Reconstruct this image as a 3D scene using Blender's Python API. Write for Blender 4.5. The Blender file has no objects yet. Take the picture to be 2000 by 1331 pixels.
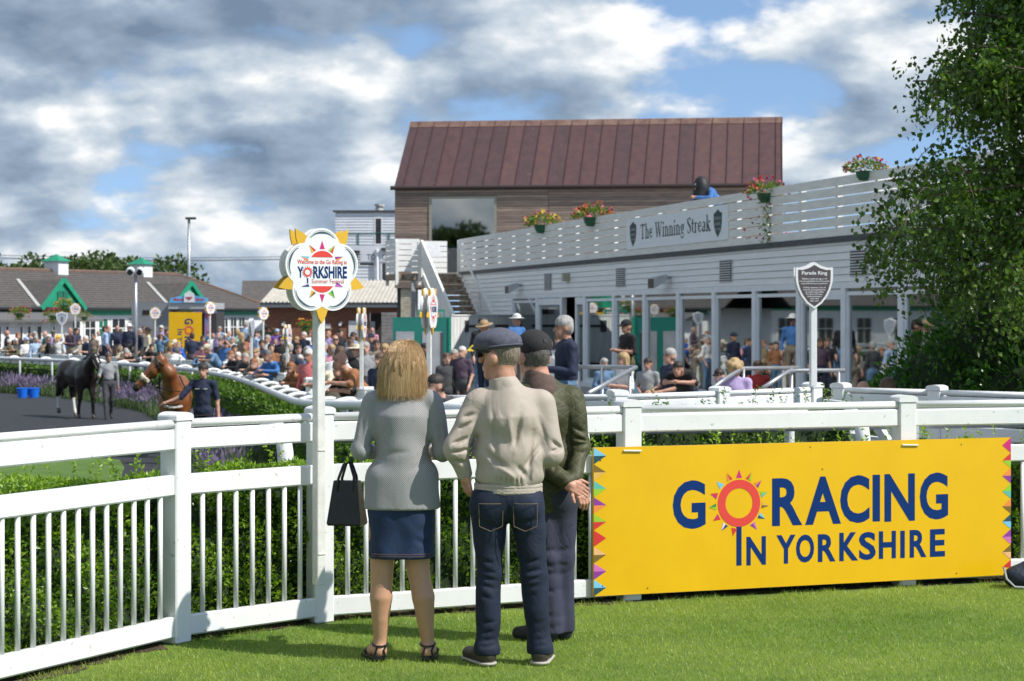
import bpy, math, random
import numpy as np
from mathutils import Matrix, Vector
R = math.radians
random.seed(7)
rng = np.random.default_rng(7)
SC = bpy.context.scene
COL = SC.collection

# ------------------------------------------------------------------ camera
FPX, CAMH, HZ = 3889.0, 1.80, 616.0          # focal length in photo pixels, eye height, horizon row
cam_d = bpy.data.cameras.new('camera')
cam = bpy.data.objects.new('camera', cam_d); COL.objects.link(cam)
cam.location = (0, 0, CAMH); cam.rotation_euler = (R(90), 0, 0)
cam_d.sensor_width = 36; cam_d.lens = 70.0
cam_d.shift_y = -(665.5 - HZ) / 2000.0
cam_d.clip_start = 0.1; cam_d.clip_end = 6000
cam_d.dof.use_dof = True; cam_d.dof.focus_distance = 10.9; cam_d.dof.aperture_fstop = 7.0
SC.camera = cam

# ------------------------------------------------------------------ sun, sky, exposure
SUNV = Vector((1.2, -0.57, 1.43)).normalized()           # direction towards the sun
sun_d = bpy.data.lights.new('sun', 'SUN'); sun_d.energy = 4.8; sun_d.angle = R(0.53); sun_d.color = (1, .955, .88)
sun = bpy.data.objects.new('sun', sun_d); COL.objects.link(sun)
sun.rotation_euler = SUNV.to_track_quat('Z', 'Y').to_euler(); sun.location = (20, -10, 30)
SC.view_settings.view_transform = 'Standard'; SC.view_settings.look = 'None'
SC.view_settings.exposure = 0.16; SC.view_settings.gamma = 1.0

W = bpy.data.worlds.new('World'); SC.world = W; W.use_nodes = True
def world():
    nt = W.node_tree; N = nt.nodes; L = nt.links; N.clear()
    def nd(t, **k):
        n = N.new(t)
        for a, b in k.items(): setattr(n, a, b)
        return n
    def math_(op, a, b=None, clamp=False):
        n = nd('ShaderNodeMath', operation=op, use_clamp=clamp)
        for i, v in enumerate((a, b)):
            if v is None: continue
            if isinstance(v, (int, float)): n.inputs[i].default_value = v
            else: L.new(v, n.inputs[i])
        return n.outputs[0]
    def ss(v, lo, hi):
        n = nd('ShaderNodeMapRange', interpolation_type='SMOOTHSTEP')
        n.inputs[1].default_value = lo; n.inputs[2].default_value = hi
        L.new(v, n.inputs[0]); return n.outputs[0]
    out = nd('ShaderNodeOutputWorld')
    sky = nd('ShaderNodeTexSky', sky_type='NISHITA', sun_disc=False)
    sky.sun_elevation = math.asin(SUNV.z); sky.sun_rotation = math.atan2(SUNV.x, SUNV.y)
    sky.air_density = 1.0; sky.dust_density = 0.2; sky.ozone_density = 3.0
    tc = nd('ShaderNodeTexCoord'); sep = nd('ShaderNodeSeparateXYZ'); L.new(tc.outputs['Generated'], sep.inputs[0])
    x, y, z = sep.outputs
    zz = math_('ADD', math_('MAXIMUM', z, 0.0), 0.42)
    lift = nd('ShaderNodeCombineXYZ'); L.new(x, lift.inputs[0]); L.new(y, lift.inputs[1]); L.new(math_('ADD', math_('MAXIMUM', z, 0.0), .14), lift.inputs[2])
    nrm = nd('ShaderNodeVectorMath', operation='NORMALIZE'); L.new(lift.outputs[0], nrm.inputs[0]); L.new(nrm.outputs[0], sky.inputs[0])
    def layer(px, pz, dz):
        # a layer of cloud seen in perspective; dz lifts the sample towards the light
        z2 = math_('ADD', zz, dz)
        c = nd('ShaderNodeCombineXYZ')
        L.new(math_('ADD', math_('DIVIDE', x, z2), px), c.inputs[0]); L.new(math_('ADD', math_('DIVIDE', y, z2), pz), c.inputs[1])
        n = nd('ShaderNodeTexNoise'); n.inputs['Scale'].default_value = 5.6; n.inputs['Detail'].default_value = 9
        n.inputs['Roughness'].default_value = 0.52; n.inputs['Distortion'].default_value = 0.05
        L.new(c.outputs[0], n.inputs['Vector'])
        return n.outputs[0], c.outputs[0]
    PX, PY = SKY_OFF
    n0, v0 = layer(PX, PY, 0.0); n1, _ = layer(PX + .015, PY, 0.010); n2, _ = layer(PX + .03, PY, 0.026)
    big = nd('ShaderNodeTexNoise'); big.inputs['Scale'].default_value = 2.0; big.inputs['Detail'].default_value = 2
    L.new(v0, big.inputs['Vector'])
    west = math_('MULTIPLY', math_('DIVIDE', x, zz), -.20)      # the cloud thickens towards the west
    cover = math_('ADD', math_('ADD', n0, west), math_('MULTIPLY', math_('SUBTRACT', big.outputs[0], .44), .5))
    dens = ss(cover, .405, .52)
    lit = math_('ADD', math_('MULTIPLY', math_('SUBTRACT', n0, n1), 2.0), math_('MULTIPLY', math_('SUBTRACT', n0, n2), 2.1))
    thick = ss(cover, .46, .72)
    fine = nd('ShaderNodeTexNoise'); fine.inputs['Scale'].default_value = 22; fine.inputs['Detail'].default_value = 6; fine.inputs['Roughness'].default_value = .6; L.new(v0, fine.inputs['Vector'])
    lit = math_('ADD', lit, math_('MULTIPLY', math_('SUBTRACT', fine.outputs[0], .5), .20))
    v = math_('SUBTRACT', math_('ADD', .66, lit), math_('MULTIPLY', thick, .30))
    ramp = nd('ShaderNodeValToRGB'); e = ramp.color_ramp.elements
    e[0].position = 0.0; e[0].color = (.175, .245, .345, 1); e[1].position = 1.0; e[1].color = (.96, .96, .95, 1)
    m = e.new(.42); m.color = (.325, .415, .53, 1); m = e.new(.74); m.color = (.58, .65, .72, 1)
    L.new(v, ramp.inputs[0])
    b1 = nd('ShaderNodeBackground'); b1.inputs[1].default_value = 0.15; L.new(sky.outputs[0], b1.inputs[0])
    b2 = nd('ShaderNodeBackground'); b2.inputs[1].default_value = 1.0; L.new(ramp.outputs[0], b2.inputs[0])
    mx = nd('ShaderNodeMixShader'); L.new(dens, mx.inputs[0]); L.new(b1.outputs[0], mx.inputs[1]); L.new(b2.outputs[0], mx.inputs[2])
    L.new(mx.outputs[0], out.inputs[0])
SKY_OFF = (6.2, 8.1)
world()

# ------------------------------------------------------------------ helpers
def at(px, py, Y): return ((px - 1000) / FPX * Y, Y, CAMH - (py - HZ) / FPX * Y)
def zat(py, Y): return CAMH - (py - HZ) / FPX * Y
def xat(px, Y): return (px - 1000) / FPX * Y
def lerp(a, b, t): return a + (b - a) * t
def interp(x, xs, ys): return float(np.interp(x, xs, ys))

MATS = {}
def M(name, col, rough=.6, var=.12, scale=12, bump=0, bscale=None, metal=0, spec=.5, stretch=(1, 1, 1), col2=None, sheen=0, obj=True, detail=4, sub=0, speck=None):
    """procedural material: base colour broken up by noise, optional second colour, optional relief"""
    if name in MATS: return MATS[name]
    m = bpy.data.materials.new(name); m.use_nodes = True; MATS[name] = m
    nt = m.node_tree; b = nt.nodes['Principled BSDF']; L = nt.links
    b.inputs['Roughness'].default_value = rough; b.inputs['Metallic'].default_value = metal
    b.inputs['Specular IOR Level'].default_value = spec
    if sub: b.inputs['Subsurface Weight'].default_value = sub; b.inputs['Subsurface Radius'].default_value = (.02, .008, .005)
    if sheen: b.inputs['Sheen Weight'].default_value = sheen
    tc = nt.nodes.new('ShaderNodeTexCoord'); mp = nt.nodes.new('ShaderNodeMapping'); mp.inputs['Scale'].default_value = stretch
    L.new(tc.outputs['Object'], mp.inputs[0])
    n = nt.nodes.new('ShaderNodeTexNoise'); n.inputs['Scale'].default_value = scale; n.inputs['Detail'].default_value = detail
    n.inputs['Roughness'].default_value = .6; L.new(mp.outputs[0], n.inputs['Vector'])
    c2 = col2 or tuple(c * (1 - var) for c in col); c1 = col if col2 else tuple(min(1, c * (1 + var * .6)) for c in col)
    r = nt.nodes.new('ShaderNodeValToRGB'); e = r.color_ramp.elements
    e[0].position = .34; e[0].color = (*c2, 1); e[1].position = .66; e[1].color = (*c1, 1)
    L.new(n.outputs[0], r.inputs[0]); L.new(r.outputs[0], b.inputs['Base Color'])
    if speck:                                   # scattered marks: (colour, scale, amount)
        n3 = nt.nodes.new('ShaderNodeTexNoise'); n3.inputs['Scale'].default_value = speck[1]; n3.inputs['Detail'].default_value = 3; L.new(tc.outputs['Object'], n3.inputs['Vector'])
        rr = nt.nodes.new('ShaderNodeMapRange'); rr.inputs[1].default_value = speck[2]; rr.inputs[2].default_value = speck[2] + .05; L.new(n3.outputs[0], rr.inputs[0])
        mx = nt.nodes.new('ShaderNodeMix'); mx.data_type = 'RGBA'; L.new(rr.outputs[0], mx.inputs[0]); L.new(r.outputs[0], mx.inputs[6]); mx.inputs[7].default_value = (*speck[0], 1); L.new(mx.outputs[2], b.inputs['Base Color'])
    if bump:
        n2 = nt.nodes.new('ShaderNodeTexNoise'); n2.inputs['Scale'].default_value = bscale or scale * 4; n2.inputs['Detail'].default_value = 5
        L.new(mp.outputs[0], n2.inputs['Vector'])
        bp = nt.nodes.new('ShaderNodeBump'); bp.inputs['Strength'].default_value = bump; bp.inputs['Distance'].default_value = .02
        L.new(n2.outputs[0], bp.inputs['Height']); L.new(bp.outputs[0], b.inputs['Normal'])
    return m

def wrinkle(m, scale=9, strength=.4, stretch=(1, 1, .6), dist=.02):
    """crisp creases: ridges of a warped noise, added to whatever relief the material has"""
    nt = m.node_tree; L = nt.links; b = nt.nodes['Principled BSDF']
    tc = nt.nodes.new('ShaderNodeTexCoord'); mp = nt.nodes.new('ShaderNodeMapping'); mp.inputs['Scale'].default_value = stretch; mp.inputs['Rotation'].default_value = (0, .35, 0); L.new(tc.outputs['Object'], mp.inputs[0])
    n = nt.nodes.new('ShaderNodeTexNoise'); n.inputs['Scale'].default_value = scale; n.inputs['Detail'].default_value = 3; n.inputs['Roughness'].default_value = .45; n.inputs['Distortion'].default_value = .9; L.new(mp.outputs[0], n.inputs['Vector'])
    a = nt.nodes.new('ShaderNodeMath'); a.operation = 'SUBTRACT'; a.inputs[1].default_value = .5; L.new(n.outputs[0], a.inputs[0])
    c = nt.nodes.new('ShaderNodeMath'); c.operation = 'ABSOLUTE'; L.new(a.outputs[0], c.inputs[0])
    d = nt.nodes.new('ShaderNodeMath'); d.operation = 'POWER'; d.inputs[1].default_value = .7; L.new(c.outputs[0], d.inputs[0])
    bp = nt.nodes.new('ShaderNodeBump'); bp.inputs['Strength'].default_value = strength; bp.inputs['Distance'].default_value = dist; L.new(d.outputs[0], bp.inputs['Height'])
    k = b.inputs['Normal'].links
    if k: L.new(k[0].from_socket, bp.inputs['Normal'])
    L.new(bp.outputs[0], b.inputs['Normal']); return m

def leafmat(name, c1, c2, rough=.45, trans=.35):
    """foliage: colour differs leaf by leaf, some light passes through"""
    m = bpy.data.materials.new(name); m.use_nodes = True; MATS[name] = m
    nt = m.node_tree; L = nt.links; b = nt.nodes['Principled BSDF']; out = nt.nodes['Material Output']
    at_ = nt.nodes.new('ShaderNodeAttribute'); at_.attribute_name = 'tint'
    r = nt.nodes.new('ShaderNodeValToRGB'); e = r.color_ramp.elements
    e[0].color = (*c1, 1); e[1].color = (*c2, 1); L.new(at_.outputs['Fac'], r.inputs[0])
    L.new(r.outputs[0], b.inputs['Base Color']); b.inputs['Roughness'].default_value = rough
    t = nt.nodes.new('ShaderNodeBsdfTranslucent')
    hs = nt.nodes.new('ShaderNodeHueSaturation'); hs.inputs['Saturation'].default_value = 1.1; hs.inputs['Value'].default_value = 1.5
    L.new(r.outputs[0], hs.inputs['Color']); L.new(hs.outputs[0], t.inputs[0])
    mx = nt.nodes.new('ShaderNodeMixShader'); mx.inputs[0].default_value = trans
    L.new(b.outputs[0], mx.inputs[1]); L.new(t.outputs[0], mx.inputs[2]); L.new(mx.outputs[0], out.inputs[0])
    return m

def tag(o, label=None, cat=None, group=None, kind=None):
    if label: o['label'] = label
    if cat: o['category'] = cat
    if group: o['group'] = group
    if kind: o['kind'] = kind
    return o
def thing(name, label, cat, loc=(0, 0, 0), rz=0, group=None):
    o = bpy.data.objects.new(name, None); o.empty_display_size = .1; COL.objects.link(o)
    o.location = loc; o.rotation_euler = (0, 0, rz)
    return tag(o, label, cat, group)
def pmat(o):
    """world matrix of an object, from its own transforms (parents included)"""
    m = Matrix.LocRotScale(o.location, o.rotation_euler, o.scale)
    return pmat(o.parent) @ m if o.parent else m
def link(name, me, parent=None, mats=None, smooth=False):
    o = bpy.data.objects.new(name, me); COL.objects.link(o)
    if parent is not None: o.parent = parent
    if mats is not None and not me.materials:
        for m in (mats if isinstance(mats, (list, tuple)) else [mats]): me.materials.append(m)
    if smooth: me.polygons.foreach_set('use_smooth', [True] * len(me.polygons))
    return o

class MB:
    """collects shapes for ONE mesh"""
    def __init__(s): s.v = []; s.f = []; s.mi = []
    def add(s, v, f, mi=0):
        b = len(s.v); s.v += [tuple(map(float, p)) for p in v]; s.f += [tuple(i + b for i in q) for q in f]; s.mi += [mi] * len(f); return s
    def box(s, c, d, rz=0, mi=0, bev=0):
        x, y, z = (k / 2 for k in d); ca, sa = math.cos(rz), math.sin(rz)
        if bev:
            b = min(bev, x * .9, y * .9, z * .9)
            ring = [(-x, -y + b), (-x + b, -y), (x - b, -y), (x, -y + b), (x, y - b), (x - b, y), (-x + b, y), (-x, y - b)]
            vs = []
            for zz, k in ((-z, b), (-z + b, 0), (z - b, 0), (z, b)):
                for px, py in ring:
                    vs.append((px - math.copysign(k, px) if k else px, py - math.copysign(k, py) if k else py, zz))
            fs = [tuple(range(7, -1, -1)), tuple(range(24, 32))]
            for r in range(3):
                for i in range(8): fs.append((r * 8 + i, r * 8 + (i + 1) % 8, r * 8 + 8 + (i + 1) % 8, r * 8 + 8 + i))
        else:
            vs = [(i * x, j * y, k * z) for k in (-1, 1) for j in (-1, 1) for i in (-1, 1)]
            fs = [(0, 2, 3, 1), (4, 5, 7, 6), (0, 1, 5, 4), (2, 6, 7, 3), (0, 4, 6, 2), (1, 3, 7, 5)]
        return s.add([(c[0] + ca * p[0] - sa * p[1], c[1] + sa * p[0] + ca * p[1], c[2] + p[2]) for p in vs], fs, mi)
    def quad(s, a, b, c, d, mi=0): return s.add([a, b, c, d], [(0, 1, 2, 3)], mi)
    def bar(s, a, b, w, h, up=(0, 0, 1), mi=0):
        """box beam from a to b, w wide and h high"""
        a, b = Vector(a), Vector(b); d = (b - a).normalized(); r = d.cross(Vector(up)).normalized(); u = r.cross(d)
        vs = []
        for p in (a, b):
            for i, j in ((-1, -1), (1, -1), (1, 1), (-1, 1)): vs.append(p + r * (i * w / 2) + u * (j * h / 2))
        return s.add(vs, [(3, 2, 1, 0), (4, 5, 6, 7), (0, 1, 5, 4), (1, 2, 6, 5), (2, 3, 7, 6), (3, 0, 4, 7)], mi)
    def rbar(s, a, b, prof, mi=0):
        """beam with a given (side, up) profile"""
        a, b = Vector(a), Vector(b); d = (b - a).normalized(); r = d.cross(Vector((0, 0, 1))).normalized(); u = r.cross(d); n = len(prof)
        vs = [p + r * i + u * j for p in (a, b) for i, j in prof]
        return s.add(vs, [tuple(range(n - 1, -1, -1)), tuple(range(n, 2 * n))] + [(i, (i + 1) % n, n + (i + 1) % n, n + i) for i in range(n)], mi)
    def tube(s, pts, r, n=8, mi=0, cap=True):
        pts = [Vector(p) for p in pts]; rs = r if isinstance(r, (list, tuple)) else [r] * len(pts); vs = []; fs = []
        up = Vector((0, 0, 1)); prev = None
        for i, p in enumerate(pts):
            d = (pts[min(i + 1, len(pts) - 1)] - pts[max(i - 1, 0)]).normalized()
            a = prev if prev is not None else (Vector((1, 0, 0)) if abs(d.z) > .9 else up)
            a = (a - d * a.dot(d)).normalized(); b = d.cross(a); prev = a
            for k in range(n):
                t = 2 * math.pi * k / n; vs.append(p + (a * math.cos(t) + b * math.sin(t)) * rs[i])
        for i in range(len(pts) - 1):
            for k in range(n): fs.append((i * n + k, i * n + (k + 1) % n, i * n + n + (k + 1) % n, i * n + n + k))
        if cap: fs += [tuple(range(n - 1, -1, -1)), tuple(range(len(vs) - n, len(vs)))]
        return s.add(vs, fs, mi)
    def prism(s, poly, fr, t0, t1, mi=0, side=None):
        """flat outline poly [(u,v)] in frame fr=(origin,U,V,N), from t0 to t1 along N"""
        o, U, V, Nn = (Vector(k) for k in fr); n = len(poly)
        vs = [o + U * u + V * v + Nn * t for t in (t0, t1) for u, v in poly]
        s.add(vs, [tuple(range(n, 2 * n))], mi)
        b = len(s.v) - 2 * n; si = mi if side is None else side
        fs = [tuple(b + i for i in range(n - 1, -1, -1))] + [(b + i, b + (i + 1) % n, b + n + (i + 1) % n, b + n + i) for i in range(n)]
        s.f += fs; s.mi += [si] * len(fs); return s
    def mesh(s, name, mats, parent=None):
        me = bpy.data.meshes.new(name); v = s.v
        if parent is not None:
            mi = pmat(parent).inverted(); v = [mi @ Vector(p) for p in v]
        me.from_pydata(v, [], s.f)
        for m in (mats if isinstance(mats, (list, tuple)) else [mats]): me.materials.append(m)
        if any(s.mi): me.polygons.foreach_set('material_index', s.mi)
        me.update(); return me
    def build(s, name, mats, parent=None, smooth=False):
        """one object; vertices were given in world space"""
        return link(name, s.mesh(name, mats, parent), parent, None, smooth)

def fast_mesh(name, V, Fc, mats, tint=None, mi=None, smooth=False, uv=None):
    """numpy mesh: V (n,3); Fc (m,k) all faces with k corners"""
    V = np.asarray(V, np.float32); Fc = np.asarray(Fc, np.int32); k = Fc.shape[1]
    me = bpy.data.meshes.new(name)
    me.vertices.add(len(V)); me.vertices.foreach_set('co', V.ravel())
    me.loops.add(Fc.size); me.loops.foreach_set('vertex_index', Fc.ravel())
    me.polygons.add(len(Fc)); me.polygons.foreach_set('loop_start', np.arange(0, Fc.size, k, dtype=np.int32))
    if mi is not None: me.polygons.foreach_set('material_index', np.asarray(mi, np.int32))
    me.polygons.foreach_set('use_smooth', np.full(len(Fc), smooth))
    for m in (mats if isinstance(mats, (list, tuple)) else [mats]): me.materials.append(m)
    if tint is not None:
        a = me.attributes.new('tint', 'FLOAT', 'POINT'); a.data.foreach_set('value', np.asarray(tint, np.float32))
    if uv is not None:
        u = me.uv_layers.new(name='map'); u.data.foreach_set('uv', np.asarray(uv, np.float32)[Fc.ravel()].ravel())
    me.update(calc_edges=True); me.validate(); return me

def leaves(P, D, size, aspect=.55, fold=.25, seed=1, tint=None):
    """leaf blades (4 corners, folded a little): P points, D outward directions -> V, F, tint"""
    g = np.random.default_rng(seed); n = len(P)
    ax = D + g.normal(0, .75, (n, 3)); ax /= np.linalg.norm(ax, axis=1)[:, None] + 1e-9
    rnd = g.normal(0, 1, (n, 3)); sd = np.cross(ax, rnd); sd /= np.linalg.norm(sd, axis=1)[:, None] + 1e-9
    up = np.cross(sd, ax); s = (size * g.uniform(.65, 1.3, n))[:, None]
    tip = P + ax * s; mid = P + ax * s * .48
    a = mid + sd * s * aspect / 2 + up * s * fold * .5; b = mid - sd * s * aspect / 2 + up * s * fold * .5
    V = np.stack([P, a, tip, b], 1).reshape(-1, 3); i = np.arange(n)[:, None] * 4
    F = np.concatenate([i + np.array([[0, 1, 2]]), i + np.array([[0, 2, 3]])], 1).reshape(-1, 3)
    t = np.repeat(g.uniform(0, 1, n) if tint is None else tint, 4)
    return V, F, t

# ---- letters: every glyph is a flat mesh fitted into a box
GLY = {}
def glyph(ch, bold=.0):
    k = (ch, bold)
    if k in GLY: return GLY[k]
    c = bpy.data.curves.new('g', 'FONT'); c.body = ch; c.offset = bold; c.resolution_u = 4; c.fill_mode = 'FRONT'
    o = bpy.data.objects.new('g', c); COL.objects.link(o)
    dg = bpy.context.evaluated_depsgraph_get(); me = bpy.data.meshes.new_from_object(o.evaluated_get(dg))
    v = np.array([p.co[:2] for p in me.vertices]) if len(me.vertices) else np.zeros((0, 2)); f = [tuple(p.vertices) for p in me.polygons]
    bpy.data.objects.remove(o); bpy.data.curves.remove(c); bpy.data.meshes.remove(me)
    GLY[k] = (v, f); return GLY[k]
def put_glyph(mb, ch, fr, box, t, bold=.0, mi=0):
    """fit one letter into box (u0,u1,v0,v1) on frame fr, t above the surface"""
    v, f = glyph(ch, bold); o, U, V, Nn = (Vector(k) for k in fr); u0, u1, v0, v1 = box
    lo, hi = v.min(0), v.max(0); sp = np.maximum(hi - lo, 1e-6)
    mb.add([o + U * (u0 + (u1 - u0) * (a - lo[0]) / sp[0]) + V * (v0 + (v1 - v0) * (b - lo[1]) / sp[1]) + Nn * t for a, b in v], f, mi)
def put_text(mb, txt, fr, u0, u1, v0, h, t, bold=.0, mi=0):
    """a line of text from u0 to u1, cap height h, base line v0"""
    c = bpy.data.curves.new('g', 'FONT'); c.body = txt; c.offset = bold; c.resolution_u = 2; c.fill_mode = 'FRONT'
    ob = bpy.data.objects.new('g', c); COL.objects.link(ob)
    dg = bpy.context.evaluated_depsgraph_get(); me = bpy.data.meshes.new_from_object(ob.evaluated_get(dg))
    v = np.array([p.co[:2] for p in me.vertices]); f = [tuple(p.vertices) for p in me.polygons]
    bpy.data.objects.remove(ob); bpy.data.curves.remove(c); bpy.data.meshes.remove(me)
    o, U, V, Nn = (Vector(k) for k in fr); lo, hi = v.min(0), v.max(0)
    cap = glyph('H')[0][:, 1].max()
    mb.add([o + U * (u0 + (u1 - u0) * (a - lo[0]) / (hi[0] - lo[0])) + V * (v0 + h * b / cap) + Nn * t for a, b in v], f, mi)

# ---- solids from blended limbs (signed distance on a grid, then a surface net)
class Body:
    def __init__(s, k=.03): s.p = []; s.k = k; s.cuts = []; s.disp = None
    def cap(s, a, b, ra, rb=None, tag=0, k=None, flat=None):
        s.p.append(('c', np.array(a, float), np.array(b, float), ra, ra if rb is None else rb, tag, s.k if k is None else k, flat)); return s
    def ell(s, c, r, tag=0, k=None, rot=None):
        s.p.append(('e', np.array(c, float), np.array(r, float), rot, None, tag, s.k if k is None else k, None)); return s
    def cut(s, n, d):
        """keep only where dot(n,p) < d"""
        s.cuts.append((np.array(n, float), d)); return s
    def mesh(s, name, mats, h=.02, xf=None, pick=None, mats_smooth=True):
        lo = np.full(3, 1e9); hi = np.full(3, -1e9)
        for q in s.p:
            if q[0] == 'c':
                r = max(q[3], q[4])
                for e in (q[1], q[2]): lo = np.minimum(lo, e - r); hi = np.maximum(hi, e + r)
            else: r = q[2].max(); lo = np.minimum(lo, q[1] - r); hi = np.maximum(hi, q[1] + r)
        lo -= 3 * h + .02; hi += 3 * h + .02
        n = np.ceil((hi - lo) / h).astype(int) + 1
        ax = [lo[i] + h * np.arange(n[i]) for i in range(3)]
        D = np.full(n, .5, np.float32); T = np.zeros(n, np.int8); B = np.full(n, 9., np.float32)
        for q in s.p:
            m = q[6] + 2.5 * h + .02
            if q[0] == 'c':
                r = max(q[3], q[4]); l2 = np.minimum(q[1], q[2]) - r - m; h2 = np.maximum(q[1], q[2]) + r + m
            else: r = q[2].max(); l2 = q[1] - r - m; h2 = q[1] + r + m
            i0 = np.clip(((l2 - lo) / h).astype(int), 0, n - 1); i1 = np.clip(((h2 - lo) / h).astype(int) + 2, 1, n)
            sl = tuple(slice(i0[i], i1[i]) for i in range(3))
            X, Y, Z = np.meshgrid(*(ax[i][sl[i]] for i in range(3)), indexing='ij')
            P = np.stack([X, Y, Z], -1)
            if q[0] == 'c':
                a, b, ra, rb = q[1:5]; ab = b - a; L2 = ab @ ab + 1e-9
                t = np.clip(((P - a) @ ab) / L2, 0, 1); dv = P - a - t[..., None] * ab
                if q[7] is not None: dv = dv / np.array(q[7])
                d = np.sqrt((dv ** 2).sum(-1)) - (ra + (rb - ra) * t)
            else:
                pv = P - q[1]
                if q[3] is not None: pv = pv @ np.array(q[3].transposed()).T
                k0 = np.sqrt(((pv / q[2]) ** 2).sum(-1)); k1 = np.sqrt(((pv / q[2] ** 2) ** 2).sum(-1)) + 1e-9
                d = k0 * (k0 - 1) / k1
                d = np.where(k0 < .05, -q[2].min(), d)
            cur = D[sl]; k = q[6]
            hh = np.clip(.5 + .5 * (cur - d) / max(k, 1e-6), 0, 1)
            D[sl] = cur * (1 - hh) + d * hh - k * hh * (1 - hh)
            bb = B[sl]; w = d < bb; T[sl] = np.where(w, q[5], T[sl]); B[sl] = np.where(w, d, bb)
        X, Y, Z = np.meshgrid(*ax, indexing='ij')
        if s.disp is not None: D = D + s.disp(X, Y, Z)
        for nn, d in s.cuts: D = np.maximum(D, nn[0] * X + nn[1] * Y + nn[2] * Z - d)
        V, F, C = surface_net(D, lo, h)
        tg = T[C[:, 0], C[:, 1], C[:, 2]]
        if pick is not None: tg = pick(V, tg)
        fm = tg[F[:, 0]]
        uv = np.stack([np.arctan2(V[:, 0], -V[:, 1]) * .17, V[:, 2]], 1)
        if xf is not None: V = xf(V)
        return fast_mesh(name, V, F, mats, mi=np.minimum(fm, len(mats) - 1 if isinstance(mats, (list, tuple)) else 0), smooth=True, uv=uv)
def surface_net(D, lo, h):
    S = D < 0; n = np.array(D.shape)
    c = np.zeros(n - 1, np.int8)
    offs = [(i, j, k) for i in (0, 1) for j in (0, 1) for k in (0, 1)]
    for o in offs: c += S[o[0]:n[0] - 1 + o[0], o[1]:n[1] - 1 + o[1], o[2]:n[2] - 1 + o[2]]
    I = np.argwhere((c > 0) & (c < 8)); idx = np.full(n - 1, -1, np.int64); idx[I[:, 0], I[:, 1], I[:, 2]] = np.arange(len(I))
    acc = np.zeros((len(I), 3)); cnt = np.zeros(len(I))
    for o in offs:
        for a in range(3):
            if o[a]: continue
            p = I + o; q = p.copy(); q[:, a] += 1
            d0 = D[p[:, 0], p[:, 1], p[:, 2]]; d1 = D[q[:, 0], q[:, 1], q[:, 2]]
            w = (d0 < 0) != (d1 < 0); t = np.where(w, d0 / np.where(w, d0 - d1, 1), 0)
            pos = p.astype(float); pos[:, a] += t; acc[w] += pos[w]; cnt[w] += 1
    V = lo + h * acc / cnt[:, None]; Fs = []
    for a in range(3):
        b, c2 = (a + 1) % 3, (a + 2) % 3
        sl0 = [slice(None)] * 3; sl1 = [slice(None)] * 3; sl0[a] = slice(0, -1); sl1[a] = slice(1, None)
        e = S[tuple(sl0)] != S[tuple(sl1)]; E = np.argwhere(e)
        E = E[(E[:, b] > 0) & (E[:, c2] > 0) & (E[:, b] < n[b] - 1) & (E[:, c2] < n[c2] - 1)]
        ins = S[E[:, 0], E[:, 1], E[:, 2]]
        def ci(db, dc):
            q = E.copy(); q[:, b] -= db; q[:, c2] -= dc; return idx[q[:, 0], q[:, 1], q[:, 2]]
        f = np.stack([ci(1, 1), ci(0, 1), ci(0, 0), ci(1, 0)], 1)
        f[~ins] = f[~ins][:, ::-1]; Fs.append(f)
    return V, np.concatenate(Fs), I
# ------------------------------------------------------------------ the lie of the land
FENCE = [(-4.1, 5.2), (-3.58, 7.28), (-2.78, 9.13), (-1.85, 10.955), (-1.127, 11.69), (.738, 12.59), (2.613, 13.28), (4.53, 13.83), (6.5, 14.2)]
OUT_ = [(1588, 17.6, -.06), (1206, 16.4, -.08), (1040, 17.6, -.14), (890, 19.5, -.21), (800, 22.6, -.33), (730, 27, -.44), (662, 31.6, -.54), (575, 40, -.65),
        (498, 48.5, -.71), (406, 61, -.84), (200, 72, -.92), (0, 78, -.88), (-200, 82, -.86), (-600, 87, -.85), (-1400, 91, -.85)]
OUTER = [(xat(p, y), y, g) for p, y, g in OUT_]
def ring_z(y): return interp(y, [12, 14, 20, 30, 45], [-.1, -.15, -.5, -.85, -1.0])
def poly_near(x, y, pl):
    """distance to an open line, and the interpolated third value"""
    best = (1e9, 0)
    for a, b in zip(pl, pl[1:]):
        dx, dy = b[0] - a[0], b[1] - a[1]; t = max(0, min(1, ((x - a[0]) * dx + (y - a[1]) * dy) / (dx * dx + dy * dy)))
        d = math.hypot(x - a[0] - t * dx, y - a[1] - t * dy)
        if d < best[0]: best = (d, lerp(a[2], b[2], t))
    return best
RINGP = [(p[0], p[1]) for p in OUTER] + [(-60, 60), (-60, 4)] + [(x - .2, y + .9) for x, y in FENCE] + [(9, 16), (4.4, 17.0)]
def in_poly(x, y, P):
    c = False
    for (x1, y1), (x2, y2) in zip(P, P[1:] + P[:1]):
        if (y1 > y) != (y2 > y) and x < (x2 - x1) * (y - y1) / (y2 - y1) + x1: c = not c
    return c
def sstep(t): t = max(0, min(1, t)); return t * t * (3 - 2 * t)
def gz(x, y):
    """height of the ground outside the ring"""
    d, g = poly_near(x, y, OUTER); far = interp(x + (y - 60) * .1, [-20, -6, 1], [-.38, -.25, -.08])
    return lerp(g, far, sstep(d / 7))
def smooth_path(P, n=6):
    """Catmull-Rom through points of any dimension"""
    P = [np.array(p, float) for p in P]; out = []
    for i in range(len(P) - 1):
        a, b, c, d = P[max(i - 1, 0)], P[i], P[i + 1], P[min(i + 2, len(P) - 1)]
        for k in range(n):
            t = k / n; out.append(.5 * (2 * b + (c - a) * t + (2 * a - 5 * b + 4 * c - d) * t * t + (3 * b - a - 3 * c + d) * t ** 3))
    return out + [P[-1]]
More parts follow.
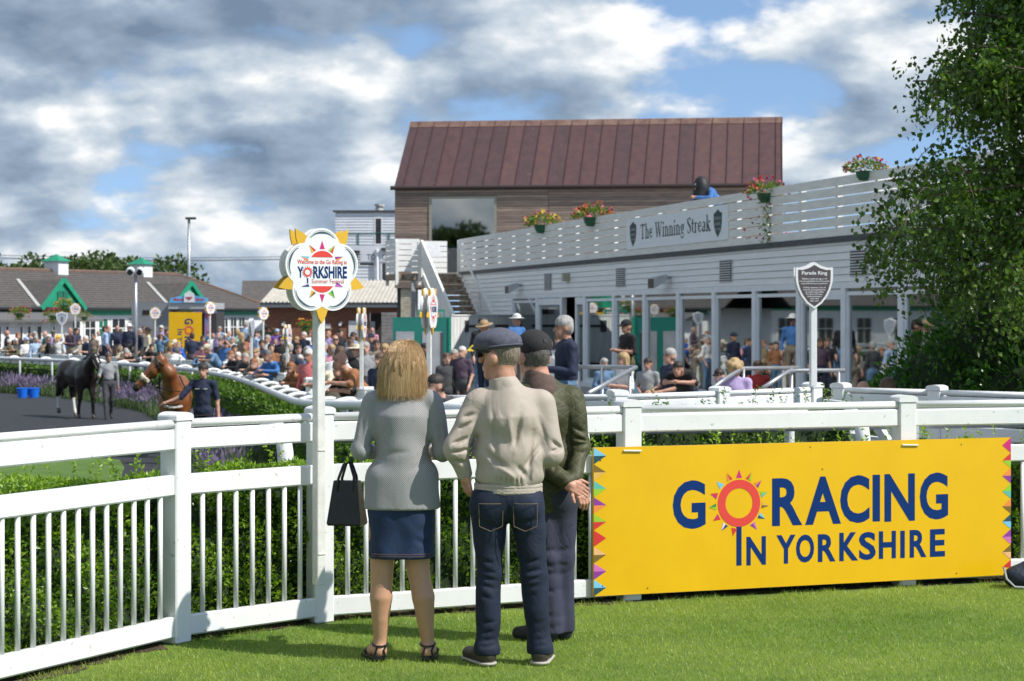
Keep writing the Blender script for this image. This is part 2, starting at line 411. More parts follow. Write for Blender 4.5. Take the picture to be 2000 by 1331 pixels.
def resample(P, step):
    P = [np.array(p, float) for p in P]; out = [P[0]]; carry = 0
    for a, b in zip(P, P[1:]):
        L = np.linalg.norm((b - a)[:2]); t = step - carry
        while t <= L: out.append(a + (b - a) * t / L); t += step
        carry = (carry + L) % step
    return out
def offset(P, d):
    """shift a line sideways (d > 0: to the left of its direction)"""
    out = []
    for i, p in enumerate(P):
        a, b = P[max(i - 1, 0)], P[min(i + 1, len(P) - 1)]; t = np.array(b[:2], float) - np.array(a[:2], float); t /= np.linalg.norm(t)
        q = np.array(p, float).copy(); q[0] += -t[1] * d; q[1] += t[0] * d; out.append(q)
    return out

asphalt = M('asphalt', (.030, .032, .038), .85, .3, 3, .5, 220, col2=(.021, .023, .028))
paving = M('paving', (.30, .285, .265), .85, .25, 2.5, .4, 60)
soil = M('soil', (.085, .055, .035), .95, .5, 25, 1.0, 90)
lawn_m = M('lawn', (.21, .29, .045), .9, .35, 2.2, .8, 260, col2=(.11, .185, .022), detail=8)

GROUND = {}
def terrain():
    xs = np.concatenate([np.arange(-46, -22, 2.), np.arange(-22, 12, .6), np.arange(12, 34, 2.)]); ys = np.concatenate([np.arange(4, 20, .6), np.arange(20, 92, .8), np.arange(92, 150, 4)])
    V = []; ring = []
    for y in ys:
        for x in xs:
            i = in_poly(x, y, RINGP); V.append((x, y, (ring_z(y) if i else gz(x, y)))); ring.append(i)
    nx = len(xs); tr, ap = [], []
    for j in range(len(ys) - 1):
        for i in range(nx - 1):
            q = (j * nx + i, j * nx + i + 1, (j + 1) * nx + i + 1, (j + 1) * nx + i)
            (tr if sum(ring[k] for k in q) >= 2 else ap).append(q)
    ap = [q for q in ap if not (V[q[0]][1] < 15.5)]
    for nm, fs, m in (('parade_track', tr, asphalt), ('paved_apron', ap, paving)):
        me = bpy.data.meshes.new(nm); me.from_pydata(V, [], fs); me.materials.append(m)
        bm_used = sorted({i for f in fs for i in f}); mp = {k: i for i, k in enumerate(bm_used)}
        me.clear_geometry(); me.from_pydata([V[k] for k in bm_used], [], [tuple(mp[i] for i in f) for f in fs]); me.update()
        GROUND[nm] = tag(link(nm, me, None, None, True), kind='structure')
    mb = MB(); mb.quad((-3000, -3000, -1.6), (3000, -3000, -1.6), (3000, 3000, -1.6), (-3000, 3000, -1.6))
    tag(mb.build('ground', M('far_ground', (.10, .13, .05), .95, .3, .02)), kind='structure')
terrain()

# lawn in front of the fence, one sheet that runs under the fence to the hedge
FB = offset([(*p, 0) for p in FENCE], .95)
mb = MB(); P = [(p[0], p[1], 0) for p in FB] + [(40, 15, 0), (40, -60, 0), (-60, -60, 0), (-60, 5.2, 0)]
mb.add(P, [tuple(range(len(P) - 1, -1, -1))]); tag(mb.build('lawn', lawn_m), kind='structure')
# bare soil under the fence, ragged front edge
def soil_strip():
    path = resample(smooth_path([(*p, 0) for p in FENCE], 8), .06); g = np.random.default_rng(3); V = []; F = []
    lo = offset(path, -.16); hi = offset(path, .94)
    j = np.convolve(g.normal(0, 1, len(path) + 8), np.ones(9) / 9, 'valid') * .16 + g.normal(0, .022, len(path))
    for i, (a, b) in enumerate(zip(lo, hi)):
        t = 1 / 1.1; a2 = a + (b - a) * max(0, .07 + j[i]); V += [(a2[0], a2[1], .004), (b[0], b[1], .006)]
        if i: F.append((2 * i - 2, 2 * i, 2 * i + 1, 2 * i - 1))
    me = bpy.data.meshes.new('soil_bed'); me.from_pydata(V, [], F); me.materials.append(soil); tag(link('soil_bed', me), kind='structure')
    # crumbs of earth
    n = 1500; k = g.integers(0, len(path) - 1, n); o = g.uniform(-.10, .45, n); Pn = np.array(offset(path, 0))[k][:, :2]; T = np.array(path)[k + 1][:, :2] - Pn; T /= np.linalg.norm(T, axis=1)[:, None]
    c = Pn + np.stack([-T[:, 1], T[:, 0]], 1) * o[:, None]; s = g.uniform(.004, .014, n)
    base = np.array([(1, 0, 0), (-.5, .87, 0), (-.5, -.87, 0), (0, 0, .9)]); V = (base[None] * s[:, None, None] * g.uniform(.6, 1.3, (n, 4, 1)) + np.concatenate([c, np.full((n, 1), .006)], 1)[:, None]).reshape(-1, 3)
    F = (np.arange(n)[:, None, None] * 4 + np.array([[0, 1, 3], [1, 2, 3], [2, 0, 3]])[None]).reshape(-1, 3)
    tag(link('soil_crumbs', fast_mesh('soil_crumbs', V, F, soil), None), 'crumbs of dry brown earth along the foot of the white fence', 'soil', kind='stuff')
soil_strip()
FPATH = np.array([p[:2] for p in resample(smooth_path([(*p, 0) for p in FENCE], 8), .1)])
def grass():
    g = np.random.default_rng(11); n = 420000
    x = g.uniform(-3.6, 4.6, n); y = g.uniform(8.6, 14.2, n)
    k = (np.abs(x) < y * .262) 
    d = np.array([(np.interp(xx, FPATH[:, 0], FPATH[:, 1])) for xx in x]) - y
    patch = np.exp(-(((x - 1.9) / .5) ** 2 + ((y - 10.3) / .16) ** 2)) + np.exp(-(((x - 2.6) / .3) ** 2 + ((y - 11.4) / .2) ** 2)) + .7 * np.exp(-(((x + .2) / .35) ** 2 + ((y - 10.1) / .1) ** 2)); worn = 2.4 * patch + np.sin(x * 1.7 + .6) * np.sin(y * 2.3) + .5 * np.sin(x * 4.1 + y * 3.3)
    k &= (d > .10 + .07 * np.sin(x * 9) + .05 * np.sin(x * 23 + 1) + g.uniform(0, .12, n)) & (g.uniform(0, 1, n) < .62)
    x, y, d, worn = x[k], y[k], d[k], worn[k]; n = len(x)
    edge = np.clip(1 - (d - .1) / .35, 0, 1)
    h = g.uniform(.010, .024, n) * (1 + .9 * edge * g.uniform(0, 1, n)); a = g.uniform(0, 6.283, n); l = g.normal(0, .6, (n, 2)) * h[:, None]; w = g.uniform(.0012, .0024, n)
    b = np.stack([x, y, np.zeros(n)], 1); s = np.stack([np.cos(a) * w, np.sin(a) * w, np.zeros(n)], 1); t = b + np.concatenate([l, h[:, None]], 1)
    V = np.stack([b - s, b + s, t], 1).reshape(-1, 3)
    big = np.sin(x * .9 + 1.3 * np.sin(y * 1.4)) * np.sin(y * 1.9 + .8 * x); tint = np.clip(.40 + .10 * worn + .20 * big + g.normal(0, .22, n) + .12 * edge, 0, 1)
    me = fast_mesh('grass', V, np.arange(3 * n).reshape(-1, 3), leafmat('grass_blade', (.095, .225, .012), (.46, .55, .105), .5, .42), np.repeat(tint, 3))
    tag(link('grass', me), 'short mown green grass in front of the fence', 'grass', kind='stuff')
grass()
# lawn in the middle of the ring
def ring_lawn():
    ys = np.linspace(16, 38.9, 14); V = []; F = []
    right = lambda y: interp(y, [16, 26, 33, 36.5, 38.2, 38.9], [-3.0, -5.0, -6.5, -7.1, -7.7, -9.2])
    for j, y in enumerate(ys):
        V += [(-44, y, ring_z(y) + .03), (right(y), y, ring_z(y) + .03), (right(y) + .05, y + .02, ring_z(y) - .05)]
        if j: F += [(3 * j - 3, 3 * j - 2, 3 * j + 1, 3 * j), (3 * j - 2, 3 * j - 1, 3 * j + 2, 3 * j + 1)]
    me = bpy.data.meshes.new('ring_lawn'); me.from_pydata(V, [], F); me.materials.append(M('ring_grass', (.10, .19, .025), .9, .3, 2, .8, 60, col2=(.065, .13, .016))); tag(link('ring_lawn', me), kind='structure')
ring_lawn()

# ------------------------------------------------------------------ white rail fences
white = M('white_plastic', (.78, .78, .77), .36, .06, 5, .05, 120, col2=(.72, .725, .72), speck=((.50, .49, .45), 24, .675))
white_old = M('white_weathered', (.72, .72, .69), .5, .2, 14, .1, 60, col2=(.60, .60, .56))
BOARD = [(-.024, -.048), (-.016, -.057), (.016, -.057), (.024, -.048), (.024, .048), (.016, .057), (-.016, .057), (-.024, .048)]
TOPR = [(.030 * math.cos(a * math.pi / 6), .024 * math.sin(a * math.pi / 6)) for a in range(12)]
def post_mesh(w, h, mat):
    mb = MB(); mb.box((0, 0, h / 2 - .03), (w, w, h - .06), bev=.008); return mb.mesh('post', mat)
def cap_mesh(w, h, mat):
    mb = MB(); n = 5; W2 = w + .014
    for i in range(n):                       # barrel-topped cap
        pass
    prof = [(-W2 / 2, 0), (W2 / 2, 0), (W2 / 2, .022)] + [(W2 / 2 * math.cos(R(a)), .022 + .024 * math.sin(R(a))) for a in range(18, 180, 18)] + [(-W2 / 2, .022)]
    vs = [(x, y, h - .062 + z) for y in (-W2 / 2, W2 / 2) for x, z in prof]; k = len(prof)
    mb.add(vs, [tuple(range(k)), tuple(range(2 * k - 1, k - 1, -1))] + [(i, k + i, k + (i + 1) % k, (i + 1) % k) for i in range(k)])
    return mb.mesh('cap', mat)
def rail_fence(name, label, cat, pts, group=None, balusters=True, boards=True, h=1.285, w=.125, spacing=.118, mat=None, mid=True, posts=True):
    """pts: (x,y,ground); one thing: posts with caps, rounded top rail, three boards, round bars"""
    mat = mat or white; c = pts[len(pts) // 2]; t = thing(name, label, cat, (c[0], c[1], c[2]), 0, group); inv = pmat(t).inverted()
    pm, cm = post_mesh(w, h, mat), cap_mesh(w, h, mat)
    bars = MB(); bars.tube([(0, 0, 0), (0, 0, .68)], .0145, 8); bme = bars.mesh('baluster', mat); bme.polygons.foreach_set('use_smooth', [len(p.vertices) == 4 for p in bme.polygons])
    z0, z1, z2, z3 = .093, .868, 1.118, 1.205
    for i, p in enumerate(pts):
        a, b = pts[max(i - 1, 0)], pts[min(i + 1, len(pts) - 1)]; an = math.atan2(b[1] - a[1], b[0] - a[0])
        if posts:
            o = link('post', pm, t); o.matrix_local = inv @ Matrix.Translation((p[0], p[1], p[2])) @ Matrix.Rotation(an, 4, 'Z'); po = o
            q = link('cap', cm, po)
        if i == len(pts) - 1: continue
        q = pts[i + 1]; d = np.array(q) - np.array(p); L = np.linalg.norm(d[:2]); u = d / L; s = np.array(p) + u * (w / 2 - .012); e = np.array(q) - u * (w / 2 - .012); nrm = np.array([u[1], -u[0], 0]) * .018
        up = np.array([0, 0, 1.]); s += nrm; e += nrm
        MB().rbar(s + up * z3, e + up * z3, TOPR).build('top_rail', mat, t, True)
        MB().rbar(s + up * z2, e + up * z2, BOARD).build('board', mat, t)
        if mid: MB().rbar(s + up * z1, e + up * z1, BOARD).build('board', mat, t)
        if boards: MB().rbar(s + up * z0, e + up * z0, BOARD).build('board', mat, t)
        if balusters:
            L2 = np.linalg.norm((e - s)[:2]); n = max(1, round(L2 / spacing))
            for k in range(1, n):
                o = link('baluster', bme, t); pp = s + (e - s) * k / n + up * .13; o.matrix_local = inv @ Matrix.Translation(pp)
    return t
front_fence = rail_fence('white_rail_fence', 'white post and rail fence with round bars the three spectators stand at', 'fence', [(*p, 0) for p in FENCE[1:]])

# outer fence of the ring (posts every 2.4 m), two boards and a rail
OUTS = smooth_path(OUTER[1:], 6)
OP = resample(OUTS, 2.35)[:38]
outer_mat = M('white_ring_fence', (.80, .81, .81), .42, .1, 6, .05, 60)
outer_fence = rail_fence('ring_fence', 'white board fence round the far side of the parade ring with racegoers leaning on it', 'fence', [tuple(p) for p in OP], balusters=False, h=1.28, mat=outer_mat, mid=True)
rail_fence('ring_fence', 'white fence stretch behind the hedge running up to the parade ring sign', 'fence', [OUTER[1], ((OUTER[0][0] + OUTER[1][0]) / 2, (OUTER[0][1] + OUTER[1][1]) / 2 - .1, -.07), OUTER[0]], balusters=False, mat=outer_mat)
g0 = -.06
rail_fence('ring_fence', 'white fence stretch leaving the gate towards the dark bush', 'fence', [(xat(1642, 17.5), 17.5, g0), (xat(1830, 16.9), 16.9, g0), (xat(2040, 16.2), 16.2, g0)], balusters=True, mat=outer_mat)
gt = thing('ring_gate', 'low white gate with slanting brace beside the parade ring sign post', 'gate', (xat(1640, 16.6), 16.6, g0))
ga, gb = (xat(1612, 17.3), 17.3, 0), (xat(1790, 15.3), 15.3, 0)
for zz, hh in ((1.10, .06), (.82, .11), (.35, .11)):
    MB().bar((ga[0], ga[1], g0 + zz), (gb[0], gb[1], g0 + zz), .05, hh).build('rail', outer_mat, gt)
for f in (0.02, .33, .66, .98): MB().box((lerp(ga[0], gb[0], f), lerp(ga[1], gb[1], f), g0 + .58), (.06, .06, 1.1)).build('upright', outer_mat, gt)
MB().bar((ga[0], ga[1] + .04, g0 + 1.0), (gb[0], gb[1] + .04, g0 + .36), .04, .09).build('brace', outer_mat, gt)
MB().bar((lerp(ga[0], gb[0], .5), lerp(ga[1], gb[1], .5) - .05, g0 + 1.05), (lerp(ga[0], gb[0], 1.), gb[1] - .05, g0 + .55), .04, .09).build('brace', outer_mat, gt)

# running rails: a tube on hooped legs
def running_rail(name, label, path, hgt, side, every=2.0, legw=.10, ground=None):
    pl = resample(smooth_path(path, 8), .35); c = pl[len(pl) // 2]; t = thing(name, label, 'rail', (c[0], c[1], c[2] - hgt))
    MB().rbar  # profile is a flattened tube
    mb = MB(); mb.tube([tuple(p) for p in pl], .062, 10); mb.build('rail', outer_mat, t, True)
    lp = resample(smooth_path(path, 8), every); lo = offset(lp, side)
    for p, q in zip(lp, lo):
        d = q - p; foot = ground(q[0], q[1]) if ground else p[2] - hgt; m = MB()
        arc = [p + d * (k / 6) + np.array([0, 0, .07 * math.sin(math.pi * k / 7)]) for k in range(7)]
        arc += [np.array([q[0] + d[0] * .12, q[1] + d[1] * .12, q[2] - .10]), np.array([q[0] + d[0] * .14, q[1] + d[1] * .14, q[2] - .3]), np.array([q[0] + d[0] * .14, q[1] + d[1] * .14, foot - .02])]
        m.tube([tuple(a) for a in arc], legw / 2, 8); m.build('leg', outer_mat, t, True)
    return t
RR = [(-300, 692, 80), (0, 700, 75), (200, 709, 68), (350, 720, 60), (406, 728, 55), (451, 737, 50), (493, 750, 43.5), (519, 761, 40), (560, 778, 34.5), (590, 787, 31.5), (650, 791, 27.5), (720, 793, 24), (850, 799, 18.5), (960, 806, 16.4), (1130, 812, 15.4), (1600, 812, 15.6)]
running_rail('running_rail', 'white tubular running rail on hooped legs along the lavender bed', [at(*p) for p in RR], 1.15, .42, 2.4, .085, lambda x, y: ring_z(y))
NR = offset([(*p, .97) for p in FENCE[1:]], 2.05)
running_rail('running_rail', 'white tubular running rail with curved legs just behind the near hedge', [tuple(p) for p in NR], 1.2, -.35, 2.3, .115, lambda x, y: -.12)

# ------------------------------------------------------------------ hedges and lavender
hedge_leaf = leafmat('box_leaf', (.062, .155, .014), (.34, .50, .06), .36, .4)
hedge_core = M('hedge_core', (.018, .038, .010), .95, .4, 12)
def hedge(name, label, path, w, h, lsize, dens, seed, mat, sprigs=0, lump=.05):
    """clipped hedge along a ground line: dark core, leaves standing off every face"""
    g = np.random.default_rng(seed); pl = np.array(resample(path, .12 if lsize < .04 else .5)); c = pl[len(pl) // 2]
    t = thing(name, label, 'hedge', tuple(c)); nrm = np.array(offset(pl, 1.0))[:, :2] - pl[:, :2]
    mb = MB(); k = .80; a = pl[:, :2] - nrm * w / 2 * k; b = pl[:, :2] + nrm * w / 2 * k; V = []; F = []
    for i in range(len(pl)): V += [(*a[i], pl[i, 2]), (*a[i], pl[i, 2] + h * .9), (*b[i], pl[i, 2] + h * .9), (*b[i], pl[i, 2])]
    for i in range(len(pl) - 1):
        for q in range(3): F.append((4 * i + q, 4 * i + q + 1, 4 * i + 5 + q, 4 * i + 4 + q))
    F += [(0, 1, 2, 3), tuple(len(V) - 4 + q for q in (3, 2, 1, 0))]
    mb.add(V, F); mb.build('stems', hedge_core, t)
    L = np.concatenate([[0], np.cumsum(np.linalg.norm(np.diff(pl[:, :2], axis=0), axis=1))]); per = 2 * h + w; n = int(L[-1] * per * dens)
    s = g.uniform(0, L[-1], n); u = g.uniform(0, per, n)
    cx = np.stack([np.interp(s, L, pl[:, i]) for i in range(3)], 1); nn = np.stack([np.interp(s, L, nrm[:, i]) for i in range(2)], 1)
    off = np.where(u < h, -w / 2, np.where(u < h + w, u - h - w / 2, w / 2)); hh = np.where(u < h, u, np.where(u < h + w, h, per - u))
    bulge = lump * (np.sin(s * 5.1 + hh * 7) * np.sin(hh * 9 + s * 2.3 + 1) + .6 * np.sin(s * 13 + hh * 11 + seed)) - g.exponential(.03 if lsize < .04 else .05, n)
    side = np.where(u < h, -1., np.where(u < h + w, 0., 1.))
    P = cx.copy(); P[:, :2] += nn * (off + side * bulge)[:, None]; P[:, 2] += hh + np.where(side == 0, bulge, 0)
    D = np.zeros((n, 3)); D[:, :2] = nn * side[:, None]; D[:, 2] = np.where(side == 0, 1., .45)
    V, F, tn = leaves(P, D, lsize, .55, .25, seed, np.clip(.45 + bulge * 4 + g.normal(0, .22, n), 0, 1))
    o = link('foliage', fast_mesh('foliage', V - np.array(t.location), F, mat, tn), t); o['kind'] = 'stuff'
    if sprigs:                               # unclipped shoots above the top
        Ps, Ds, ts = [], [], []
        for _ in range(sprigs):
            s0 = g.uniform(0, L[-1]); o0 = g.uniform(-w / 2, w / 2); p0 = np.array([np.interp(s0, L, pl[:, i]) for i in range(3)]); nn0 = np.array([np.interp(s0, L, nrm[:, i]) for i in range(2)])
            p0[:2] += nn0 * o0; p0[2] += h - .03; dr = np.array([g.normal(0, .25), g.normal(0, .25), 1.]); ln = g.uniform(.05, .19) if g.uniform() < .75 else g.uniform(.18, .30)
            for q in np.arange(.01, ln, .011):
                az = g.uniform(0, 6.28); Ps.append(p0 + dr * q); Ds.append([math.cos(az) * 1.3, math.sin(az) * 1.3, .8]); ts.append(min(1, .5 + q * 2.2 + g.normal(0, .1)))
        V, F, tn = leaves(np.array(Ps), np.array(Ds), lsize * .92, .5, .25, seed + 5, np.clip(np.array(ts), 0, 1))
        o = link('shoots', fast_mesh('shoots', V - np.array(t.location), F, mat, tn), t); o['kind'] = 'stuff'
    return t
FS = smooth_path([(*p, 0.0) for p in FENCE[1:]], 8)
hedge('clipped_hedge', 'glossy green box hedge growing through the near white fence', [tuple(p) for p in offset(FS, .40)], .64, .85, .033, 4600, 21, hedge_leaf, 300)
OI = offset(OUTS, .52)
inner = (lambda P, y0, y1: [tuple(p) for p in P if y0 <= p[1] < y1])
rh = offset([np.array(OUTER[1]), (np.array(OUTER[0]) + np.array(OUTER[1])) / 2, np.array(OUTER[0])], -.55)
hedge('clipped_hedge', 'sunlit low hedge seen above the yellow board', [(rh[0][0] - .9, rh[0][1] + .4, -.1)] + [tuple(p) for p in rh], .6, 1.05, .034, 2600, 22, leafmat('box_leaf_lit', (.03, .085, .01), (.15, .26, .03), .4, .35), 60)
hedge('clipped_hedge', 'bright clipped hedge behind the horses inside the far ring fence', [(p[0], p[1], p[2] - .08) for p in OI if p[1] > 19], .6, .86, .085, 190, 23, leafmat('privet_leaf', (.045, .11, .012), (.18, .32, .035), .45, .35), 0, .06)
def lavender():
    g = np.random.default_rng(31); path = np.array(resample(smooth_path([at(*p) for p in RR], 8), .1)); path = path[(path[:, 1] > 21) & (path[:, 0] > -22)]
    n = 26000; k = g.integers(0, len(path) - 1, n); T = path[k + 1][:, :2] - path[k][:, :2]; T /= np.linalg.norm(T, axis=1)[:, None]
    o = g.uniform(.05, 1.5, n); side = np.stack([-T[:, 1], T[:, 0]], 1)
    P = path[k][:, :2] - side * o[:, None] * 1.0; z = np.array([ring_z(y) for y in P[:, 1]])
    P = P + g.normal(0, .05, P.shape); clump = .75 + .3 * np.sin(P[:, 0] * 2.6) * np.sin(P[:, 1] * 1.9 + 1)
    h = (.42 + .25 * g.uniform(0, 1, n)) * clump * np.clip(1.25 - np.abs(o - .75) * .45, .5, 1.2); a = g.uniform(0, 6.283, n); l = g.normal(0, .25, (n, 2)) * h[:, None]
    b = np.concatenate([P, z[:, None]], 1); tip = b + np.concatenate([l, h[:, None]], 1); s = np.stack([np.cos(a), np.sin(a), np.zeros(n)], 1)
    m = b + (tip - b) * .72
    V1 = np.stack([b - s * .022, b + s * .022, m], 1).reshape(-1, 3); V2 = np.stack([m - s * .006, b + (tip - b) * .85 + s * .028, tip, b + (tip - b) * .85 - s * .028], 1).reshape(-1, 3)
    t1 = link('lavender', fast_mesh('lavender', np.concatenate([V1]), np.arange(3 * n).reshape(-1, 3), leafmat('lavender_stem', (.04, .075, .025), (.13, .19, .07), .6, .3), np.repeat(g.uniform(0, 1, n), 3)))
    tag(t1, 'grey green lavender bushes with purple spikes along the track edge', 'lavender', kind='stuff')
    keep = (np.sin(P[:, 0] * 1.1 + 2) + g.normal(0, .5, n)) > .55
    V2 = V2.reshape(-1, 4, 3)[keep].reshape(-1, 3); m2 = keep.sum()
    q = link('flower_spikes', fast_mesh('flower_spikes', V2, np.arange(4 * m2).reshape(-1, 4), leafmat('lavender_spike', (.12, .10, .16), (.26, .21, .31), .7, .3), np.repeat(g.uniform(0, 1, m2), 4)), t1); q['kind'] = 'stuff'
lavender()
# ------------------------------------------------------------------ buildings
def glassmat(name, tint=(.02, .03, .035), rough=.02, alpha=.55):
    if name in MATS: return MATS[name]
    m = bpy.data.materials.new(name); m.use_nodes = True; MATS[name] = m; nt = m.node_tree; L = nt.links
    nt.nodes.remove(nt.nodes['Principled BSDF']); out = nt.nodes['Material Output']
    g = nt.nodes.new('ShaderNodeBsdfGlossy'); g.inputs['Roughness'].default_value = rough; g.inputs[0].default_value = (.9, .95, .95, 1)
    t = nt.nodes.new('ShaderNodeBsdfTransparent'); t.inputs[0].default_value = (alpha, alpha * 1.03, alpha * 1.02, 1)
    f = nt.nodes.new('ShaderNodeFresnel'); f.inputs[0].default_value = 1.5
    a = nt.nodes.new('ShaderNodeMath'); a.operation = 'MULTIPLY_ADD'; a.inputs[1].default_value = 1.3; a.inputs[2].default_value = .27; a.use_clamp = True
    L.new(f.outputs[0], a.inputs[0])
    mx = nt.nodes.new('ShaderNodeMixShader'); L.new(a.outputs[0], mx.inputs[0]); L.new(t.outputs[0], mx.inputs[1]); L.new(g.outputs[0], mx.inputs[2]); L.new(mx.outputs[0], out.inputs[0])
    return m
glass = glassmat('window_glass', alpha=.30); dark_glass = M('dark_pane', (.02, .023, .025), .06, .3, 3, spec=.8)
clap = M('painted_clapboard', (.84, .85, .85), .5, .12, 3, .15, 40, stretch=(.4, .4, 6), col2=(.76, .77, .77))
plank_w = M('painted_plank', (.83, .83, .81), .6, .2, 4, .25, 30, stretch=(.6, .6, 5), col2=(.70, .70, .67), speck=((.30, .27, .22), 9, .72))
frame_w = M('window_frame_paint', (.78, .81, .84), .4, .06, 4)
lead = M('dark_flashing', (.06, .065, .07), .6, .3, 6)
steel = M('grey_steel', (.42, .44, .46), .35, .15, 8, metal=.6)
class Face:
    """a wall plane: u along it, z up, n outwards"""
    def __init__(s, o, d, inward=False):
        s.o = np.array([o[0], o[1], 0.]); d = np.array([d[0], d[1], 0.]); s.u = d / np.linalg.norm(d); s.n = np.array([s.u[1], -s.u[0], 0.])
        s.a = math.atan2(s.u[1], s.u[0])
    def p(s, u, z, n=0): q = s.o + s.u * u + s.n * n; return (q[0], q[1], z)
    def box(s, mb, u0, u1, z0, z1, n0, n1, mi=0):
        c = s.p((u0 + u1) / 2, (z0 + z1) / 2, (n0 + n1) / 2); mb.box(c, (abs(u1 - u0), abs(n1 - n0), abs(z1 - z0)), s.a, mi); return mb
    def upx(s, px):
        """u where the photo column px meets this wall"""
        k = (px - 1000) / FPX; return (k * s.o[1] - s.o[0]) / (s.u[0] - k * s.u[1])
    def fr(s, u, z, n=0): return (s.p(u, z, n), s.u, (0, 0, 1), s.n)
def bx(face, name, m, par, u0, u1, z0, z1, n0, n1): return face.box(MB(), u0, u1, z0, z1, n0, n1).build(name, m, par)
def clapboards(face, par, u0, u1, z0, z1, hh, m, name='clapboard', n=0.0, joints=(), tilt=.018):
    """lapped boards, every board its own mesh"""
    k = 0; z = z0; cuts = [u0] + [j for j in joints if u0 < j < u1] + [u1]
    while z < z1 - .02:
        zt = min(z + hh, z1)
        for a, b in zip(cuts, cuts[1:]):
            mb = MB(); pr = [(n - .02, z), (n + tilt + .006, z + .004), (n + .004, zt - .005), (n - .02, zt - .005)]
            vs = [face.p(u, zz, nn) for u in (a + .003, b - .003) for nn, zz in pr]
            mb.add(vs, [(0, 1, 2, 3), (7, 6, 5, 4), (0, 4, 5, 1), (1, 5, 6, 2), (2, 6, 7, 3), (3, 7, 4, 0)]); mb.build(name, m, par)
        z = zt; k += 1
def window(face, par, u0, u1, z0, z1, n=.0, fw=.07, m=None, pane=None, bars=(), hb=(), depth=.08, name='window'):
    """frame proud of the wall, pane set back, glazing bars"""
    m = m or frame_w; mb = MB()
    face.box(mb, u0, u0 + fw, z0, z1, n - depth, n + .03); face.box(mb, u1 - fw, u1, z0, z1, n - depth, n + .03)
    face.box(mb, u0 + fw, u1 - fw, z1 - fw, z1, n - depth, n + .028); face.box(mb, u0 + fw, u1 - fw, z0, z0 + fw, n - depth, n + .032)
    for b in bars: face.box(mb, b - .02, b + .02, z0 + fw, z1 - fw, n - depth, n + .018)
    for b in hb: face.box(mb, u0 + fw, u1 - fw, b - .02, b + .02, n - depth, n + .014)
    w = mb.build(name, m, par)
    mb = MB(); mb.quad(face.p(u0 + fw, z0 + fw, n + .006), face.p(u1 - fw, z0 + fw, n + .006), face.p(u1 - fw, z1 - fw, n + .006), face.p(u0 + fw, z1 - fw, n + .006))
    mb.build('pane', pane or dark_glass, w); return w

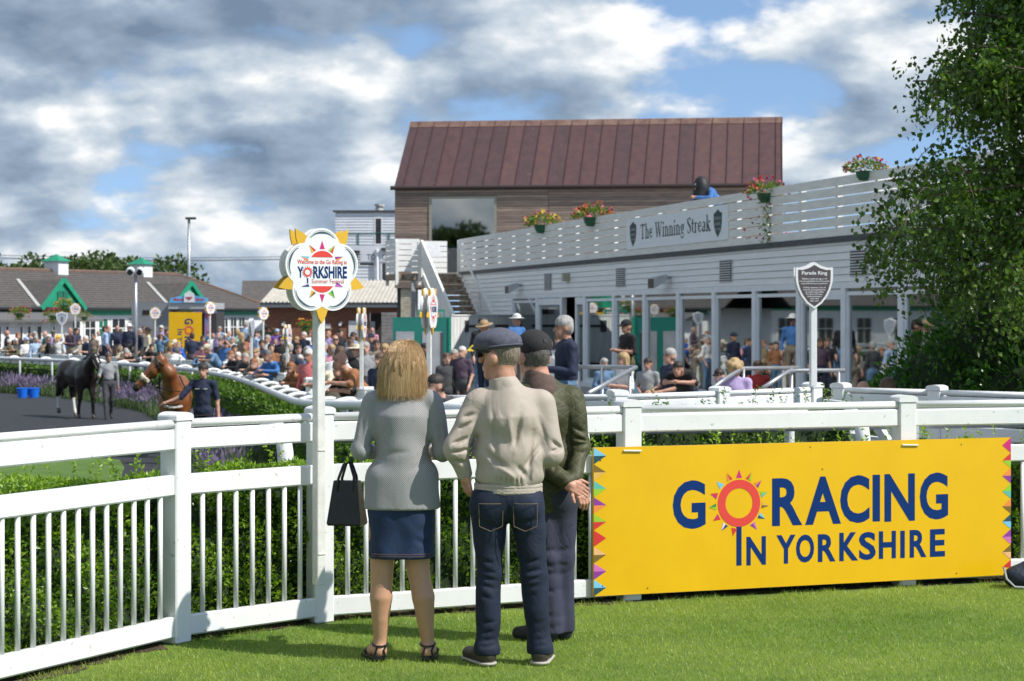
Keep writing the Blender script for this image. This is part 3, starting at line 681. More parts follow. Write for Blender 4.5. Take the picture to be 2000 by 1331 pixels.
# ---- the long white bar building on the right
def bar_building():
    F = Face((-.249 * 8, 60 + .968 * 8), (.249, -.968)); F.n = -F.n if F.n @ np.array([-1, -.2, 0]) < 0 else F.n
    t0 = 8.0                                   # u of the photo's middle column
    U0, U1 = t0 - 7.0, t0 + 35; zf, zg, zd, zt = -.08, 2.38, 3.20, 4.28
    t = thing('bar_building', 'long white clapboard bar with glazed front and slatted roof terrace', 'building', F.p(t0 + 14, zf))
    mull = [F.upx(p) for p in (1002, 1050, 1098, 1143, 1200, 1260, 1326, 1396, 1475, 1562, 1650, 1762)]; mull += [mull[-1] + 2.4 * k for k in (1, 2, 3)]
    jo = [U0 + 5.3, U0 + 11, U0 + 17.2, U0 + 22.6, U0 + 29]
    bx(F, 'wall', M('wall_core', (.5, .5, .5), .8), t, U0, mull[0] - .06, zf, zd - .06, -.3, -.022)
    bx(F, 'wall', MATS['wall_core'], t, mull[0] - .06, U1, zg + .04, zd - .06, -.3, -.022)
    clapboards(F, t, U0, U1, zg + .03, zd - .05, .135, clap, joints=jo)
    clapboards(F, t, U0, mull[0] - .06, zf, zg + .03, .135, clap)
    bx(F, 'flashing', lead, t, U0, U1, zd - .05, zd + .05, -.25, .06)
    bx(F, 'deck', M('terrace_deck', (.30, .29, .27), .8), t, U0, U1, zd - .16, zd - .02, -11, -.31)
    # inside
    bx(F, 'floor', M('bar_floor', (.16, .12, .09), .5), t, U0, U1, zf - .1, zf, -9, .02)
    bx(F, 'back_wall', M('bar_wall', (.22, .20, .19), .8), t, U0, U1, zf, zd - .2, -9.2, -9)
    bx(F, 'end_wall', MATS['bar_wall'], t, U1, U1 + .2, zf, zd - .2, -9.2, -.3)
    bx(F, 'end_wall', MATS['bar_wall'], t, U0, U0 + .2, zf, zd - .2, -9.2, -.31)
    # glazing: head, sill, mullions, panes; one bay with the door leaf
    bx(F, 'glazing_head', frame_w, t, mull[0] - .06, U1, zg - .09, zg + .028, -.09, .035)
    bx(F, 'glazing_sill', frame_w, t, mull[0] - .06, U1, zf, zf + .12, -.09, .05)
    for i, u in enumerate(mull): bx(F, 'mullion', frame_w, t, u - .10, u + .10, zf + .12, zg - .09, -.1, .04)
    for i, (a, b) in enumerate(zip(mull, mull[1:])):
        z1 = zg - .09
        if i == 2:                              # half open
            a = a + 1.25
        mb = MB(); mb.quad(F.p(a + .07, zf + .12, -.03), F.p(b - .07, zf + .12, -.03), F.p(b - .07, z1, -.03), F.p(a + .07, z1, -.03)); mb.build('pane', glass, t)
        if i in (1, 2, 9):
            o = bx(F, 'door_rail', frame_w, t, a + .075, b - .075, z1 - .2, z1 - .02, -.07, .02)
            bx(F, 'door_stile', frame_w, t, a + .075, a + .19, zf + .12, z1 - .2, -.07, .018)
        else:
            bx(F, 'transom', frame_w, t, a + .101, b - .101, z1 - .13, z1 - .06, -.06, .006); bx(F, 'bottom_rail', frame_w, t, a + .101, b - .101, zf + .121, zf + .24, -.06, .006)
            for q in (a + .102, b - .172): bx(F, 'stile', frame_w, t, q, q + .07, zf + .241, z1 - .131, -.06, .003)
    # terrace balustrade: planks with gaps on posts
    hh, gap = .162, .024
    pj = [U0] + jo + [U1]
    for a, b in zip(pj, pj[1:]):
        for k in range(6):
            z = zd + .05 + k * (hh + gap); s = random.uniform(-.004, .004)
            bx(F, 'plank', plank_w, t, a + .006, b - .006, z + s, z + hh + s, .012, .042)
    u = U0 + .1
    while u < U1:
        bx(F, 'post', plank_w, t, u - .05, u + .05, zd - .02, zt - .06, -.09, .010); u += 1.72
    # vents in the wall
    slat = M('vent_grey', (.55, .56, .57), .5, .1, 5)
    for px in (1072, 1214, 1420, 1680):
        u = F.upx(px); v = F.box(MB(), u - .38, u + .38, zg + .12, zg + .60, -.01, .034).build('vent', slat, t)
        for k in range(8): bx(F, 'slat', slat, v, u - .33, u + .33, zg + .165 + k * .051, zg + .19 + k * .051, .034, .056)
        bx(F, 'vent_shade', M('vent_shadow', (.06, .06, .065), .8), v, u - .35, u + .35, zg + .145, zg + .575, .0345, .037)  # dark sheet between the slats, its colour stands in for their shade
    # stairs to the terrace
    st = thing('terrace_stairs', 'white outside staircase with rusty treads up to the roof terrace', 'stairs', F.p(U0 + 3, zf, .6))
    n = 18; run = 6.0 / n; rise = (zd - zf) / n; old = M('rusty_tread', (.34, .31, .26), .8, .4, 7, .2, 30, col2=(.16, .09, .045)); dk = M('tread_shadow', (.05, .045, .04), .9)
    for k in range(n):
        z = zd - rise * (k + 1); u = U0 + .2 + run * k
        bx(F, 'tread', old, st, u, u + run + .05, z, z + .05, .08, 1.27)
        if k < n - 1: bx(F, 'riser', old, st, u + run + .01, u + run + .03, z - rise + .05, z - .035, .09, 1.26)
    for nn in (.05, 1.30):
        MB().bar(F.p(U0 + .2, zd - .12, nn), F.p(U0 + 6.2, zf + .06, nn), .05, .26).build('stringer', plank_w, st)
        MB().bar(F.p(U0 - .05, zt - .02, nn), F.p(U0 + 6.2, zf + 1.12, nn), .075, .12).build('handrail', plank_w, st)
        for k in (.06, 3.0, 6.1): bx(F, 'newel', plank_w, st, U0 + k - .05, U0 + k + .05, zd - k * .55 - .1, zd - k * .55 + 1.0, nn - .05, nn + .05)
    for q in range(4):                          # boarded outer side
        MB().bar(F.p(U0 + .1, zt - .22 - q * .18, 1.325), F.p(U0 + 6.15, zf + .92 - q * .18, 1.325), .022, .155).build('side_board', plank_w, st)
    # landing with slatted screens
    la, lb = U0 - 1.75, U0 - .02
    bx(F, 'landing', old, st, la, lb, zd - .22, zd - .02, 0.02, 2.2)
    for k in range(6):
        z = zd + .05 + k * (hh + gap)
        bx(F, 'plank', plank_w, st, la, la + .03, z, z + hh, .06, 1.3); bx(F, 'plank', plank_w, st, lb - .03, lb, z, z + hh, 1.38, 2.18)
        bx(F, 'plank', plank_w, st, la, lb, z, z + hh, 2.18, 2.21)
    for uu, nn in ((lb - .02, 2.15), (lb - .02, 1.38), (la + .05, 2.15)): bx(F, 'post', plank_w, st, uu - .05, uu + .05, zd - .4, zt - .02, nn - .05, nn + .05)
    bx(F, 'support_post', M('grey_post', (.35, .37, .38), .6), st, lb - .2, lb - .06, zf, zd - .22, 1.5, 1.64)
    mb = MB(); fr = F.fr(la + .9, zd + .62, 0); bx(F, 'notice', M('paper', (.75, .75, .78), .7), st, la + .032, la + .034, zd + .60, zd + .98, .3, .98)
    # sign board on the balustrade
    ua, ub = F.upx(1229), F.upx(1427)
    s = thing('sign_board', 'white painted name board with two green shields on the terrace balustrade', 'sign', F.p((ua + ub) / 2, zd + .15, .05))
    bx(F, 'board', M('sign_white', (.80, .83, .87), .5, .05), s, ua, ub, zd + .2, zd + .93, .045, .065)
    gr = M('sign_green', (.025, .06, .055), .6); L = ub - ua
    sh = [(-.5, .36), (-.28, .40), (0, .5), (.28, .40), (.5, .36), (.48, .0), (.36, -.25), (0, -.5), (-.36, -.25), (-.48, .0)]
    pale = M('sign_pale', (.55, .6, .6), .6)
    for cx in (.073, .915):
        mb = MB(); fr = F.fr(ua + L * cx, zd + .565, .065); mb.prism([(x * .50, y * .60) for x, y in sh][::-1], fr, 0, .006); e = mb.build('shield', gr, s)
        for k, w in enumerate(('CATTERICK', 'RACES', 'EST 1783')):
            m2 = MB(); put_text(m2, w, fr, -.2 + .02 * k, .2 - .02 * k, .08 - k * .12, .055, .009); m2.build('lettering', pale, e)
    serif_text('The Winning Streak', F.fr(ua + L * .155, zd + .43, .067), L * .70, .34, gr, s)
    return F, t
# a small serif face drawn with thick stems and thin joins: strokes in a 0..1 x-height grid
SER = {'T': (.74, ['.37,0 .37,1 W', '.02,.96 .72,.96 t', '.03,.96 .03,.80 t', '.71,.96 .71,.80 t', '.22,.02 .52,.02 t']),
 'h': (.62, ['.14,0 .14,1 W', '.14,.48 .24,.60 .36,.62 .44,.52 t', '.46,.5 .46,0 W', '.02,.02 .26,.02 t', '.34,.02 .60,.02 t', '.03,.98 .14,.98 t']),
 'e': (.52, ['.08,.36 .46,.36 t', '.46,.36 .42,.56 .28,.63 .16,.56 t', '.12,.54 .09,.34 .12,.14 W', '.12,.12 .26,.01 .40,.05 .47,.16 t']),
 'W': (1.08, ['.10,.98 .32,.02 W', '.32,.02 .54,.88 t', '.50,.98 .74,.02 W', '.74,.02 .98,.98 t', '.0,.98 .24,.98 t', '.42,.98 .64,.98 t', '.86,.98 1.08,.98 t']),
 'i': (.32, ['.15,0 .15,.62 W', '.15,.86 .15,.96 W', '.03,.02 .28,.02 t', '.03,.60 .15,.60 t']),
 'n': (.62, ['.14,0 .14,.62 W', '.14,.48 .24,.60 .36,.62 .44,.52 t', '.46,.5 .46,0 W', '.02,.02 .26,.02 t', '.34,.02 .60,.02 t', '.03,.60 .14,.60 t']),
 'g': (.54, ['.12,.52 .12,.32 W', '.12,.54 .26,.63 .38,.52 t', '.40,.54 .40,.32 W', '.12,.30 .26,.22 .40,.32 t', '.16,.22 .12,.12 .38,.06 .46,-.06 t', '.46,-.06 .40,-.22 .2,-.26 .06,-.18 t', '.06,-.18 .08,-.04 .16,.08 t', '.38,.58 .52,.62 t']),
 'S': (.58, ['.50,.78 .48,.94 .32,.99 .14,.92 t', '.11,.90 .09,.72 .28,.54 .48,.36 .48,.16 W', '.46,.12 .30,.0 .12,.05 .07,.24 t']),
 't': (.36, ['.15,.84 .15,.12 W', '.15,.10 .22,.01 .32,.05 t', '.02,.61 .32,.61 t']),
 'r': (.44, ['.14,0 .14,.62 W', '.14,.46 .26,.62 .38,.58 t', '.02,.02 .28,.02 t', '.03,.60 .14,.60 t']),
 'a': (.52, ['.10,.52 .24,.63 .36,.56 t', '.38,.54 .38,.05 W', '.38,.38 .20,.32 .10,.20 t', '.10,.22 .12,.06 W', '.12,.04 .24,.0 .38,.14 t', '.38,.05 .50,.04 t']),
 'k': (.62, ['.14,0 .14,1 W', '.14,.26 .42,.60 t', '.24,.36 .48,.02 W', '.02,.02 .26,.02 t', '.36,.02 .62,.02 t', '.32,.61 .56,.61 t', '.03,.98 .14,.98 t']), ' ': (.32, [])}
def serif_text(txt, fr, width, h, m, par):
    tot = sum(SER[c][0] + .05 for c in txt); sx = width / tot; u = 0; o, U, V, Nn = (Vector(k) for k in fr)
    for c in txt:
        w, st = SER[c]
        if st:
            mb = MB()
            for q in st:
                q = q.split(); thick = (.115 if q[-1] == 'W' else .045); pts = [tuple(map(float, p.split(','))) for p in q[:-1]]
                for j, ((x0, y0), (x1, y1)) in enumerate(zip(pts, pts[1:])):
                    a = np.array([(u + x0) * sx, y0 * h]); b = np.array([(u + x1) * sx, y1 * h]); d = b - a; d /= np.linalg.norm(d) + 1e-9; e = np.array([-d[1], d[0]]) * thick * .30; d = d * thick * .12
                    vs = [o + U * p[0] + V * p[1] + Nn * (.001 + .0004 * j) for p in (a - d - e, b + d - e, b + d + e, a - d + e)]
                    mb.add(vs, [(0, 1, 2, 3)])
            mb.build('letter', m, par)
        u += w + .05
BARF, bar = bar_building()

# ---- the timber clad house with the copper roof
def timber_house():
    o = (xat(771, 72), 72.0); F = Face(o, (.991, -.131)); Lw = 13.9; ze, zr, zb = 6.43, 9.06, 2.78; zf = -.1
    t = thing('timber_house', 'timber clad upper storey under a steep brown copper roof', 'building', F.p(7, zf))
    core = M('timber_core', (.12, .09, .07), .9)
    w0, w1, wz0, wz1 = F.upx(838), F.upx(970), 3.25, zat(383, 71.5)
    back = 6.2
    for a, b, z0, z1 in ((0, w0, zb, ze), (w1, Lw, zb, ze), (w0, w1, wz1, ze), (w0, w1, zb, wz0)): bx(F, 'wall', core, t, a, b, z0, z1, -.25, -.022)
    bx(F, 'side_wall', core, t, -.0, .2, zb, ze, -back, -.25); bx(F, 'side_wall', core, t, Lw - .2, Lw, zb, ze, -back, -.25); bx(F, 'back_wall', core, t, 0, Lw, zb, ze, -back - .2, -back); bx(F, 'floor', core, t, 0, Lw, zb, zb + .2, -back, -.25)
    woods = [M('cedar%d' % i, c, .75, .3, 6, .2, 30, stretch=(.3, .3, 5)) for i, c in enumerate(((.34, .245, .19), (.28, .205, .165), (.38, .285, .225), (.24, .185, .152)))]
    joints = [F.upx(1071), F.upx(1385)]; z = zb; k = 0
    while z < ze - .02:
        zt = min(z + .098, ze)
        inw = z < wz1 and zt > wz0
        segs = [(0, w0), (w1, joints[0]), (joints[0], joints[1]), (joints[1], Lw)] if inw else [(0, joints[0]), (joints[0], joints[1]), (joints[1], Lw)]
        for a, b in segs: bx(F, 'cladding_board', random.choice(woods), t, a + .01, b - .01, z + .006, zt - .006, -.02, random.uniform(.0, .008))
        z = zt; k += 1
    fr = M('bronze_frame', (.33, .31, .24), .5)
    window(F, t, w0, w1, wz0, wz1, .0, .09, fr, glassmat('house_glass', alpha=.35), depth=.15)
    # copper roof with standing seams, each pan its own sheet
    cop = [M('copper%d' % i, c, .5, .22, 1.6, .1, 20, metal=.25, stretch=(2.2, 2.2, .35), col2=d, speck=((.30, .27, .26), 9, .725)) for i, (c, d) in enumerate((((.125, .062, .058), (.085, .047, .048)), ((.105, .056, .056), (.075, .045, .047)), ((.14, .070, .062), (.098, .054, .053))))]
    seam = M('copper_seam', (.10, .045, .042), .5, .2, 3, metal=.2); run = 3.17; ov = .06
    rf = bx(F, 'roof', M('roof_deck', (.06, .04, .04), .9), t, 0, Lw, ze - .05, ze, -back, 0.0)
    npan = 24; seams = [0] + [Lw * (k + .62) / npan for k in range(npan)] + [Lw]
    n = np.array(F.n); sl = np.array([0, 0, zr - ze]) - n * run
    for a, b in zip(seams, seams[1:]):
        for sgn in (1, -1):
            mb = MB(); e0, e1 = (.10, -run) if sgn == 1 else (-2 * run - .1, -run); q = [F.p(a, ze, e0), F.p(b, ze, e0), F.p(b, zr, e1), F.p(a, zr, e1)]
            q2 = [(x, y, zz - .03) for x, y, zz in q]; mb.add(q + q2, [(0, 1, 2, 3), (7, 6, 5, 4), (0, 4, 5, 1), (2, 6, 7, 3), (1, 5, 6, 2), (0, 3, 7, 4)])
            mb.build('roof_panel', random.choice(cop), rf)
            if sgn == 1: MB().bar(F.p(b - .012, ze + .028, .10), F.p(b - .012, zr + .02, -run), .022, .05, up=tuple(n + np.array([0, 0, 1.]))).build('seam', seam, rf)
    mb = MB(); q = [F.p(-.01, zr - .2, -run + .27), F.p(Lw + .01, zr - .2, -run + .27), F.p(Lw + .01, zr + .045, -run), F.p(-.01, zr + .045, -run), F.p(-.01, zr - .2, -run - .27), F.p(Lw + .01, zr - .2, -run - .27)]
    mb.add(q, [(0, 1, 2, 3), (3, 2, 5, 4), (0, 3, 4), (1, 5, 2)]); mb.build('ridge_cap', M('ridge_copper', (.20, .125, .09), .6, .4, 2.5, .1, 20, col2=(.12, .06, .05)), rf)
    for u in (0, Lw): 
        mb = MB(); mb.add([F.p(u, ze, 0), F.p(u, ze, -2 * run), F.p(u, zr - .03, -run)], [(0, 1, 2)]); mb.build('gable', core, t)
    MB().tube([F.p(-.13, ze - .04, .13), F.p(Lw + .05, ze - .04, .13)], .075, 8).build('gutter', M('gutter_brown', (.045, .028, .026), .5), t)
    # brick pier under the corner
    pier = thing('brick_pier', 'cream brick pier carrying the timber corner', 'pier', F.p(.35, zf, -.2))
    pu0, pu1 = F.upx(779) + .05, F.upx(805) + .1
    bx(F, 'mortar', M('mortar', (.40, .38, .33), .9), pier, pu0, pu1, zf, zb, -.65, -.105); brick = [M('cream_brick%d' % i, c, .8, .15, 9, .2, 60) for i, c in enumerate(((.56, .51, .38), (.50, .45, .33), (.60, .56, .44)))]
    z = zf + .01; row = 0
    while z < zb - .08:
        u = pu0 + .005 - (0 if row % 2 == 0 else .115)
        while u < pu1 - .02:
            a, b = max(u, pu0 + .004), min(u + .218, pu1 - .004)
            if b - a > .03: bx(F, 'brick', random.choice(brick), pier, a, b, z, z + .068, -.2, -.09)
            u += .23
        z += .08; row += 1
    bx(F, 'side_post', lead, pier, pu0 - .16, pu0 - .04, zf, zb, -.4, -.25)
    return F
TH = timber_house()

# ---- white stand far behind with big lettering
def white_stand():
    Y = 95.; F = Face((xat(655, Y), Y), (1, -.03)); zf = -.3; k = Y / FPX
    Z = lambda py: zat(py, Y); U = lambda px: F.upx(px)
    t = thing('white_stand', 'tall white clapboard stand with green balcony rail and large wall lettering', 'building', F.p(4, zf))
    sid = M('white_siding', (.64, .67, .72), .6, .06, 2); W1 = U(815)
    bx(F, 'wall', sid, t, 0, W1, zf, Z(414), -6, -.03)
    joint = M('siding_groove', (.36, .38, .42), .7)
    clapboards(F, t, 0, U(731), Z(478), Z(416), .135, sid); clapboards(F, t, U(747), W1, Z(478), Z(416), .135, sid); clapboards(F, t, U(731), U(747), Z(426), Z(416), .135, sid)
    bx(F, 'roof_edge', lead, t, -.12, W1, Z(414), Z(411.3), -6.1, .12)
    window(F, t, U(731), U(747), Z(479), Z(425), 0, .06, M('white_frame', (.75, .76, .77), .5)); bx(F, 'balcony', sid, t, 0, W1, Z(497), Z(480), -.03, .062)
    gm = M('green_rail', (.03, .16, .11), .5)
    bx(F, 'balcony_rail', gm, t, 0, W1, Z(456), Z(455), .02, .058)
    for px in (657, 700, 760, 800): bx(F, 'rail_post', gm, t, U(px) - .03, U(px) + .03, Z(480), Z(456), .02, .058)
    bx(F, 'sign_band', sid, t, 0, W1, Z(511.5), Z(497), -.03, .06)
    dk = M('letter_dark', (.06, .07, .085), .6); g = {'OME': (679, 705), 'TO': (716, 733), 'CAT': (746, 771)}
    def word(w, a, b):
        n = len(w); st = (b - a) / n
        for i, c in enumerate(w):
            mb = MB(); put_glyph(mb, c, F.fr(0, 0, .062), (U(a + st * i + st * .07), U(a + st * (i + 1) - st * .07), Z(508.5), Z(497.2)), .002, .008); mb.build('letter', dk, t)
    word('WELC', 645, 679); word('OME', 679, 705.5); word('TO', 716, 733.5); word('CATTERICK', 746, 824)
    for a, b in ((660, 698), (701, 732)): window(F, t, U(a), U(b), Z(520.5), Z(512), .0, .05, sid)
    window(F, t, U(743.5), U(765), Z(556), Z(512), .0, .07, sid); window(F, t, U(767), U(790), Z(556), Z(512), .0, .07, sid)
    clapboards(F, t, 0, U(732), Z(581), Z(525), .16, sid, 'siding_board'); clapboards(F, t, U(742), W1, Z(581), Z(557), .16, sid, 'siding_board')
    MB().tube([F.p(U(737), zf, .12), F.p(U(737), Z(488), .12)], .085, 8).build('downpipe', M('white_frame', (.75, .76, .77), .5), t)
    MB().tube([F.p(U(737), Z(410), -1), F.p(U(737), Z(402), -1), F.p(U(737.5), Z(401), -1), F.p(U(737.5), Z(397), -1)], [.2, .17, .24, .24], 8).build('flue', M('flue_grey', (.45, .44, .42), .6), t)
    fl = M('flood_black', (.04, .04, .045), .5)
    for px, py in ((697, 493), (752, 488)): bx(F, 'floodlight', fl, t, U(px) - .16, U(px) + .16, Z(py + 2), Z(py - 3), .07, .3)
white_stand()

# ---- low brick block with corrugated roof
def brick_block():
    Y = 82.; F = Face((xat(510, Y), Y), (1, -.02)); zf = -.36; Z = lambda py: zat(py, Y); U = lambda px: F.upx(px); W1 = U(777)
    t = thing('brick_block', 'low red brick block with pale corrugated roof and dark fascia', 'building', F.p(3, zf))
    bk = bpy.data.materials.new('red_brick'); bk.use_nodes = True; nt = bk.node_tree; br = nt.nodes.new('ShaderNodeTexBrick'); tc = nt.nodes.new('ShaderNodeTexCoord'); mp = nt.nodes.new('ShaderNodeMapping'); mp.inputs['Rotation'].default_value = (R(90), 0, 0)
    for i, c in enumerate(((.26, .105, .06, 1), (.20, .075, .045, 1), (.24, .16, .12, 1))): br.inputs[1 + i].default_value = c
    br.inputs['Scale'].default_value = 2.2; br.inputs['Mortar Size'].default_value = .012; br.inputs['Row Height'].default_value = .17
    nt.links.new(tc.outputs['Object'], mp.inputs[0]); nt.links.new(mp.outputs[0], br.inputs[0]); nt.links.new(br.outputs[0], nt.nodes['Principled BSDF'].inputs['Base Color']); nt.nodes['Principled BSDF'].inputs['Roughness'].default_value = .85
    bx(F, 'wall', bk, t, .15, U(721), zf, Z(601), -.3, 0); bx(F, 'wall', bk, t, U(746), W1, zf, Z(601), -.3, 0); bx(F, 'wall', bk, t, U(721), U(746), Z(612), Z(601), -.3, -.005)
    bx(F, 'side_wall', bk, t, .15, .45, zf, Z(601), -6, -.31); bx(F, 'inner_wall', M('dim_wall', (.05, .045, .045), .9), t, U(715), W1, zf, Z(601), -2.2, -2)
    fa = bx(F, 'fascia', M('fascia_grey', (.14, .16, .18), .5), t, 0, W1 + .1, Z(601), Z(591), -.1, .32)
    cm = M('corrugated_sheet', (.50, .47, .41), .7, .15, 2); n = 34; wd = (W1 + .2) / n
    for i in range(n):                          # ribbed roof sheets
        a = i * wd; mb = MB(); rib = [(0, 0), (.3, 0), (.4, .05), (.62, .05), (.72, 0), (1, 0)]; vs = []
        for nn, zz in ((.36, Z(591.5)), (-5.5, Z(591.5) + 1.0)):
            for x, h in rib: vs.append(F.p(a + x * wd, zz + h, nn))
        mb.add(vs, [(k, k + 1, k + 7, k + 6) for k in range(5)]); mb.build('roof_sheet', cm, fa)
    pb = M('notice_white', (.70, .71, .73), .6)
    bx(F, 'notice', pb, t, U(681), U(699), Z(658), Z(627), .0, .04); bx(F, 'notice', pb, t, U(635), U(646), Z(642), Z(633), .0, .03); bx(F, 'door_leaf', M('door_grey', (.35, .36, .38), .6), t, U(722), U(732), zf, Z(628), -.1, -.04)
    lm = M('lamp_black', (.03, .03, .03), .5)
    for px in (553, 664.5):
        u, z = U(px), Z(633); mb = MB(); mb.tube([F.p(u, z, 0), F.p(u, z, .1), F.p(u, z, .14)], [.12, .12, .07], 10); l = mb.build('bulkhead_lamp', lm, t)
        mb = MB(); mb.tube([F.p(u, z - .03, .12), F.p(u, z - .03, .16)], [.075, .05], 8); mb.build('lamp_glass', pb, l)
    # grey slatted screen at the right
    Y2 = 62; S = Face((xat(745, Y2), Y2), (1, 0)); sc = thing('slat_screen', 'grey slatted timber screen beside the teal display', 'screen', S.p(.2, -.2))
    for k in range(20): bx(S, 'slat', M('grey_slat', (.22, .22, .22), .8, .25, 6), sc, 0, S.upx(774), -.2 + k * .105, -.11 + k * .105, 0, .03)
brick_block()

# ---- stable row with slate roof and green gables
def stable_row():
    a, b = (xat(-70, 83), 83.), (xat(520, 103), 103.); F = Face(a, (b[0] - a[0], b[1] - a[1])); L = math.dist(a, b); zf = -.45; ze, zr, run = 2.12, 3.86, 3.2
    U = F.upx
    t = thing('stable_row', 'long low white building with slate roof and green painted gables', 'building', F.p(L / 2, zf))
    wm = M('white_render', (.72, .73, .73), .8, .08, 3); bx(F, 'wall', wm, t, 0, L, zf, ze, -2 * run, 0)
    slate = M('slate', (.115, .10, .092), .8, .45, 4, .5, 9, stretch=(1, 1, 2.5), col2=(.068, .062, .060), detail=8); ridge = M('ridge_tile', (.20, .11, .07), .8, .5, 3, col2=(.10, .08, .07))
    rf = MB(); hipu = L - 3.2
    rf.add([F.p(-1, ze, .35), F.p(L + .3, ze, .35), F.p(hipu, zr, -run), F.p(-1, zr, -run), F.p(-1, ze, -2 * run - .3), F.p(L + .3, ze, -2 * run - .3)], [(0, 1, 2, 3), (3, 2, 5, 4), (1, 5, 2), (0, 4, 5, 1)]); rf = rf.build('roof', slate, t)
    MB().tube([F.p(-1, zr + .02, -run), F.p(hipu, zr + .02, -run)], .09, 6).build('ridge', ridge, rf); MB().tube([F.p(hipu, zr + .02, -run), F.p(L + .3, ze + .03, .35)], .07, 6).build('hip', ridge, rf)
    # courses of slates
    for k in range(1, 17):
        f = k / 17; n_, z_ = lerp(.35, -run, f), lerp(ze, zr, f)
        MB().bar(F.p(-1, z_ + .012, n_), F.p(lerp(L + .3, hipu, f), z_ + .012, n_), .03, .022).build('slate_course', slate, rf)
    gm = M('green_paint', (.012, .26, .14), .5, .15, 4); gd = M('green_dark', (.01, .13, .075), .6); ft = M('fascia_dark', (.02, .022, .022), .6)
    MB().tube([F.p(-1, ze - .03, .42), F.p(L + .3, ze - .03, .42)], .07, 6).build('gutter', ft, t); bx(F, 'fascia', gm, t, 0, L, ze - .32, ze - .1, .0, .08)
    flash = M('lead_pale', (.42, .42, .41), .7)
    for px, w in ((125, 1.5), (374, 1.5), (640, 1.5)):
        u = Face(F.p(0, 0, .45)[:2], F.u[:2]).upx(px); hz = 1.24; d = thing('gable_dormer', '', '') if False else None; m = MB()
        ap = F.p(u, ze + hz, .45); bk = F.p(u, ze + hz, -run * (hz / (zr - ze)) + .1)
        for s in (-1, 1):
            lo = F.p(u + s * w, ze - .05, .45); lb = F.p(u + s * w, ze + .02, .30)
            q = MB(); q.add([ap, lo, lb, bk], [(0, 1, 2, 3)] if s < 0 else [(3, 2, 1, 0)]); q.build('dormer_roof', slate, t)
            MB().bar((ap[0], ap[1], ap[2] + .02), lo, .10, .20).build('barge_board', gm, t)
            if s < 0: MB().bar((lb[0], lb[1], lb[2] + .05), (bk[0], bk[1], bk[2] + .05), .16, .05).build('flashing', flash, t)
        q = MB(); q.add([F.p(u, ze + hz - .12, .36), F.p(u - w + .15, ze - .05, .36), F.p(u + w - .15, ze - .05, .36)], [(0, 1, 2)]); q.build('gable', gm, t)
        bx(F, 'shutter', gd, t, u - .35, u - .03, ze + .12, ze + .75, .37, .40); bx(F, 'shutter', gd, t, u + .03, u + .35, ze + .12, ze + .75, .37, .40)
    for px in (110, 276):
        u = Face(F.p(0, 0, -run)[:2], F.u[:2]).upx(px); cz = zr; c = bx(F, 'cupola', wm, t, u - .36, u + .36, cz - .25, cz + .46, -run - .42, -run + .42)
        mb = MB(); q = [F.p(u - .46, cz + .46, -run - .54), F.p(u + .46, cz + .46, -run - .54), F.p(u + .46, cz + .46, -run + .54), F.p(u - .46, cz + .46, -run + .54), F.p(u, cz + .80, -run)]
        mb.add(q, [(0, 1, 4), (1, 2, 4), (2, 3, 4), (3, 0, 4), (3, 2, 1, 0)]); mb.build('cupola_roof', gm, c)
    # windows and doors along the front
    for a, b, dr in ((8, 20, 0), (22, 30, 0), (36, 45, 0), (51, 58, 0), (69, 82, 0), (84, 92, 0), (108, 113, 0), (138, 158, 1), (163, 188, 0), (190, 212, 2), (216, 246, 0), (249, 257, 0), (410, 428, 1), (432, 446, 0), (449, 462, 0), (465, 478, 0)):
        ua, ub = U(a), U(b); z0 = zf if dr else .55
        window(F, t, ua, ub, z0, 1.72, .0, .1 if ub - ua > .6 else .05, wm, gd if dr == 2 else dark_glass, bars=[(ua + ub) / 2], hb=[1.2], depth=.05, name='door' if dr else 'window')
    # lean-to in front at the left
    lo, hi = U(-60), U(150); bx(F, 'leanto_wall', wm, t, lo, hi - 1.5, zf, 1.55, .9, 1.0)
    mb = MB(); mb.add([F.p(lo, 1.62, 1.5), F.p(hi, 1.62, 1.5), F.p(hi, 2.02, .02), F.p(lo, 2.02, .02), F.p(lo, 1.52, 1.5), F.p(hi, 1.52, 1.5)], [(0, 1, 2, 3), (4, 5, 1, 0)]); mb.build('leanto_roof', M('grey_felt', (.13, .13, .135), .8), t)
    F2 = Face(F.p(0, 0, 1.0)[:2], F.u[:2])
    for a, b in ((-6, 3), (8, 18), (36, 45), (51, 61), (69, 82), (100, 108)): ua, ub = F2.upx(a), F2.upx(b); window(F2, t, ua, ub, .35, 1.40, .01, .08, wm, bars=(), depth=.02)
    return F
SR = stable_row()
# a further slate roof to the right
f = Face((xat(470, 118), 118), (1, .1)); t = thing('slate_roof_shed', 'further dark slate roof between the stable row and the brick block', 'building', f.p(2, -.4))
mb = MB(); mb.add([f.p(0, 2.2, 0), f.p(8, 2.2, 0), f.p(8, 3.9, -3), f.p(0, 3.9, -3)], [(0, 1, 2, 3)]); mb.build('roof', MATS['slate'], t); bx(f, 'wall', M('white_render', (.7, .7, .7)), t, 0, 8, -.4, 2.2, -3, -.05)

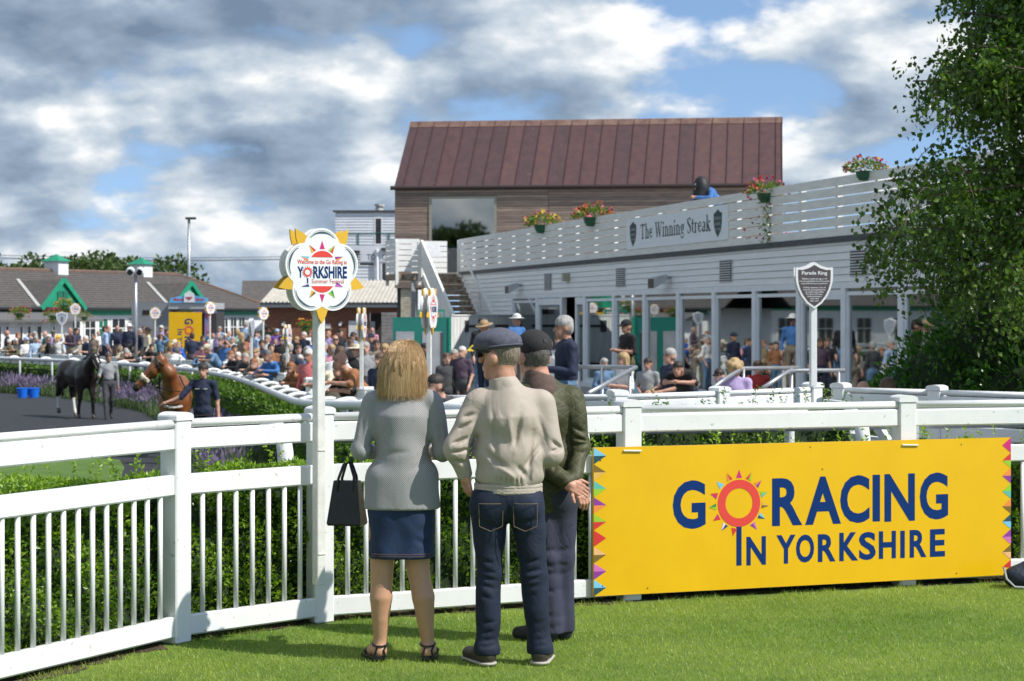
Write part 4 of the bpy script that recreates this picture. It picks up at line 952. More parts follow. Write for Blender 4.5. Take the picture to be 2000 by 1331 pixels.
# ---- the glass front's steps rails
def handrail(label, pts, legs):
    t = thing('handrail', label, 'handrail', pts[0][:2] + (-.08,)); MB().tube(pts, .03, 8).build('rail', steel, t, True)
    for x, y, z in legs: MB().tube([(x, y, gz(x, y) - .05), (x, y, z)], .024, 8).build('leg', steel, t, True)
Y = 27.5
handrail('grey tubular handrail in front of the glass front, slanting end to the right', [at(1128, 717, 28.5), at(1180, 717, 28.3), at(1242, 718, 28), at(1150, 768, 25.2)], [at(1131, 717, 28.5), at(1176, 717, 28.3), at(1230, 719, 28)])
handrail('grey handrail dipping beside the curly blonde woman', [at(1394, 757, 28), at(1420, 738, 28.5), at(1450, 720, 29), at(1560, 719, 29.5)], [at(1452, 720, 29), at(1545, 719, 29.4)])
handrail('grey handrail by the glass door behind the shield sign', [at(1490, 758, 27), at(1540, 726, 27.6), at(1560, 724, 28), at(1650, 724, 28)], [at(1638, 724, 28), at(1546, 725, 27.8)])
# ------------------------------------------------------------------ yellow board on the fence
yellow = M('banner_yellow', (.80, .47, .006), .27, .06, 2.5, .12, 2.2, col2=(.75, .43, .005), speck=((.42, .26, .02), 34, .75))
navy = M('print_navy', (.004, .032, .15), .5, .05, spec=.15); red = M('print_red', (.72, .055, .04), .45, .05)
CT = {'m': (.60, .02, .17), 'r': (.62, .03, .03), 'o': (.80, .25, .05), 'g': (.30, .52, .03), 'd': (.03, .22, .05), 'b': (.18, .52, .72), 't': (.10, .45, .35), 'p': (.25, .04, .30), 'k': (.62, .15, .45), 'n': (.02, .05, .18), 'w': (.72, .62, .75), 'y': (.72, .42, .08), 'u': (.20, .12, .02), 's': (.02, .07, .09), 'l': (.80, .45, .20)}
CM = {k: M('print_' + k, v, .45, .05) for k, v in CT.items()}
SUNC = ['mm', 'rg', 'op', 'gt', 'yu', 'bs', 'kp', 'ul', 'rr', 'nw', 'rm', 'gd', 'mr', 'bb', 'or']
def ring_sun(fr, cx, cz, ro, ri, par, t, spikes=True, colm=None, n=40):
    mb = MB(); o, U, V, Nn = (Vector(k) for k in fr); vs = []
    for k in range(n):
        a = 2 * math.pi * k / n
        for r in (ri, ro): vs.append(o + U * (cx + r * math.cos(a)) + V * (cz + r * math.sin(a)) + Nn * t)
    mb.add(vs, [(2 * k, 2 * k + 1, (2 * k + 3) % (2 * n), (2 * k + 2) % (2 * n)) for k in range(n)]); s = mb.build('sun_ring', colm or red, par)
    if spikes:
        for k in range(15):
            a = math.pi / 2 - 2 * math.pi * k / 15; q = Vector((math.cos(a), math.sin(a))); p = Vector((-q.y, q.x))
            if 6.6 < k < 7.9: continue
            for sgn, c in ((1, SUNC[k][0]), (-1, SUNC[k][1])):
                b0 = q * ro * 1.08; b1 = b0 + p * sgn * ro * .14; tp = q * ro * 1.42; mb = MB()
                w = lambda d: o + U * (cx + d.x) + V * (cz + d.y) + Nn * t
                mb.add([w(b0), w(b1), w(tp)], [(0, 1, 2) if sgn < 0 else (2, 1, 0)]); mb.build('ray', CM[c], s)
    return s
def banner():
    A = np.array([.504, 12.40]); B = np.array([3.36, 13.44]); F = Face(A, B - A); L = float(np.linalg.norm(B - A)); z0, z1 = .05, .975
    t = thing('banner_board', 'yellow GO RACING IN YORKSHIRE board cable tied to the white fence', 'sign', F.p(L / 2, 0))
    bx(F, 'board', yellow, t, 0, L, z0, z1, -.012, .012)
    # print positions measured as fractions of the board
    def q(x, y):
        u = (x - 66) / (1934 - 66); top = lerp(80, 28, u); bot = lerp(752, 630, u); v = (y - top) / (bot - top)
        k = 12.40 / 13.44; s = u * k / (1 - u * (1 - k)) if False else u / (u + (1 - u) * 13.44 / 12.40) ; return s * L, z1 - v * (z1 - z0)
    fr = F.fr(0, 0, .012)
    for ch, xa, xb, ya, yb in (('G', 420, 567, 225, 443), ('R', 865, 1000, 212, 424), ('A', 1013, 1173, 204, 417), ('C', 1170, 1301, 198, 410), ('I', 1315, 1348, 195, 402), ('N', 1368, 1504, 190, 400), ('G', 1526, 1653, 184, 391),
                               ('I', 705, 728, 425, 605), ('N', 750, 837, 474, 602), ('Y', 884, 970, 466, 594), ('O', 972, 1053, 463, 588), ('R', 1070, 1149, 460, 583), ('K', 1166, 1250, 452, 578), ('S', 1254, 1329, 449, 573), ('H', 1343, 1419, 444, 566), ('I', 1439, 1459, 442, 563), ('R', 1481, 1556, 437, 559), ('E', 1572, 1639, 433, 555)):
        xm = (xa + xb) / 2; u0 = q(xa, ya)[0]; u1 = q(xb, ya)[0]; v1 = q(xm, ya)[1]; v0 = q(xm, yb)[1]
        mb = MB()
        if ch == 'I': mb.add([Vector(F.p(a, b, .0135)) for a, b in ((u0, v0), (u1, v0), (u1, v1), (u0, v1))], [(0, 1, 2, 3)])
        else: put_glyph(mb, ch, fr, (u0, u1, v0, v1), .0015, .030)
        mb.build('letter', navy, t)
    c = q(717, 326); ro = (q(812, 326)[0] - q(622, 326)[0]) / 2; ring_sun(fr, c[0], c[1], ro, ro * .64, t, .0018)
    # zig-zag edges
    cl = ['bs', 'uy', 'tg', 'po', 'gr', 'rr', 'lu', 'kp', 'bs']; cr = ['mm', 'rg', 'op', 'gt', 'ou', 'sb', 'pk', 'ul', 'r.']
    for side, cols in ((0, cl), (1, cr)):
        n = len(cols); hh = (z1 - z0) / n; wd = .085
        for k, c2 in enumerate(cols):
            zt = z1 - k * hh; zm = zt - hh / 2; zb = zt - hh; u0, ut = (0, wd) if side == 0 else (L, L - wd * .8)
            for c_, za, zb_ in ((c2[0], zt, zm), (c2[1], zm, zb)):
                if c_ == '.': continue
                mb = MB(); mb.add([F.p(u0, za, .0135), F.p(u0, zb_, .0135), F.p(ut, zm, .0135)], [(0, 1, 2) if side == 0 else (2, 1, 0)]); mb.build('edge_triangle', CM[c_], t)
    tie = M('cable_tie', (.75, .70, .62), .5); hole = M('hole_dark', (.02, .015, .01), .9)
    for x, y in ((238, 93), (1482, 63)): u, v = q(x, y); MB().tube([F.p(u - .06, v + .002, .018), F.p(u + .06, v - .002, .018)], .006, 6).build('cable_tie', tie, t)
    for x, y in ((95, 138), (1036, 74), (1712, 60), (307, 712), (1690, 628), (105, 705), (1090, 172)): u, v = q(x, y); bx(F, 'nail_hole', hole, t, u - .004, u + .004, v - .004, v + .004, .011, .0135)
banner()
# dark bag on the grass at the right edge
bg = Body(.03); Yb = 13.15; X0 = xat(1995, Yb); bg.ell((X0, Yb, .07), (.12, .10, .08)); bg.ell((X0 + .08, Yb, .10), (.10, .09, .09)); bg.cap((X0 - .08, Yb - .03, .10), (X0 + .06, Yb - .02, .16), .03)
bt = thing('rucksack', 'navy rucksack slumped on the grass at the right end of the yellow board', 'bag', (X0, Yb, 0)); bt_m = bg.mesh('bag_body', [M('navy_nylon', (.012, .018, .035), .6, .3, 20, .3, 40)], .012); o = link('bag_body', bt_m, bt); o.location = (-X0, -Yb, 0)
mb = MB(); mb.tube([(X0 - .13, Yb - .06, .14), (X0 - .12, Yb - .09, .07), (X0 - .07, Yb - .11, .02), (X0 + .04, Yb - .12, .015)], .008, 6); mb.build('strap', M('strap_grey', (.35, .36, .37), .6), bt)

# ------------------------------------------------------------------ rose signs and shields on poles
def arcpt(c, r, a): return (c[0] + r[0] * math.cos(a), c[1] + r[1] * math.sin(a))
def rose_outline():
    """five broad petals, as (u,v) in units of the sign radius"""
    P = []
    for j in range(150):
        th = 2 * math.pi * j / 150; best = .3
        for k in range(5):
            a0 = math.pi / 2 + 2 * math.pi * k / 5; dt = .50 * math.cos(th - a0); q = dt * dt - (.25 - .48 ** 2)
            if q >= 0: best = max(best, dt + math.sqrt(q))
        P.append((best * math.cos(th), best * math.sin(th)))
    return P
LEAF5 = [[(.135 * w * math.cos(a + math.pi / 2) + r * math.cos(a), .135 * w * math.sin(a + math.pi / 2) + r * math.sin(a)) for w, r in ((-1.0, .66), (-1.15, .84), (-.75, 1.0), (0, 1.17), (.75, 1.0), (1.15, .84), (1.0, .66))] for a in (math.pi / 2 + math.pi / 5 + 2 * math.pi * k / 5 for k in range(5))]
sign_w = M('sign_gloss', (.80, .80, .79), .35, .05, 5); sign_y = M('sepal_yellow', (.72, .42, .03), .45, .1, 6); sign_d = M('petal_shadow', (.05, .10, .13), .5); ink = M('ink_grey', (.12, .13, .14), .6)
pink = M('script_red', (.55, .10, .09), .6)
def rose_sign(label, x, y, zc, r, face_a, zfoot, detail=False, pole_w=.052, gap=.085, pole_a=None, group=None):
    """two facing boards with a pole between; face_a = direction the front looks"""
    n = np.array([math.cos(face_a), math.sin(face_a), 0]); U = np.array([-n[1], n[0], 0]); t = thing('rose_sign', label, 'sign', (x, y, zfoot), 0, group)
    ol = [(u * r * 1.02, v * r * 1.12) for u, v in rose_outline()]
    for sg, nm in ((1, 'front_panel'), (-1, 'back_panel')):
        o = np.array([x, y, zc]) + n * sg * gap / 2; fr = (o, U * sg, (0, 0, 1), n * sg)
        mb = MB(); mb.prism(ol, fr, -.012, .006); p = mb.build(nm, sign_w, t)
        for lf in LEAF5:
            mb = MB(); mb.prism([(u * r * 1.03, v * r * 1.13) for u, v in lf], fr, -.012, .0045, 0); mb.build('sepal', sign_y, p)
        T = .0075
        def segm(cz, up, rr=.345):
            mb = MB(); k = 14; a0, a1 = R(32), R(148); pts = [Vector(o) + Vector(U * sg) * (rr * r * math.cos(a)) + Vector((0, 0, 1)) * (cz * r + (1 if up else -1) * (rr * r * math.sin(a) - rr * r * math.sin(a0))) + Vector(n * sg) * T for a in np.linspace(a0, a1, k)]
            mb.add(pts, [tuple(range(k)) if up else tuple(range(k - 1, -1, -1))]); return mb.build('sun_half', red, p)
        for cz, up in ((.36, True), (-.37, False)):
            s = segm(cz, up)
            for k, cc in enumerate(('ob', 'yr', 'mm', 'gr', 'po') if up else ('nw', 'uy', 'mm', 'dg', 'pk')):
                a = R(160 - 35 * k); base = cz * r + (-1 if up else 1) * .345 * r * math.sin(R(32)); q = Vector((math.cos(a), math.sin(a) * (1 if up else -1))); pp = Vector((-q.y, q.x))
                for sgn in (1, -1):
                    pts = [q * .39 * r, q * .39 * r + pp * sgn * .07 * r, q * .60 * r]; mb = MB(); mb.add([Vector(o) + Vector(U * sg) * d.x + Vector((0, 0, 1)) * (base + d.y) + Vector(n * sg) * T for d in pts], [(0, 1, 2)]); mb.build('ray', CM[cc[0 if sgn > 0 else 1]], s)
        m2 = MB(); put_text(m2, 'Welcome to the Go Racing in', fr, -.66 * r, .66 * r, .19 * r, .105 * r, T, .01); m2.build('lettering', red, p)
        m2 = MB(); put_glyph(m2, 'Y', fr, (-.66 * r, -.50 * r, -.16 * r, .12 * r), T, .03); put_text(m2, 'RKSHIRE', fr, -.24 * r, .67 * r, -.16 * r, .28 * r, T, .03)
        m2.box(tuple(np.array(o) + U * sg * (-.39 * r) + n * sg * T + np.array([0, 0, -.235 * r])), (.03 * r, .002, .14 * r), math.atan2(U[1] * sg, U[0] * sg)); m2.build('lettering', navy, p)
        ring_sun(fr, -.39 * r, -.02 * r, .115 * r, .07 * r, p, T, detail)
        if detail:
            m2 = MB(); put_text(m2, 'Summer Festival', fr, -.28 * r, .58 * r, -.30 * r, .11 * r, T); m2.build('lettering', pink, p)
            for k in range(5):                   # curled petal edges drawn in slate blue
                a0 = math.pi / 2 + 2 * math.pi * k / 5; c = (.50 * math.cos(a0), .50 * math.sin(a0)); mb = MB(); vs = []; ns = 15
                for j in range(ns):
                    a = a0 + R(-50 + j * 100 / (ns - 1)); wv = .035 * math.sin(math.pi * j / (ns - 1)) ** 2
                    for rr in (.405, .385 - wv): vs.append(Vector(o) + Vector(U * sg) * ((c[0] + rr * math.cos(a)) * r * 1.02) + Vector((0, 0, 1)) * ((c[1] + rr * math.sin(a)) * r * 1.12) + Vector(n * sg) * .0068)
                mb.add(vs, [(2 * j, 2 * j + 1, 2 * j + 3, 2 * j + 2) for j in range(ns - 1)]); mb.build('petal_edge', sign_d, p)
                mb = MB(); vs = []
                for j in range(ns):
                    a = a0 + R(-56 + j * 112 / (ns - 1))
                    for rr in (.432, .424): vs.append(Vector(o) + Vector(U * sg) * ((c[0] + rr * math.cos(a)) * r * 1.02) + Vector((0, 0, 1)) * ((c[1] + rr * math.sin(a)) * r * 1.12) + Vector(n * sg) * .0068)
                mb.add(vs, [(2 * j, 2 * j + 1, 2 * j + 3, 2 * j + 2) for j in range(ns - 1)]); mb.build('petal_line', ink, p)
    pa = face_a if pole_a is None else pole_a
    MB().box((x, y, (zfoot + zc) / 2), (pole_w, pole_w, zc - zfoot), pa, bev=.004).build('pole', white_old, t)
    return t
P2 = FENCE[4]
sx, sy = xat(622.5, 11.52), 11.52
big = rose_sign('large rose shaped welcome sign on a white pole tied to the near fence post', sx, sy, zat(531, 11.52), .228, R(-90 + 26), .24, True, .055, .10, R(42))
tie = M('cable_tie', (.75, .70, .62), .5)
for z in (.42, 1.02): MB().box((sx + .004, sy + .01, z), (.064, .075, .006), R(42)).build('cable_tie', tie, big)
for lab, px, py, Y, ang in (('small rose sign on a pole in front of the green gable', 147, 604, 79, -82), ('small rose sign in front of the grey trailer', 303, 612, 77, -78), ('small rose sign turned aside by the right end of the yellow upright board', 410, 602, 74, -45),
                            ('small rose sign turned aside before the left edge of the brick block', 514, 613, 72, -48), ('rose sign seen edge on beside the edge on shield, before the brick wall', 561, 655, 42.5, -8), ('rose sign seen nearly edge on left of the blonde woman', 706, 632, 29, -4), ('tall rose sign seen nearly edge on before the teal display', 838, 604, 21.8, -12)):
    x = xat(px, Y); rose_sign(lab, x, Y, zat(py, Y), .21, R(ang), gz(x, Y) - .05, group='rose signs round the ring')
SHI = [(-.5, .38), (-.36, .375), (-.17, .42), (0, .5), (.17, .42), (.36, .375), (.5, .38), (.5, .20), (.485, .05), (.43, -.10), (.34, -.25), (.2, -.40), (0, -.52), (-.2, -.40), (-.34, -.25), (-.43, -.10), (-.485, .05), (-.5, .20)][::-1]
brown = M('shield_brown', (.085, .068, .072), .5, .1, 6)
def shield_sign(label, x, y, zc, w, h, face_a, zfoot, lines, panel=None, inkm=None):
    n = np.array([math.cos(face_a), math.sin(face_a), 0]); U = np.array([-n[1], n[0], 0]); t = thing('shield_sign', label, 'sign', (x, y, zfoot))
    for sg in (1, -1):
        o = np.array([x, y, zc]) + n * sg * .035; fr = (o, U * sg, (0, 0, 1), n * sg)
        mb = MB(); mb.prism([(u * w, v * h) for u, v in SHI], fr, -.015, .006); p = mb.build('panel', sign_w, t)
        if panel: mb = MB(); mb.prism([(u * w * .875, v * h * .885 - .003) for u, v in SHI], fr, .0, .0075); mb.build('inlay', panel, p)
        for txt, a, b, hh, vv in lines:
            m2 = MB(); put_text(m2, txt, fr, a * w, b * w, vv * h, hh * h, .009, .018 if hh > .06 else .012); m2.build('lettering', inkm or sign_w, p)
    MB().box((x, y, (zfoot + zc - .1) / 2 + .02), (.055, .055, zc - .1 - zfoot), face_a, bev=.004).build('pole', white, t); return t
Yp = 17.35
shield_sign('brown Parade Ring shield sign with rules for children on a white post', xat(1588, Yp), Yp, zat(557, Yp), .335, .40, R(-90 + 9), 1.16, [('Parade Ring', -.34, .34, .072, .225), ('Children under the age of 12', -.345, .335, .03, .118), ('are not permitted into the parade', -.41, .40, .03, .068), ('ring while horses are present.', -.36, .35, .03, .018),
    ('Children between 12 & 15', -.305, .295, .03, -.072), ('must be accompanied by', -.305, .295, .03, -.120), ('an adult responsible', -.245, .24, .03, -.168), ('for them and must', -.225, .215, .03, -.216), ('seek permission', -.195, .19, .03, -.264), ('each time', -.12, .115, .03, -.312), ('they visit.', -.12, .115, .03, -.360)], brown)
grey_sh = M('shield_grey', (.33, .37, .43), .5)
x = xat(121, 75.2); shield_sign('pale shield sign with the number 1 on a thick white post', x, 75.2, zat(622, 75.2), .42, .52, R(-90 + 12), gz(x, 75.2), [('1', -.10, .10, .34, -.24), ('PARADE RING', -.36, .36, .07, .2)], grey_sh, ink)
x = xat(491, 50.5); shield_sign('shield sign seen edge on over the leaning crowd', x, 50.5, zat(640, 50.5), .40, .48, R(-6), gz(x, 50.5), [], grey_sh)

# ------------------------------------------------------------------ teal display and plank gate
def teal():
    Y = 56.; F = Face((xat(767, Y), Y), (1, 0)); W1 = F.upx(880); zf = gz(xat(820, Y), Y); zt = zat(620, Y); t = thing('display_panel', 'teal display wall with two pale pictures left of the plank gate', 'display', F.p(W1 / 2, zf))
    te = M('teal_gloss', (.02, .20, .165), .3, .1, 2); bx(F, 'panel', te, t, 0, W1, zf, zt, -.06, 0); pw = M('picture_pale', (.45, .47, .49), .5, .25, 1.6, col2=(.27, .30, .33)); pd = M('picture_dark', (.08, .08, .09), .5)
    bx(F, 'picture', pw, t, F.upx(773), F.upx(809), zf + .2, zat(648, Y), 0, .012); q = bx(F, 'picture', pw, t, F.upx(825), F.upx(863), zf + .2, zat(648, Y), 0, .012); bx(F, 'picture_strip', pd, q, F.upx(860), F.upx(866), zf + .2, zat(650, Y), .012, .016)
    bx(F, 'edge_trim', M('trim_green', (.02, .30, .20), .4), t, W1 - .05, W1 + .02, zf, zt + .01, -.07, .03)
    Y2 = 58; G = Face((xat(817, Y2), Y2), (1, 0)); bx(G, 'back_rail', M('trim_green', (.02, .3, .2)), t, 0, G.upx(869), zat(609, Y2), zat(605, Y2), 0, .06); bx(G, 'back_post', MATS['trim_green'], t, G.upx(866), G.upx(869), -.2, zat(609, Y2), 0, .06); bx(G, 'back_post', MATS['trim_green'], t, 0, .05, -.2, zat(609, Y2), 0, .06)
    a = np.array([xat(881, 56.2), 56.2]); b = np.array([xat(1003, 59.4), 59.4]); P = Face(a, b - a); L = float(np.linalg.norm(b - a)); g = thing('plank_gate', 'white vertical plank gate wall with black strap hinges below the stairs', 'gate', P.p(L / 2, -.2))
    pm = M('gate_plank', (.66, .67, .66), .65, .2, 3, .15, 20, stretch=(5, 5, .4)); n = int(L / .17)
    for k in range(n): bx(P, 'plank', pm, g, L * k / n + .004, L * (k + 1) / n - .004, -.28, 1.78 + .0 * k, random.uniform(-.045, -.038), 0)
    bx(P, 'top_rail', pm, g, 0, L, 1.78, 1.82, -.05, .02); hm = M('hinge_black', (.05, .055, .06), .5)
    for px in (911,):
        u = P.upx(px)
        for z in (1.45, .35): bx(P, 'strap_hinge', hm, g, u, u + .95, z, z + .07, .004, .02); bx(P, 'hinge_plate', hm, g, u - .1, u + .1, z - .13, z + .2, .004, .024)
    u = P.upx(992)
    for z in (1.45,): bx(P, 'strap_hinge', hm, g, u - .8, u, z, z + .07, .004, .02)
teal()
# ------------------------------------------------------------------ food trailer with upright board
def trailer():
    Y = 82.; F = Face((xat(257, Y), Y), (1, -.05)); U = F.upx; Z = lambda p: zat(p, Y); zf = -.36; t = thing('food_trailer', 'grey food trailer with blue painted name arch on the roof', 'trailer', F.p(1.6, zf))
    gm = M('trailer_grey', (.21, .23, .255), .5, .1, 2); pale = M('trailer_pale', (.42, .43, .44), .5)
    bx(F, 'side_panel', gm, t, 0, U(331), zf + .3, Z(591), -2.2, 0); bx(F, 'hatch_inside', M('hatch_dark', (.05, .05, .055), .8), t, U(331), U(418), zf + .3, Z(609), -2.2, -.5)
    bx(F, 'roof', pale, t, U(331), U(418), Z(604), Z(592), -2.2, .25); bx(F, 'counter', pale, t, U(331), U(418), zf + .3, zf + 1.1, -.5, 0); bx(F, 'end_post', M('poster_blue', (.10, .25, .5), .5, .6, 3, col2=(.5, .08, .12)), t, U(400), U(406), zf + .3, Z(604), -.4, .05); bx(F, 'hatch_flag', MATS['poster_blue'], t, U(378), U(424), Z(612), Z(606), .1, .14)
    bx(F, 'side_window', M('hole_dark', (.02, .02, .02)), t, U(279), U(296), Z(615), Z(606), 0, .02)
    for px in (275, 310, 360, 395): MB().tube([F.p(U(px), zf + .28, -.2), F.p(U(px), zf + .28, .0)], .29, 14).build('wheel', M('tyre', (.02, .02, .02), .8), t)
    pts = [(0, 0), (1, 0), (1, .62)] + [(1 - k / 10, .62 + .42 * math.sin(math.pi * k / 10)) for k in range(1, 10)] + [(0, .62)]
    a, b = U(335), U(409); h = Z(578) - Z(592); mb = MB(); mb.prism([(x * (b - a), y * h) for x, y in pts], F.fr(a, Z(592), .26), 0, .05); s = mb.build('name_arch', M('arch_blue', (.13, .42, .72), .5, .2, 2), t)
    mb = MB(); put_text(mb, 'Mersea', F.fr(a, Z(592), .312), .10 * (b - a), .40 * (b - a), .28 * h, .40 * h, .002, .04); put_text(mb, 'Diner', F.fr(a, Z(592), .312), .62 * (b - a), .92 * (b - a), .28 * h, .40 * h, .002, .04); mb.build('lettering', M('arch_red', (.45, .06, .10), .5), s)
    mb = MB(); mb.prism([(-.22, 0), (.22, 0), (.2, .34), (.08, .42), (0, .48), (-.08, .42), (-.2, .34)], F.fr(U(373), Z(591), .32), 0, .03); c = mb.build('crest', M('crest_white', (.75, .77, .8), .5), s)
    mb = MB(); mb.prism([(-.16, .22), (.16, .22), (.0, .08)][::-1], F.fr(U(373), Z(591), .352), 0, .01); mb.build('crest_mark', MATS['arch_red'], c)
    Yb = 76.; B = Face((xat(330, Yb), Yb), (1, -.03)); W1 = B.upx(394); zt, zb = zat(610, Yb), gz(xat(360, Yb), Yb); y = thing('banner_board', 'yellow GO RACING board stood on end beside the trailer', 'sign', B.p(W1 / 2, zb))
    bx(B, 'board', yellow, y, 0, W1, zb, zt, -.02, .02)
    # the print runs downwards: rotate the frame by a quarter turn
    fr = (B.p(0, zt, .02), (0, 0, -1), tuple(B.u), tuple(B.n)); Hh = zt - zb
    k = W1 / .92
    def put(ch, s0, s1, v0, v1): mb = MB(); put_glyph(mb, ch, fr, (s0 * k, s1 * k, v0 * k, v1 * k), .004, .03); mb.build('letter', navy, y)
    put('G', .18, .34, .44, .68); put('R', .68, .84, .44, .68); put('A', .85, 1.02, .44, .68); put('C', 1.03, 1.18, .44, .68)
    for i, c in enumerate('INYORKS'): s = (.47, .54, .70, .82, .94, 1.06, 1.18)[i]; put(c, s, s + (.025 if c == 'I' else .1), .24, .37 if c != 'I' else .42)
    ring_sun(fr, .51 * k, .56 * k, .115 * k, .075 * k, y, .004)
trailer()

# ------------------------------------------------------------------ lamp posts, floodlights, wires
def lamp(label, px, ytop, Y, r, kind):
    x = xat(px, Y); z0 = gz(x, Y); zt = zat(ytop, Y); t = thing('lamp_post', label, 'lamp post', (x, Y, z0)); MB().tube([(x, Y, z0), (x, Y, (z0 + zt) / 2), (x, Y, zt)], [r, r * .85, r * .7], 10).build('pole', steel, t, True)
    if kind == 'pair':
        for s in (-1, 1):
            MB().tube([(x, Y, zt - .05), (x + s * .16, Y, zt - .02)], .03, 6).build('arm', steel, t)
            MB().tube([(x + s * .19 + s * .04, Y + .12, zt - .02), (x + s * .19, Y - .05, zt), (x + s * .17, Y - .22, zt - .05)], [.10, .17, .15], 10).build('lamp_head', M('lamp_white', (.72, .73, .74), .4), t)
            MB().tube([(x + s * .17, Y - .225, zt - .05), (x + s * .169, Y - .23, zt - .051)], .12, 10).build('lens', dark_glass, t)
    else: MB().box((x + .1, Y, zt + .03), (.55, .3, .12)).build('lamp_head', M('flood_black', (.04, .04, .045)), t)
lamp('grey lamp post with twin white floodlights left of the trailer', 265, 530, 76, .085, 'pair')
lamp('tall thin lamp post rising behind the slate roof', 369, 428, 108, .10, 'flat')
hb = M('flood_grey', (.42, .45, .48), .5)
for i, (px, py, lab) in enumerate(((1020, 561, 'grey floodlight on the white wall by the left end of the glazing'), (1311, 547, 'larger grey floodlight on the clapboards right of the second vent'))):
    u = BARF.upx(px); z = zat(py, BARF.p(u, 0)[1]); t = thing('floodlight', lab, 'floodlight', BARF.p(u, z, .03)); MB().tube([BARF.p(u, z + .05, .0), BARF.p(u, z + .05, .22)], .035, 8).build('bracket', steel, t)
    mb = MB(); q = []
    for nn, w, zz, hh in ((.14, .20, .05, .14), (.42, .24, -.08, .24)):
        for a, b in ((-1, -1), (1, -1), (1, 1), (-1, 1)): q.append(BARF.p(u + a * w - nn * .5, z + zz + b * hh / 2, nn))
    mb.add(q, [(0, 3, 2, 1), (4, 5, 6, 7), (0, 1, 5, 4), (1, 2, 6, 5), (2, 3, 7, 6), (3, 0, 4, 7)]); mb.build('housing', hb, t)
    mb = MB(); mb.add([tuple(np.array(p) + BARF.n * .003) for p in (np.array(q[4:]) * .86 + np.array(q[4:]).mean(0) * .14)], [(0, 1, 2, 3)]); mb.build('lens', dark_glass, t)
u = BARF.upx(1111); t = thing('sensor_box', 'small beige box on the white wall between two vents', 'box', BARF.p(u, 2.75, .02)); bx(BARF, 'case', M('beige_plastic', (.38, .36, .28), .5), t, u - .16, u + .16, 2.72, 2.93, .02, .16); bx(BARF, 'lid', M('beige_dark', (.26, .24, .17), .5), t, u + .09, u + .16, 2.71, 2.94, .161, .175)
wire = M('wire', (.12, .12, .13), .6)
for i, (y0, y1) in enumerate(((497, 501), (492, 497), (499, 503))):
    Y = 140 + i * 4; p0, p1 = at(-200, y0, Y), at(760, y1, Y); pts = [tuple(np.array(p0) + (np.array(p1) - np.array(p0)) * k / 12 - np.array([0, 0, .35 * math.sin(math.pi * k / 12)])) for k in range(13)]
    t = MB().tube(pts, .02, 4).build('power_line', wire); tag(t, ('upper', 'middle', 'lower')[i] + ' power line crossing the sky behind the slate roofs', 'wire', 'power lines')

# ------------------------------------------------------------------ flower baskets
fl_green = leafmat('basket_leaf', (.05, .12, .015), (.20, .30, .04), .5, .3)
def basket(label, x, y, z, r, seed, cols, trail=.0):
    g = np.random.default_rng(seed); t = thing('flower_basket', label, 'flowers', (x, y, z), 0, 'flower baskets'); mb = MB()
    mb.tube([(x, y, z - .55 * r), (x, y, z - .35 * r), (x, y, z)], [.35 * r, .5 * r, .6 * r], 10); mb.build('pot', M('pot_green', (.02, .12, .06), .5), t)
    n = 420; d = g.normal(0, 1, (n, 3)); d /= np.linalg.norm(d, axis=1)[:, None]; d[:, 2] = np.abs(d[:, 2]) * .9 - .25
    P = d * r * g.uniform(.5, 1.05, (n, 1)) * np.array([1.25, 1.0, .85]) + np.array([0, 0, .15 * r])
    if trail: m = g.uniform(0, 1, n) < .35; P[m, 2] = -g.uniform(0, trail, m.sum()); P[m, 0] = g.normal(.0, .28 * r, m.sum()); P[m, 1] = -.5 * r + g.normal(0, .1 * r, m.sum())
    V, F, tn = leaves(P, d, .22 * r, .6, .2, seed); o = link('foliage', fast_mesh('foliage', V, F, fl_green, tn), t); o['kind'] = 'stuff'
    for ci, c in enumerate(cols):
        m = 46; d = g.normal(0, 1, (m, 3)); d /= np.linalg.norm(d, axis=1)[:, None]; d[:, 2] = np.abs(d[:, 2]) - .15; P = d * r * g.uniform(.85, 1.12, (m, 1)) * np.array([1.25, 1, .9]) + np.array([0, 0, .15 * r])
        if trail: q = g.uniform(0, 1, m) < .3; P[q, 2] = -g.uniform(0, trail, q.sum()); P[q, 1] = -.55 * r
        V, F, tn = leaves(P, d, .17 * r, 1.1, .1, seed + ci + 1); o = link('blossom', fast_mesh('blossom', V, F, c, tn), t); o['kind'] = 'stuff'
FB_ = {k: leafmat('petal_' + k, tuple(v * .7 for v in c), c, .6, .25) for k, c in {'r': (.75, .06, .05), 'p': (.75, .16, .22), 'y': (.80, .50, .03), 'o': (.85, .22, .06), 'm': (.30, .03, .14)}.items()}
def wall_basket(px, py, label, seed, cols, r=.42, trail=0): u = BARF.upx(px); q = BARF.p(u, 0, .05); basket(label, q[0], q[1], zat(py, q[1]), r, seed, [FB_[c] for c in cols], trail)
wall_basket(1063, 440, 'yellow and coral flower basket on the terrace rail nearest the stairs', 51, 'yp')
wall_basket(1161, 425, 'coral red flower basket on the terrace rail left of the name board', 52, 'opm')
wall_basket(1502, 378, 'big trailing red and purple flower basket on the rail right of the name board', 53, 'rpm', .34, 1.0)
wall_basket(1695, 335, 'yellow and red flower basket on the rail behind the birch leaves', 54, 'yrm', .30)
for px, py, Y, lab, s, c in ((39, 612, 82, 'coral flower basket hanging on the white lean-to at far left', 55, 'po'), (104, 617, 83, 'pink and red flower basket on the lean-to left of the number shield', 56, 'pr'), (126, 597, 83.5, 'leafy orange flower basket below the green gable', 57, 'oy'), (165, 619, 86, 'small pink flower basket right of the lean-to', 58, 'p'), (598, 637, 81, 'yellow and red flower basket hanging on the brick wall', 59, 'yr')):
    basket(lab, *at(px, py, Y), .34 if px != 165 else .26, s, [FB_[k] for k in c], .3)
